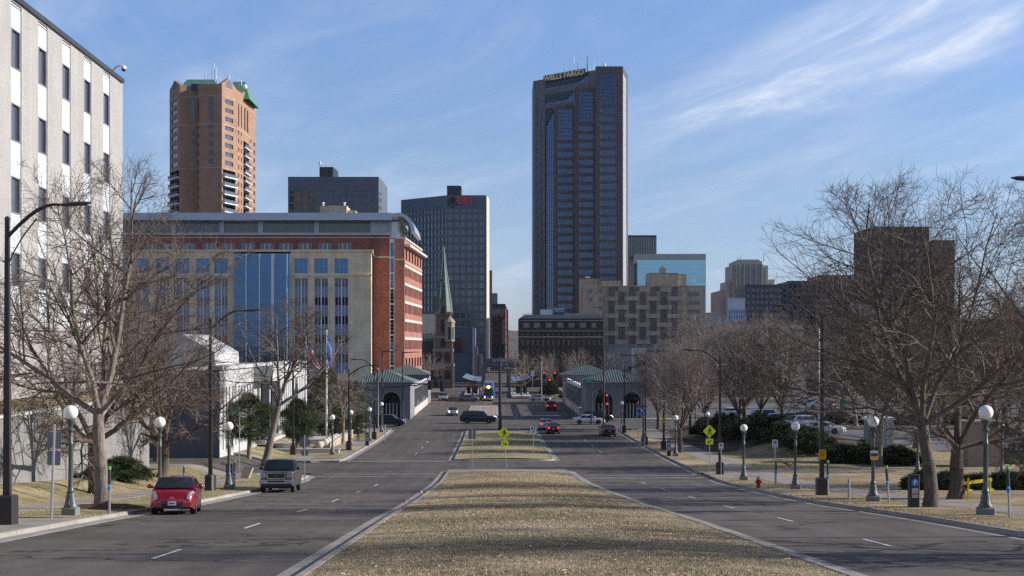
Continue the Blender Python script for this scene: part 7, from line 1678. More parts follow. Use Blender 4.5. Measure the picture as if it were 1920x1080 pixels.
            g=MB(); g.prism([(s*Wn*.78,0,nz-.16),(s*Wn*.98,0,nz-.13),(s*Wn*.96,0,nz-.30),(s*Wn*.80,0,nz-.32)],(0,fy+.03,0),(0,fy+.14,0)); fr_=g.build('fog_recess',MPL,t); g=MB(); g.prism([(s*Wn*.80,0,nz-.26),(s*Wn*.95,0,nz-.24),(s*Wn*.94,0,nz-.295),(s*Wn*.81,0,nz-.31)],(0,fy+.018,0),(0,fy+.03,0)); g.build('fog_lamp',MHL,fr_)
    g=MB(); g.box(-.155,fy-.04-(.07 if kind=='pickup' else 0),nz-.25 if kind!='pickup' else .56,.155,fy-.028-(.07 if kind=='pickup' else 0),nz-.10 if kind!='pickup' else .71); 
    if kind!='pickup':
        pl=g.build('licence_plate',MPLATE,t); g=MB(); g.box(-.10,fy-.045,nz-.20,.10,fy-.0405,nz-.15); g.build('plate_characters',M('plate_ink',(.06,.09,.16),.5),pl)
    # rear details
    by=-x0+.012; tz=K['tail']
    for s in (-1,1):
        g=MB(); g.prism([(s*Wn*.66,0,tz-.28),(s*Wn*1.02,0,tz-.28),(s*Wn*1.03,0,tz-.06),(s*Wn*.70,0,tz-.08)],(0,by-.14,0),(0,by+.012,0)) if kind!='bigsuv' else g.box(min(s*.78,s*.92),by-.12,tz-.4,max(s*.78,s*.92),by+.01,tz-.02); g.build('tail_light',MTLG if lit else MTL,t)
    g=MB(); g.box(-W/2*.78,by-.03,.30,W/2*.78,by+.03,.48); g.build('rear_bumper',MPL if kind!='sedan' else PT,t); g=MB(); g.box(-.16,by+.012,tz-.35,.16,by+.024,tz-.20); g.build('licence_plate',MPLATE,t)
    return t
def put(o,x,y,heading,z=None):
    "heading: degrees, 0 = front toward the camera (-y)"
    zz=gz(y) if z is None else z
    sl=(gz(y+1)-gz(y-1))/2; o.location=(x,y,zz+.008); a=R(heading); o.rotation_euler=(0,0,a)
    if z is None: o.rotation_euler=(math.atan(sl)*math.cos(a),-math.atan(sl)*math.sin(a),a); o.rotation_mode='XYZ'
    return o
put(car('parked_car','red five-door hatchback parked at the left kerb, facing the camera','car','hatch',(.36,.008,.022)),PX(331,57),57,8)
put(car('pickup_truck','grey pickup truck parked behind the red hatchback at the left kerb','pickup truck','pickup',(.095,.09,.085)),PX(522,84.5)+.1,85,2.5)
put(car('suv','long black sport utility vehicle crossing behind the far median','car','bigsuv',(.008,.010,.016),head_lit=True),PX(897,213),213,90)
put(car('car','silver hatchback with headlights on, driving toward the camera on the left','car','hatch',(.30,.33,.35),head_lit=True),PX(848,238),238,6)
put(car('car','dark grey sedan crossing the far intersection left of the train','car','sedan',(.10,.11,.12)),PX(877,299),299,95)
put(car('minivan','small pale minivan beyond the left pavilion, farthest car on the left','car','minivan',(.42,.43,.44)),PX(830,303),306,5)
put(car('suv','black sport utility vehicle waiting on the left cross street beside the pavilion','car','suv',(.010,.011,.018)),PX(730,205),205,80)
put(car('parked_car','maroon sedan parked behind the raised bed left of the walking person','car','sedan',(.16,.008,.02)),PX(622,201),201,90)
put(car('car','white sedan crossing the street in front of the right pavilion','car','sedan',(.70,.71,.72)),PX(1104,210),210,90)
put(car('suv','black sport utility vehicle behind the white sedan at the right pavilion','car','suv',(.015,.016,.02),head_lit=True),PX(1120,217),217,92)
put(car('car','maroon sedan driving away on the right, beside the kerb','car','sedan',(.07,.010,.014)),PX(1139,182),182,182)
put(car('car','small black hatchback with brake lights on beside the far median','car','hatch',(.012,.012,.014),lit=True),PX(1036,187),187,181)
put(car('car','white sedan ahead of the small black hatchback with brake lights','car','sedan',(.55,.56,.57),lit=True),PX(1023,197),197,181)
put(car('suv','dark red boxy vehicle on the bridge, driving away with tail lights lit','car','suv',(.10,.008,.012),lit=True),PX(1032,258),258,181)
put(car('car','pale sedan crossing beyond the bridge behind the dark red vehicle','car','sedan',(.45,.47,.50)),PX(1012,301),301,90)
lot=[('parked_car','white sedan in the right lot seen from behind, nearest the dark lamp','sedan',(.72,.73,.74),1547,170,62),('parked_car','silver hatchback beside the white sedan in the right lot','suv',(.50,.54,.58),1496,176,-70),
 ('parked_car','slate blue car in the right lot left of the silver one','hatch',(.12,.15,.20),1452,186,-90),('parked_car','dark blue car between the maple trunks at the lot','suv',(.06,.08,.12),1424,194,-90),
 ('parked_car','dark car partly hidden behind the slate blue car','suv',(.03,.04,.06),1470,200,-85),('parked_car','white car at the far side of the lot, right of the dark lamp','sedan',(.70,.71,.72),1538,262,90),
 ('parked_car','blue car behind the white one at the far side of the lot','sedan',(.05,.12,.28),1527,270,90),('parked_car','grey car behind the brown hedge in the right lot','sedan',(.20,.21,.22),1498,218,90),
 ('parked_car','silver car half hidden at the right edge beside the green waste container','suv',(.34,.36,.38),1908,150,-75),('parked_car','white car farthest left of the lot, seen between the maples','sedan',(.62,.63,.64),1372,232,90)]
for n_,l,k,c,px,d,h in lot: put(car(n_,l,'car',k,c),PX(px,d),d,h,ter(PX(px,d),d)+.13 if d>200 else ter(PX(px,d),d)+.05)

# ------------------------------------------------------------------ walking person (continuous skinned body)
def person(label,x,y,z,h,coat,legs,walk=.25,rz=0,name='person'):
    me=bpy.data.meshes.new(name); s=h/1.75
    V=[(0,0,.95),(0,0,1.15),(0,.02,1.38),(0,.01,1.50),(0,-.01,1.58),(0,-.02,1.67),
       (.10,0,.92),(.11,-walk*.4,.50),(.12,-walk*.7,.09),(.12,-walk*.7-.14,.04),
       (-.10,0,.92),(-.11,walk*.25,.50),(-.12,walk*.95,.12),(-.12,walk*.95-.12,.06),
       (.19,.01,1.40),(.26,.06,1.14),(.24,-.06,.92),(.23,-.10,.84),(-.19,.01,1.40),(-.26,-.04,1.14),(-.24,-.16,.95),(-.23,-.20,.88)]
    E=[(0,1),(1,2),(2,3),(3,4),(4,5),(0,6),(6,7),(7,8),(8,9),(0,10),(10,11),(11,12),(12,13),(2,14),(14,15),(15,16),(16,17),(2,18),(18,19),(19,20),(20,21)]
    Rd=[.15,.15,.17,.06,.09,.095,.10,.075,.05,.045,.10,.075,.05,.045,.08,.06,.045,.04,.08,.06,.045,.04]
    me.from_pydata([tuple(q*s for q in v) for v in V],E,[]); o=bpy.data.objects.new(name,me); COL.objects.link(o); o.modifiers.new('skin','SKIN'); sk=me.skin_vertices[0].data
    for i,r_ in enumerate(Rd): sk[i].radius=(r_*s,r_*s*.85)
    sk[0].use_root=True; o.modifiers.new('sub','SUBSURF').levels=1; bpy.context.view_layer.update()
    m2=bpy.data.meshes.new_from_object(o.evaluated_get(bpy.context.evaluated_depsgraph_get())); bpy.data.objects.remove(o)
    for mt in (coat,legs,M('skin_tone',(.40,.24,.17),.6),M('hair_dark',(.05,.04,.035),.8)): m2.materials.append(mt)
    for p in m2.polygons:
        c=p.center/s; p.material_index=0 if (.88<c.z<1.47) else (1 if c.z<=.88 and abs(c.x)<.2 else (2 if c.z<1.66 and (c.y<.03 or c.z<1.52) else 3))
        p.use_smooth=True
    o=bpy.data.objects.new(name,m2); COL.objects.link(o); o.location=(x,y,z); o.rotation_euler=(0,0,rz); tag(o,label,'person'); return o
d=167; person('person in a dark coat and trousers walking away on the left footway',PX(671.5,d),d,gz(d)+.14,1.8,M('coat_black',(.012,.013,.018),.9),M('trousers_dark',(.025,.025,.035),.9),rz=math.pi)
d=331
for k,(px,l) in enumerate(((893,'person in dark clothes waiting on the left platform beside the train'),(899,'second person in dark clothes on the left platform, nearer the train'))): person(l,PX(px,d+k*2),d+k*2,.4,1.7,M('coat_navy',(.02,.025,.04),.9),M('trousers_dark',(.025,.025,.035),.9),walk=.05,rz=k)
# ------------------------------------------------------------------ bare trees
def barkmat(name,a,b,sc_=14):
    if name in _mc: return _mc[name]
    t=NT(name); c=t.ramp(t.noise(sc_,6,.75,st=(1,1,.18)),(.32,a),(.68,b)); c=t.mix(1,c,t.ramp(t.noise(.9,4),(.3,.75),(.7,1.2)),'MULTIPLY'); t.bump(t.noise(sc_,6,.75,st=(1,1,.15)),1,.05); _mc[name]=t.set(.95,0,.1,c); return _mc[name]
MBARK=barkmat('bark_grey',(.10,.078,.062),(.38,.32,.27)); MTWIG=barkmat('twig_grey_brown',(.095,.074,.062),(.21,.168,.14),3); MTWIGP=barkmat('twig_pale',(.19,.15,.13),(.36,.295,.26),3)
MBARKM=barkmat('bark_mid',(.07,.058,.048),(.25,.21,.18)); MBARKD=barkmat('bark_dark',(.055,.042,.035),(.19,.15,.125))
def tubes(name,segs,mat,parent,sides=5,smooth=True):
    S=np.array(segs,float)
    if len(S)==0: return None
    p0=S[:,0:3]; p1=S[:,3:6]; r0=S[:,6]; r1=S[:,7]; d=p1-p0; l=np.linalg.norm(d,axis=1); l[l<1e-9]=1; d/=l[:,None]
    ref=np.where(np.abs(d[:,2:3])>.95,np.array([[1.,0,0]]),np.array([[0,0,1.]])); u=np.cross(d,ref); u/=np.linalg.norm(u,axis=1)[:,None]; w=np.cross(d,u)
    n=len(S); a=np.arange(sides)*2*np.pi/sides; ca,sa=np.cos(a),np.sin(a)
    ring=u[:,None,:]*ca[None,:,None]+w[:,None,:]*sa[None,:,None]
    v=np.concatenate([p0[:,None,:]+ring*r0[:,None,None], p1[:,None,:]+ring*r1[:,None,None]],1).reshape(-1,3)
    b=np.arange(n)[:,None]*2*sides; i=np.arange(sides)[None,:]; j=(i+1)%sides
    f=np.stack([b+i,b+sides+i,b+sides+j,b+j],2).reshape(-1)
    me=bpy.data.meshes.new(name); me.vertices.add(len(v)); me.vertices.foreach_set('co',v.ravel()); me.loops.add(len(f)); me.loops.foreach_set('vertex_index',f); k=n*sides; me.polygons.add(k); me.polygons.foreach_set('loop_start',np.arange(k)*4); me.update()
    me.polygons.foreach_set('use_smooth',[smooth]*k); me.materials.append(mat)
    o=bpy.data.objects.new(name,me); COL.objects.link(o); o.parent=parent; return o
def norm(v): l=math.sqrt(v[0]**2+v[1]**2+v[2]**2) or 1; return (v[0]/l,v[1]/l,v[2]/l)
def perp(d,rnd,ang):
    "direction d tilted by ang around a random azimuth"
    ref=(0,0,1) if abs(d[2])<.9 else (1,0,0); u=norm((d[1]*ref[2]-d[2]*ref[1],d[2]*ref[0]-d[0]*ref[2],d[0]*ref[1]-d[1]*ref[0])); w=(d[1]*u[2]-d[2]*u[1],d[2]*u[0]-d[0]*u[2],d[0]*u[1]-d[1]*u[0])
    a=rnd; c,s=math.cos(ang),math.sin(ang); ca,sa=math.cos(a),math.sin(a)
    return norm(tuple(d[i]*c+(u[i]*ca+w[i]*sa)*s for i in range(3)))
def gen_tree(seed,H,Rr,fork=.28,limbs=5,r0=.30,ang=(22,50),up=.10,lens=(.62,.5,.46,.5),cnt=(9,8,6,5),lean=(0,0),wob=.095,droop=0,low=.0,tw=.0075):
    rd=random.Random(seed); segs=[]; cap=Rr
    def inside(p): 
        zc=H*.62; rx=math.hypot(p[0],p[1])/(Rr*1.02); rz=(p[2]-zc)/((H-zc) if p[2]>zc else zc*.78); return rx*rx+rz*rz<1.0
    def grow(p,d,L,r,lev):
        ns=(7,6,5,4,2)[min(lev,4)]; st=L/ns; pts=[(p,r)]; rr=r
        for i in range(ns):
            wv=wob*(1.25 if lev>=2 else 1)
            d=norm((d[0]+rd.gauss(0,wv),d[1]+rd.gauss(0,wv),d[2]+rd.gauss(0,wv*.8)+up*(1 if lev<3 else .5)-droop*(lev>=2)))
            q=(p[0]+d[0]*st,p[1]+d[1]*st,p[2]+d[2]*st); rn=max(tw*.6,r*(1-(i+1)/ns*(.78 if lev<4 else .5)))
            segs.append((*p,*q,rr,rn,lev)); p=q; rr=rn; pts.append((p,rr,d))
            if lev>=1 and not inside(p): 
                if rd.random()<.6: break
        if lev>=4 or (lev==3 and cnt[3]==0): return
        n=cnt[lev-1] if lev>0 else 0
        m=len(pts)-1
        for k in range(n):
            t=(.18+.82*(k+rd.random()*.8)/n)*m; i=min(int(t),m-1); f=t-i; a,b=pts[i],pts[i+1]; q=tuple(a[0][c]*(1-f)+b[0][c]*f for c in range(3)); ra=(a[1]*(1-f)+b[1]*f)
            dd=b[2]; an=R(rd.uniform(28,60)); L2=L*lens[lev]*(1.12-.55*t/m)*rd.uniform(.7,1.2)
            grow(q,perp(dd,k*2.4+rd.uniform(-.6,.6),an),L2,max(tw,min(ra*.68,r*.55)),lev+1)
    # trunk
    p=(0,0,0); d=norm((lean[0],lean[1],1)); ht=H*fork; ns=7; rr=r0*1.25
    segs.append((0,0,-.25,0,0,.06,r0*1.75,r0*1.45,0)); p=(0,0,.06); rr=r0*1.45
    for i in range(ns):
        d=norm((d[0]+rd.gauss(0,.05),d[1]+rd.gauss(0,.05),d[2]+.1)); st=ht/ns; q=(p[0]+d[0]*st,p[1]+d[1]*st,p[2]+d[2]*st); rn=r0*(1.12-.28*(i+1)/ns) if i else r0*1.12; segs.append((*p,*q,rr,rn,0)); p=q; rr=rn
        if low and i>=ns-3: grow(p,perp(d,rd.uniform(0,6.28),R(rd.uniform(55,75))),Rr*.8,r0*.32,1)
    for k in range(limbs):
        a=R(rd.uniform(ang[0]+14,ang[1]) if k%2 else rd.uniform(ang[0]*.6,ang[0]+14)) if k else R(8); L=(H-ht)*rd.uniform(.85,1.0)*(1 if k else 1.02); L=min(L,Rr/max(.25,math.sin(a))*1.05)
        grow(p,perp(d,k*6.283/max(1,limbs-1)+rd.uniform(-.3,.3),a),L,rr*rd.uniform(.42,.58) if k else rr*.66,1)
    return segs
TREES={}
def tree_proto(key,bark=None,twig=None,**kw):
    segs=gen_tree(**kw); t=bpy.data.objects.new('bare_tree',None); COL.objects.link(t)
    big=[s[:8] for s in segs if s[8]==0]; mid=[s[:8] for s in segs if s[8] in (1,)]; sm_=[s[:8] for s in segs if s[8]>1]
    tubes('trunk',big,bark or MBARK,t,10); tubes('limb',mid,bark or MBARK,t,7); tubes('crown',sm_,twig or MTWIG,t,3,False)
    TREES[key]=[t,0,len(segs)]; return t
def bare(key,x,y,label,rz=0,sc=1,z=None,group='bare winter trees',lean=None):
    P_=TREES[key]; o=P_[0] if P_[1]==0 else copy_tree(P_[0]); P_[1]+=1
    tag(o,label,'tree',group); o.location=(x,y,(ter(x,y)+.1) if z is None else z); o.rotation_euler=(0,0,R(rz)); o.scale=sc if isinstance(sc,tuple) else (sc,)*3
    return o
tree_proto('elm',seed=11,H=14.2,Rr=6.0,fork=.27,limbs=6,r0=.27,ang=(20,62),cnt=(13,10,8,6),lens=(.6,.56,.52,.6),up=.035)
tree_proto('spread',seed=23,H=12.0,Rr=6.6,fork=.22,limbs=6,r0=.36,ang=(30,74),cnt=(12,10,8,5),lens=(.6,.55,.5,.6),up=.05,wob=.13,bark=MBARKD)
tree_proto('oak',bark=MBARKM,seed=31,H=13.6,Rr=6.8,fork=.25,limbs=7,r0=.25,ang=(24,68),cnt=(13,10,8,6),lens=(.6,.56,.52,.6),up=.05)
tree_proto('maple',seed=44,H=12.8,Rr=5.0,fork=.20,limbs=8,r0=.27,ang=(16,46),cnt=(13,10,8,6),lens=(.55,.54,.52,.6),up=.14,wob=.075,bark=MBARKD,twig=MTWIGP)
tree_proto('lean',seed=52,H=13.5,Rr=6.8,fork=.36,limbs=5,r0=.30,ang=(28,62),cnt=(10,9,8,6),lens=(.6,.55,.5,.6),lean=(.22,0),droop=.04,wob=.14)
tree_proto('far',seed=61,H=11,Rr=6,fork=.22,limbs=7,r0=.28,ang=(20,60),cnt=(9,8,6,0),lens=(.6,.55,.5,.5),up=.1,tw=.018,twig=MTWIGP)
tree_proto('weep',seed=77,H=8.5,Rr=4.2,fork=.3,limbs=6,r0=.16,ang=(35,70),cnt=(9,8,6,4),lens=(.6,.55,.5,.5),up=.02,droop=.16,wob=.15,twig=MTWIGP)
bare('elm',-16.0,58,'big bare tree with pale trunk in a mulch ring beside the parked red hatchback',20)
bare('spread',-21.0,75,'bare tree with thick dark trunk just behind the pale-trunked tree, by the retaining wall',200,1.0)
bare('spread',-22.2,95,'bare tree with dark trunk directly behind the parked red hatchback',60,.9)
bare('lean',-20.0,124,'bare tree leaning right with long low boughs behind the pickup truck',8,1.08)
bare('oak',-31,84,'bare tree on the wall terrace in front of the striped office block',40,.72,8.2)
bare('maple',-29.5,66,'low bare tree on the terrace at the far left edge of the view',10,.7,8.2)
bare('far',-28,118,'bare tree in front of the shaded end of the white stone hall',100,.95)
bare('weep',-17.4,163,'small drooping bare tree in front of the spruce near the flagpoles',0,1.0)
bare('far',-26.5,100.5,'slim bare tree behind the corner of the retaining wall',220,.8)
bare('oak',18.1,59,'large bare tree with grey trunk on the right verge beside the black pay station',60,(1.08,1.08,1.0))
bare('spread',22.7,70,'bare tree with forked trunk behind the large right tree, beside the yellow barricade',300,.95)
bare('elm',33.0,122,'tall straight bare tree with thin trunk in front of the glazed booth',90,.9)
bare('oak',38.5,88,'largest bare tree, beyond the right edge with boughs reaching into view',250,1.5)
bare('spread',38,92,'bare tree standing behind the yellow barricade, farther back on the right',130,1.0)
ML_=[(18.9,145,0,.86,'small bare maple on the right verge beside the globe lamp, nearest of the maples'),(27.6,160,90,.95,'bare maple with short trunk, second from the left of the hedge row'),(29.5,168,150,1.02,'bare maple in the middle of the hedge row before the parking lot'),(31,166,210,1.0,'bare maple just right of the middle of the hedge row'),(33,163,40,1.05,'bare maple at the right end of the hedge row, with the clearest trunk'),(24.8,180,10,.95,'bare maple behind the verge maple near the right pavilion'),(26,176,320,.92,'bare maple at the left end of the hedge row'),(29,195,70,1.1,'bare maple at the back of the hedge, behind the middle ones'),(22.5,196,130,.85,'bare maple nearest the right pavilion')]
for x,y,rz,s,l in ML_: bare('maple',x,y,l,rz,s,group='bare maples on the right')
FT=[(7,338,.95,0,'pale bare tree beyond the bridge, left of the dark evergreen bush'),(13,330,.9,50,'pale bare tree beyond the bridge, behind the far right signals'),(20,334,1.0,100,'pale bare tree behind the far right pavilion roof'),(27,338,.95,200,'pale bare tree behind the near right pavilion roof'),(-18,392,.9,20,'grey bare tree between the church tower and the concrete block'),(-26,330,.6,90,'small pale bare tree in front of the church porch'),(-20,326,.5,90,'smallest pale bare tree at the foot of the church tower'),
 (52,205,1.0,10,'bare tree at the back of the right lot, left of the booth'),(64,215,1.05,60,'bare tree at the back of the right lot, above the booth'),(76,200,1.1,100,'bare tree far right at the back of the lot'),(58,165,.95,200,'bare tree inside the lot right of the booth'),(70,150,1.0,300,'bare tree at the right edge behind the waste container'),(48,142,.85,30,'bare tree on the grass island behind the booth'),(90,240,1.2,10,'bare tree on the far right skyline'),(42,300,1.1,80,'bare tree far behind the maples'),(60,300,1.1,140,'bare tree far behind the lot, left of the tan building'),(80,300,1.2,240,'bare tree far behind the lot, right of the tan building')]
for x,y,s,rz,l in FT: bare('far',x,y,l,rz,s,group='bare trees in the distance')

for k_,x,y,s,rz,l in (('oak',44.5,118,1.1,20,'bare tree behind the nearest right globe lamp, before the tan enclosure'),('elm',57,150,1.2,70,'tall bare tree beyond the tan enclosure at the right edge'),('spread',64,178,1.35,140,'broad bare tree far back at the right edge of the lot'),('elm',45,152,1.1,200,'bare tree just behind and right of the glazed booth'),('oak',52,190,1.1,310,'bare tree deep in the lot behind the booth')): bare(k_,x,y,l,rz,s,group='bare trees in the distance')
# ------------------------------------------------------------------ evergreens, junipers
def needles(name,centers,mat,parent,seed,L=.3,w=.035,per=40,spread=.35,upb=.3,kind=None):
    rg=np.random.default_rng(seed); C=np.array(centers,float); n=len(C)*per; c=np.repeat(C[:,:3],per,0); rr=np.repeat(C[:,3],per); d=rg.normal(size=(n,3)); d/=np.linalg.norm(d,axis=1)[:,None]; d[:,2]+=upb; d/=np.linalg.norm(d,axis=1)[:,None]
    p=c+d*(rr*rg.random(n)**.5)[:,None]*np.array([1,1,.7]); u=rg.normal(size=(n,3)); u-=d*np.sum(u*d,1)[:,None]; u/=np.linalg.norm(u,axis=1)[:,None]; l=L*(.6+.8*rg.random(n))
    v=np.stack([p-u*w,p+u*w,p+d*l[:,None]],1).reshape(-1,3); me=bpy.data.meshes.new(name); me.vertices.add(n*3); me.vertices.foreach_set('co',v.ravel()); me.loops.add(n*3); me.loops.foreach_set('vertex_index',np.arange(n*3)); me.polygons.add(n); me.polygons.foreach_set('loop_start',np.arange(n)*3); me.update(); me.materials.append(mat); o=bpy.data.objects.new(name,me); COL.objects.link(o); o.parent=parent
    if kind: o['kind']=kind
    return o
def nmat(name,a,b,c):
    t=NT(name); g=t.n('ShaderNodeNewGeometry'); return t.set(.8,0,.2,t.mix(1,t.ramp(g.outputs['Random Per Island'],(0,a),(.6,b),(1,c)),t.ramp(t.noise(.6,4),(.3,.65),(.7,1.25)),'MULTIPLY'))
NJ=nmat('juniper_green',(.025,.035,.018),(.055,.075,.032),(.13,.14,.06)); NP=nmat('pine_green',(.03,.045,.022),(.06,.085,.035),(.12,.14,.06)); NB=nmat('brown_hedge',(.06,.04,.028),(.12,.085,.06),(.2,.15,.1))
def juniper(label,x,y,rx,ry,h,seed,mat=None,name='juniper_shrub',grp='juniper shrubs',n=90,z=None):
    rd=random.Random(seed); t=thing(name,label,'shrub',(x,y,(ter(x,y) if z is None else z)+.08),group=grp); cs=[]; br=[]
    for k in range(n):
        a=rd.uniform(0,6.28); q=rd.random()**.5; px,py=math.cos(a)*rx*q,math.sin(a)*ry*q; top=h*(1-q*q*.75)*rd.uniform(.6,1.12); cs.append((px,py,max(.12,top*rd.uniform(.55,1)),.28*min(1,h)+.1)); br.append((px*.2,py*.2,0,px,py,max(.1,top*.8),.03,.012))
    tubes('stem',br,MBARKD,t,4); needles('foliage',cs,mat or NJ,t,seed,L=.20*min(1.3,.6+h*.4),w=.010+.006*h,per=260,spread=.3); return t
def band(prefix,x0,y0,x1,y1,cnt_,rx,ry,h,seed,**k):
    names=('leftmost','second','third','fourth','fifth','sixth','seventh','eighth','ninth'); 
    for i in range(cnt_):
        f=(i+.5)/cnt_; juniper(prefix%(names[i] if i<cnt_-1 else 'rightmost'),x0+(x1-x0)*f,y0+(y1-y0)*f,rx,ry,h*(1+.15*math.sin(i*2.1)),seed+i,**k)
band('%s of the big dark junipers before the parked white sedan',26,176,30.5,133,7,2.6,3.6,2.3,100,n=120)
band('%s of the dark junipers between the yellow-notice lamp and booth',30.5,128,36,124,4,1.9,1.8,1.7,120,n=100)
band('%s of the low junipers around the forked tree and yellow barricade',24.6,84,34,84,6,1.15,1.1,1.05,140,n=70)
juniper('olive yew shrub against the retaining wall, right of the thick left trunk',-22.9,86.5,1.8,1.3,1.35,160,n=80)
juniper('dark little yew shrub behind the thick left trunk',-22.9,82.5,.9,.8,.95,161,n=50)
band('%s of the brown bare hedge bushes behind the parking lot',44,210,70,210,6,2.6,1.3,1.7,170,mat=NB,name='hedge_bush',grp='brown hedge behind the lot',n=80)
def pine(label,x,y,H,Rr,h0,seed,name='pine_tree',dens=1.0,cone=False):
    rd=random.Random(seed); t=thing(name,label,'tree',(x,y,ter(x,y)+.05)); tubes('trunk',[(0,0,-.1,.05,0,H*.45,.24,.17),(.05,0,H*.45,0,0,H*.96,.17,.04)],MBARK,t,8); cs=[]; br=[]; nb=int(46*dens)
    for k in range(nb):
        f=(k+rd.random())/nb; z=h0+(H-h0)*f; a=k*2.4+rd.uniform(-.4,.4); q=(1-f)**.8 if cone else math.sin(math.pi*min(1,.18+.86*f))**.7; L=Rr*q*rd.uniform(.65,1.1); ex,ey,ez=math.cos(a)*L,math.sin(a)*L,z+L*(.18 if not cone else -.08); br.append((0,0,z,ex,ey,ez,.05,.015))
        for j in range(5): g=.35+.65*(j+rd.random())/5; cs.append((ex*g+rd.gauss(0,.22),ey*g+rd.gauss(0,.22),z+(ez-z)*g+rd.gauss(0,.16),.42))
    tubes('bough',br,MBARKD,t,4); needles('crown',cs,NP,t,seed,L=.20,w=.011,per=260,upb=.35); return t
pine('rounded pine left of the leaning bare tree, before the white stone hall',-22.3,129,5.6,3.1,1.6,201)
pine('smaller pine right of the leaning bare tree, before the white stone hall',-20.3,146,5.2,2.3,1.3,202)
pine('tall dense spruce behind the two flagpoles',-20.3,172,8.6,3.4,.5,203,'spruce_tree',1.8)
pine('second dense spruce just right of the blue flag',-17.9,178,6.6,2.8,.3,204,'spruce_tree',1.4)
juniper('dark evergreen bush at the far end of the bridge among pale bare trees',PX(1032,318),318,2.2,2,3.0,205,n=120,z=.6)
juniper('low dark bush right of the far traffic signals',PX(1075,316),316,3.2,2,1.6,206,n=80,z=0)
for k,(px,d) in enumerate(((1480,215),(1030,322))): pass
# bare arching stems at the foot of the junipers
t=thing('bare_bush','leafless arching stems at the foot of the junipers near the hydrant','bush',(PX(1480,122),122,ter(PX(1480,122),122)+.1)); rd=random.Random(3); sg=[]
for k in range(26):
    a=rd.uniform(0,6.28); L=rd.uniform(1.2,2.6); p=(0,0,0); d=norm((math.cos(a),math.sin(a)*.4,1.0)); 
    for i in range(6): d=norm((d[0],d[1],d[2]-.24)); q=tuple(p[c]+d[c]*L/6 for c in range(3)); sg.append((*p,*q,.018*(1-i/7),.018*(1-(i+1)/7))); p=q
tubes('stem',sg,MTWIGP,t,4)
# off-picture neighbours whose shadows cross the street, on the same verge, behind and right of the eye
bare('oak',25,35,'bare tree on the right lawn just outside the picture',70,1.0)

# ------------------------------------------------------------------ sky, sun, camera
SUN_EL, SUN_AZ = 23.0, 3.0     # degrees above the ground; azimuth from +x toward +y
w=bpy.data.worlds.new('World'); scene.world=w; w.use_nodes=True; nt=w.node_tree; nt.nodes.clear()
N=lambda t,**k:(lambda n:[setattr(n,a,b) for a,b in k.items()] and n or n)(nt.nodes.new(t))
out=N('ShaderNodeOutputWorld'); bg=N('ShaderNodeBackground'); sky=N('ShaderNodeTexSky',sky_type='NISHITA'); sky.sun_disc=False; sky.sun_elevation=R(SUN_EL); sky.sun_rotation=R(90-SUN_AZ); sky.air_density=1.0; sky.dust_density=.25; sky.ozone_density=2.0
tc=N('ShaderNodeTexCoord'); sep=N('ShaderNodeSeparateXYZ'); nt.links.new(tc.outputs['Generated'],sep.inputs[0])
def mth(op,a,b=0,clamp=False):
    x=N('ShaderNodeMath',operation=op); x.use_clamp=clamp
    for i,v in ((0,a),(1,b)):
        if hasattr(v,'is_output'): nt.links.new(v,x.inputs[i])
        else: x.inputs[i].default_value=v
    return x.outputs[0]
# cirrus on a high plane: direction / height
dz=mth('MAXIMUM',sep.outputs[2],.04); cx=mth('DIVIDE',sep.outputs[0],mth('ADD',dz,.12)); cy=mth('DIVIDE',sep.outputs[1],mth('ADD',dz,.12))
cmb=N('ShaderNodeCombineXYZ'); nt.links.new(cx,cmb.inputs[0]); nt.links.new(cy,cmb.inputs[1])
def cn(scale,st,rot,detail=8,rough=.6,off=(0,0,0),dist=0):
    m=N('ShaderNodeMapping'); m.inputs['Scale'].default_value=st; m.inputs['Rotation'].default_value=(0,0,R(rot)); m.inputs['Location'].default_value=off; nt.links.new(cmb.outputs[0],m.inputs[0]); x=N('ShaderNodeTexNoise'); x.inputs['Scale'].default_value=scale; x.inputs['Detail'].default_value=detail; x.inputs['Roughness'].default_value=rough; x.inputs['Distortion'].default_value=dist; nt.links.new(m.outputs[0],x.inputs['Vector']); return x.outputs['Fac']
def rmp(f,a,b,ca=0,cb=1):
    x=N('ShaderNodeMapRange'); x.interpolation_type='SMOOTHSTEP'; nt.links.new(f,x.inputs[0]); x.inputs[1].default_value=a; x.inputs[2].default_value=b; x.inputs[3].default_value=ca; x.inputs[4].default_value=cb; return x.outputs[0]
al=mth('SUBTRACT',mth('MULTIPLY',cx,.406),mth('MULTIPLY',cy,.914)); ac=mth('ADD',mth('MULTIPLY',cx,.914),mth('MULTIPLY',cy,.406))
cmb=N('ShaderNodeCombineXYZ'); nt.links.new(al,cmb.inputs[0]); nt.links.new(ac,cmb.inputs[1])
soft=rmp(cn(1.3,(.45,1.3,1),0,6,.55,(3.1,1.2,0),.3),.44,.74)
wisp=rmp(cn(2.2,(.5,1.15,1),0,10,.66,(1.7,4.0,0),1.7),.40,.80)
fine=rmp(cn(6,(.45,1.5,1),0,8,.62,(5,2,0),.5),.35,.75,.55,1)
g1=mth('DIVIDE',mth('ADD',al,2.52),.62); g2=mth('DIVIDE',mth('SUBTRACT',ac,1.93),.27); veil=rmp(mth('ADD',mth('MULTIPLY',g1,g1),mth('MULTIPLY',g2,g2)),0,1.3,1,0)
amt=mth('MULTIPLY',mth('ADD',mth('MULTIPLY',soft,.42),mth('MULTIPLY',mth('ADD',wisp,.28),mth('ADD',mth('MULTIPLY',veil,.85),.14))),fine,True)
amt=mth('MULTIPLY',amt,rmp(sep.outputs[2],0,.05))
hz_=rmp(sep.outputs[2],0,.16,.42,0); 
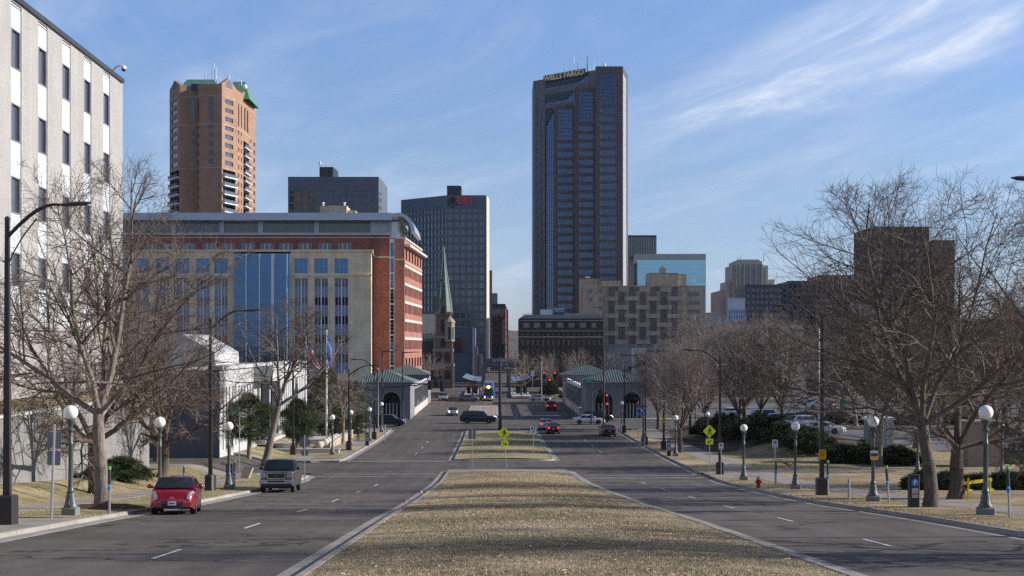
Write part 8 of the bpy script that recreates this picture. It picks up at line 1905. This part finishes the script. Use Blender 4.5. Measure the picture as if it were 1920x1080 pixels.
mx=N('ShaderNodeMix',data_type='RGBA'); nt.links.new(amt,mx.inputs[0]); mx.inputs[7].default_value=(4.4,4.7,5.4,1)
tint=N('ShaderNodeMix',data_type='RGBA',blend_type='MULTIPLY'); tint.inputs[0].default_value=1; nt.links.new(sky.outputs[0],tint.inputs[6]); tr=N('ShaderNodeValToRGB'); nt.links.new(sep.outputs[2],tr.inputs[0]); cr=tr.color_ramp; cr.elements.new(.5); cr.elements.new(.6)
for e_,(p_,c_) in zip(cr.elements,((.0,(.40,.475,.80)),(.12,(.50,.55,.72)),(.27,(.615,.69,.90)),(.5,(.22,.28,.42)))): e_.position=p_; e_.color=(*c_,1)
nt.links.new(tr.outputs[0],tint.inputs[7])
nt.links.new(tint.outputs[2],mx.inputs[6]); nt.links.new(mx.outputs[2],bg.inputs[0]); bg.inputs[1].default_value=.15; nt.links.new(bg.outputs[0],out.inputs[0])
sl=bpy.data.lights.new('sun','SUN'); sl.energy=5.0; sl.angle=R(.5); sl.color=(1,.95,.885); so=bpy.data.objects.new('sun',sl); COL.objects.link(so)
sd=Vector((math.cos(R(SUN_EL))*math.cos(R(SUN_AZ)),math.cos(R(SUN_EL))*math.sin(R(SUN_AZ)),math.sin(R(SUN_EL)))); so.rotation_euler=sd.to_track_quat('Z','Y').to_euler(); so.location=(60,20,60)
hb=MB(); hb.box(-3150,-110,-48,3750,4300,156); hz=hb.build('haze',None); hz['kind']='stuff'
hm=bpy.data.materials.new('air'); hm.use_nodes=True; hn=hm.node_tree; hn.nodes.clear(); ho=hn.nodes.new('ShaderNodeOutputMaterial'); hv=hn.nodes.new('ShaderNodeVolumePrincipled'); hv.inputs['Color'].default_value=(.80,.88,1,1); hv.inputs['Density'].default_value=.00003; hv.inputs['Anisotropy'].default_value=.3; hn.links.new(hv.outputs[0],ho.inputs['Volume']); hz.data.materials.append(hm)
cd=bpy.data.cameras.new('camera'); co=bpy.data.objects.new('camera',cd); COL.objects.link(co); scene.camera=co
co.location=(0,0,EYE); co.rotation_euler=(R(90),0,0); cd.lens=FL/1920*36; cd.sensor_width=36; cd.shift_x=(960-CX)/1920; cd.shift_y=(CY-540)/1920; cd.clip_start=.5; cd.clip_end=12000
scene.view_settings.view_transform='Standard'; scene.view_settings.look='None'; scene.view_settings.exposure=0.36; scene.view_settings.gamma=1
scene.cycles.max_bounces=5; scene.cycles.diffuse_bounces=2; scene.cycles.glossy_bounces=3; scene.cycles.transmission_bounces=2
scene.cycles.use_denoising=False; scene.cycles.denoiser='OPENIMAGEDENOISE'; scene.cycles.denoising_input_passes='RGB_ALBEDO_NORMAL'; scene.cycles.denoising_prefilter='ACCURATE'
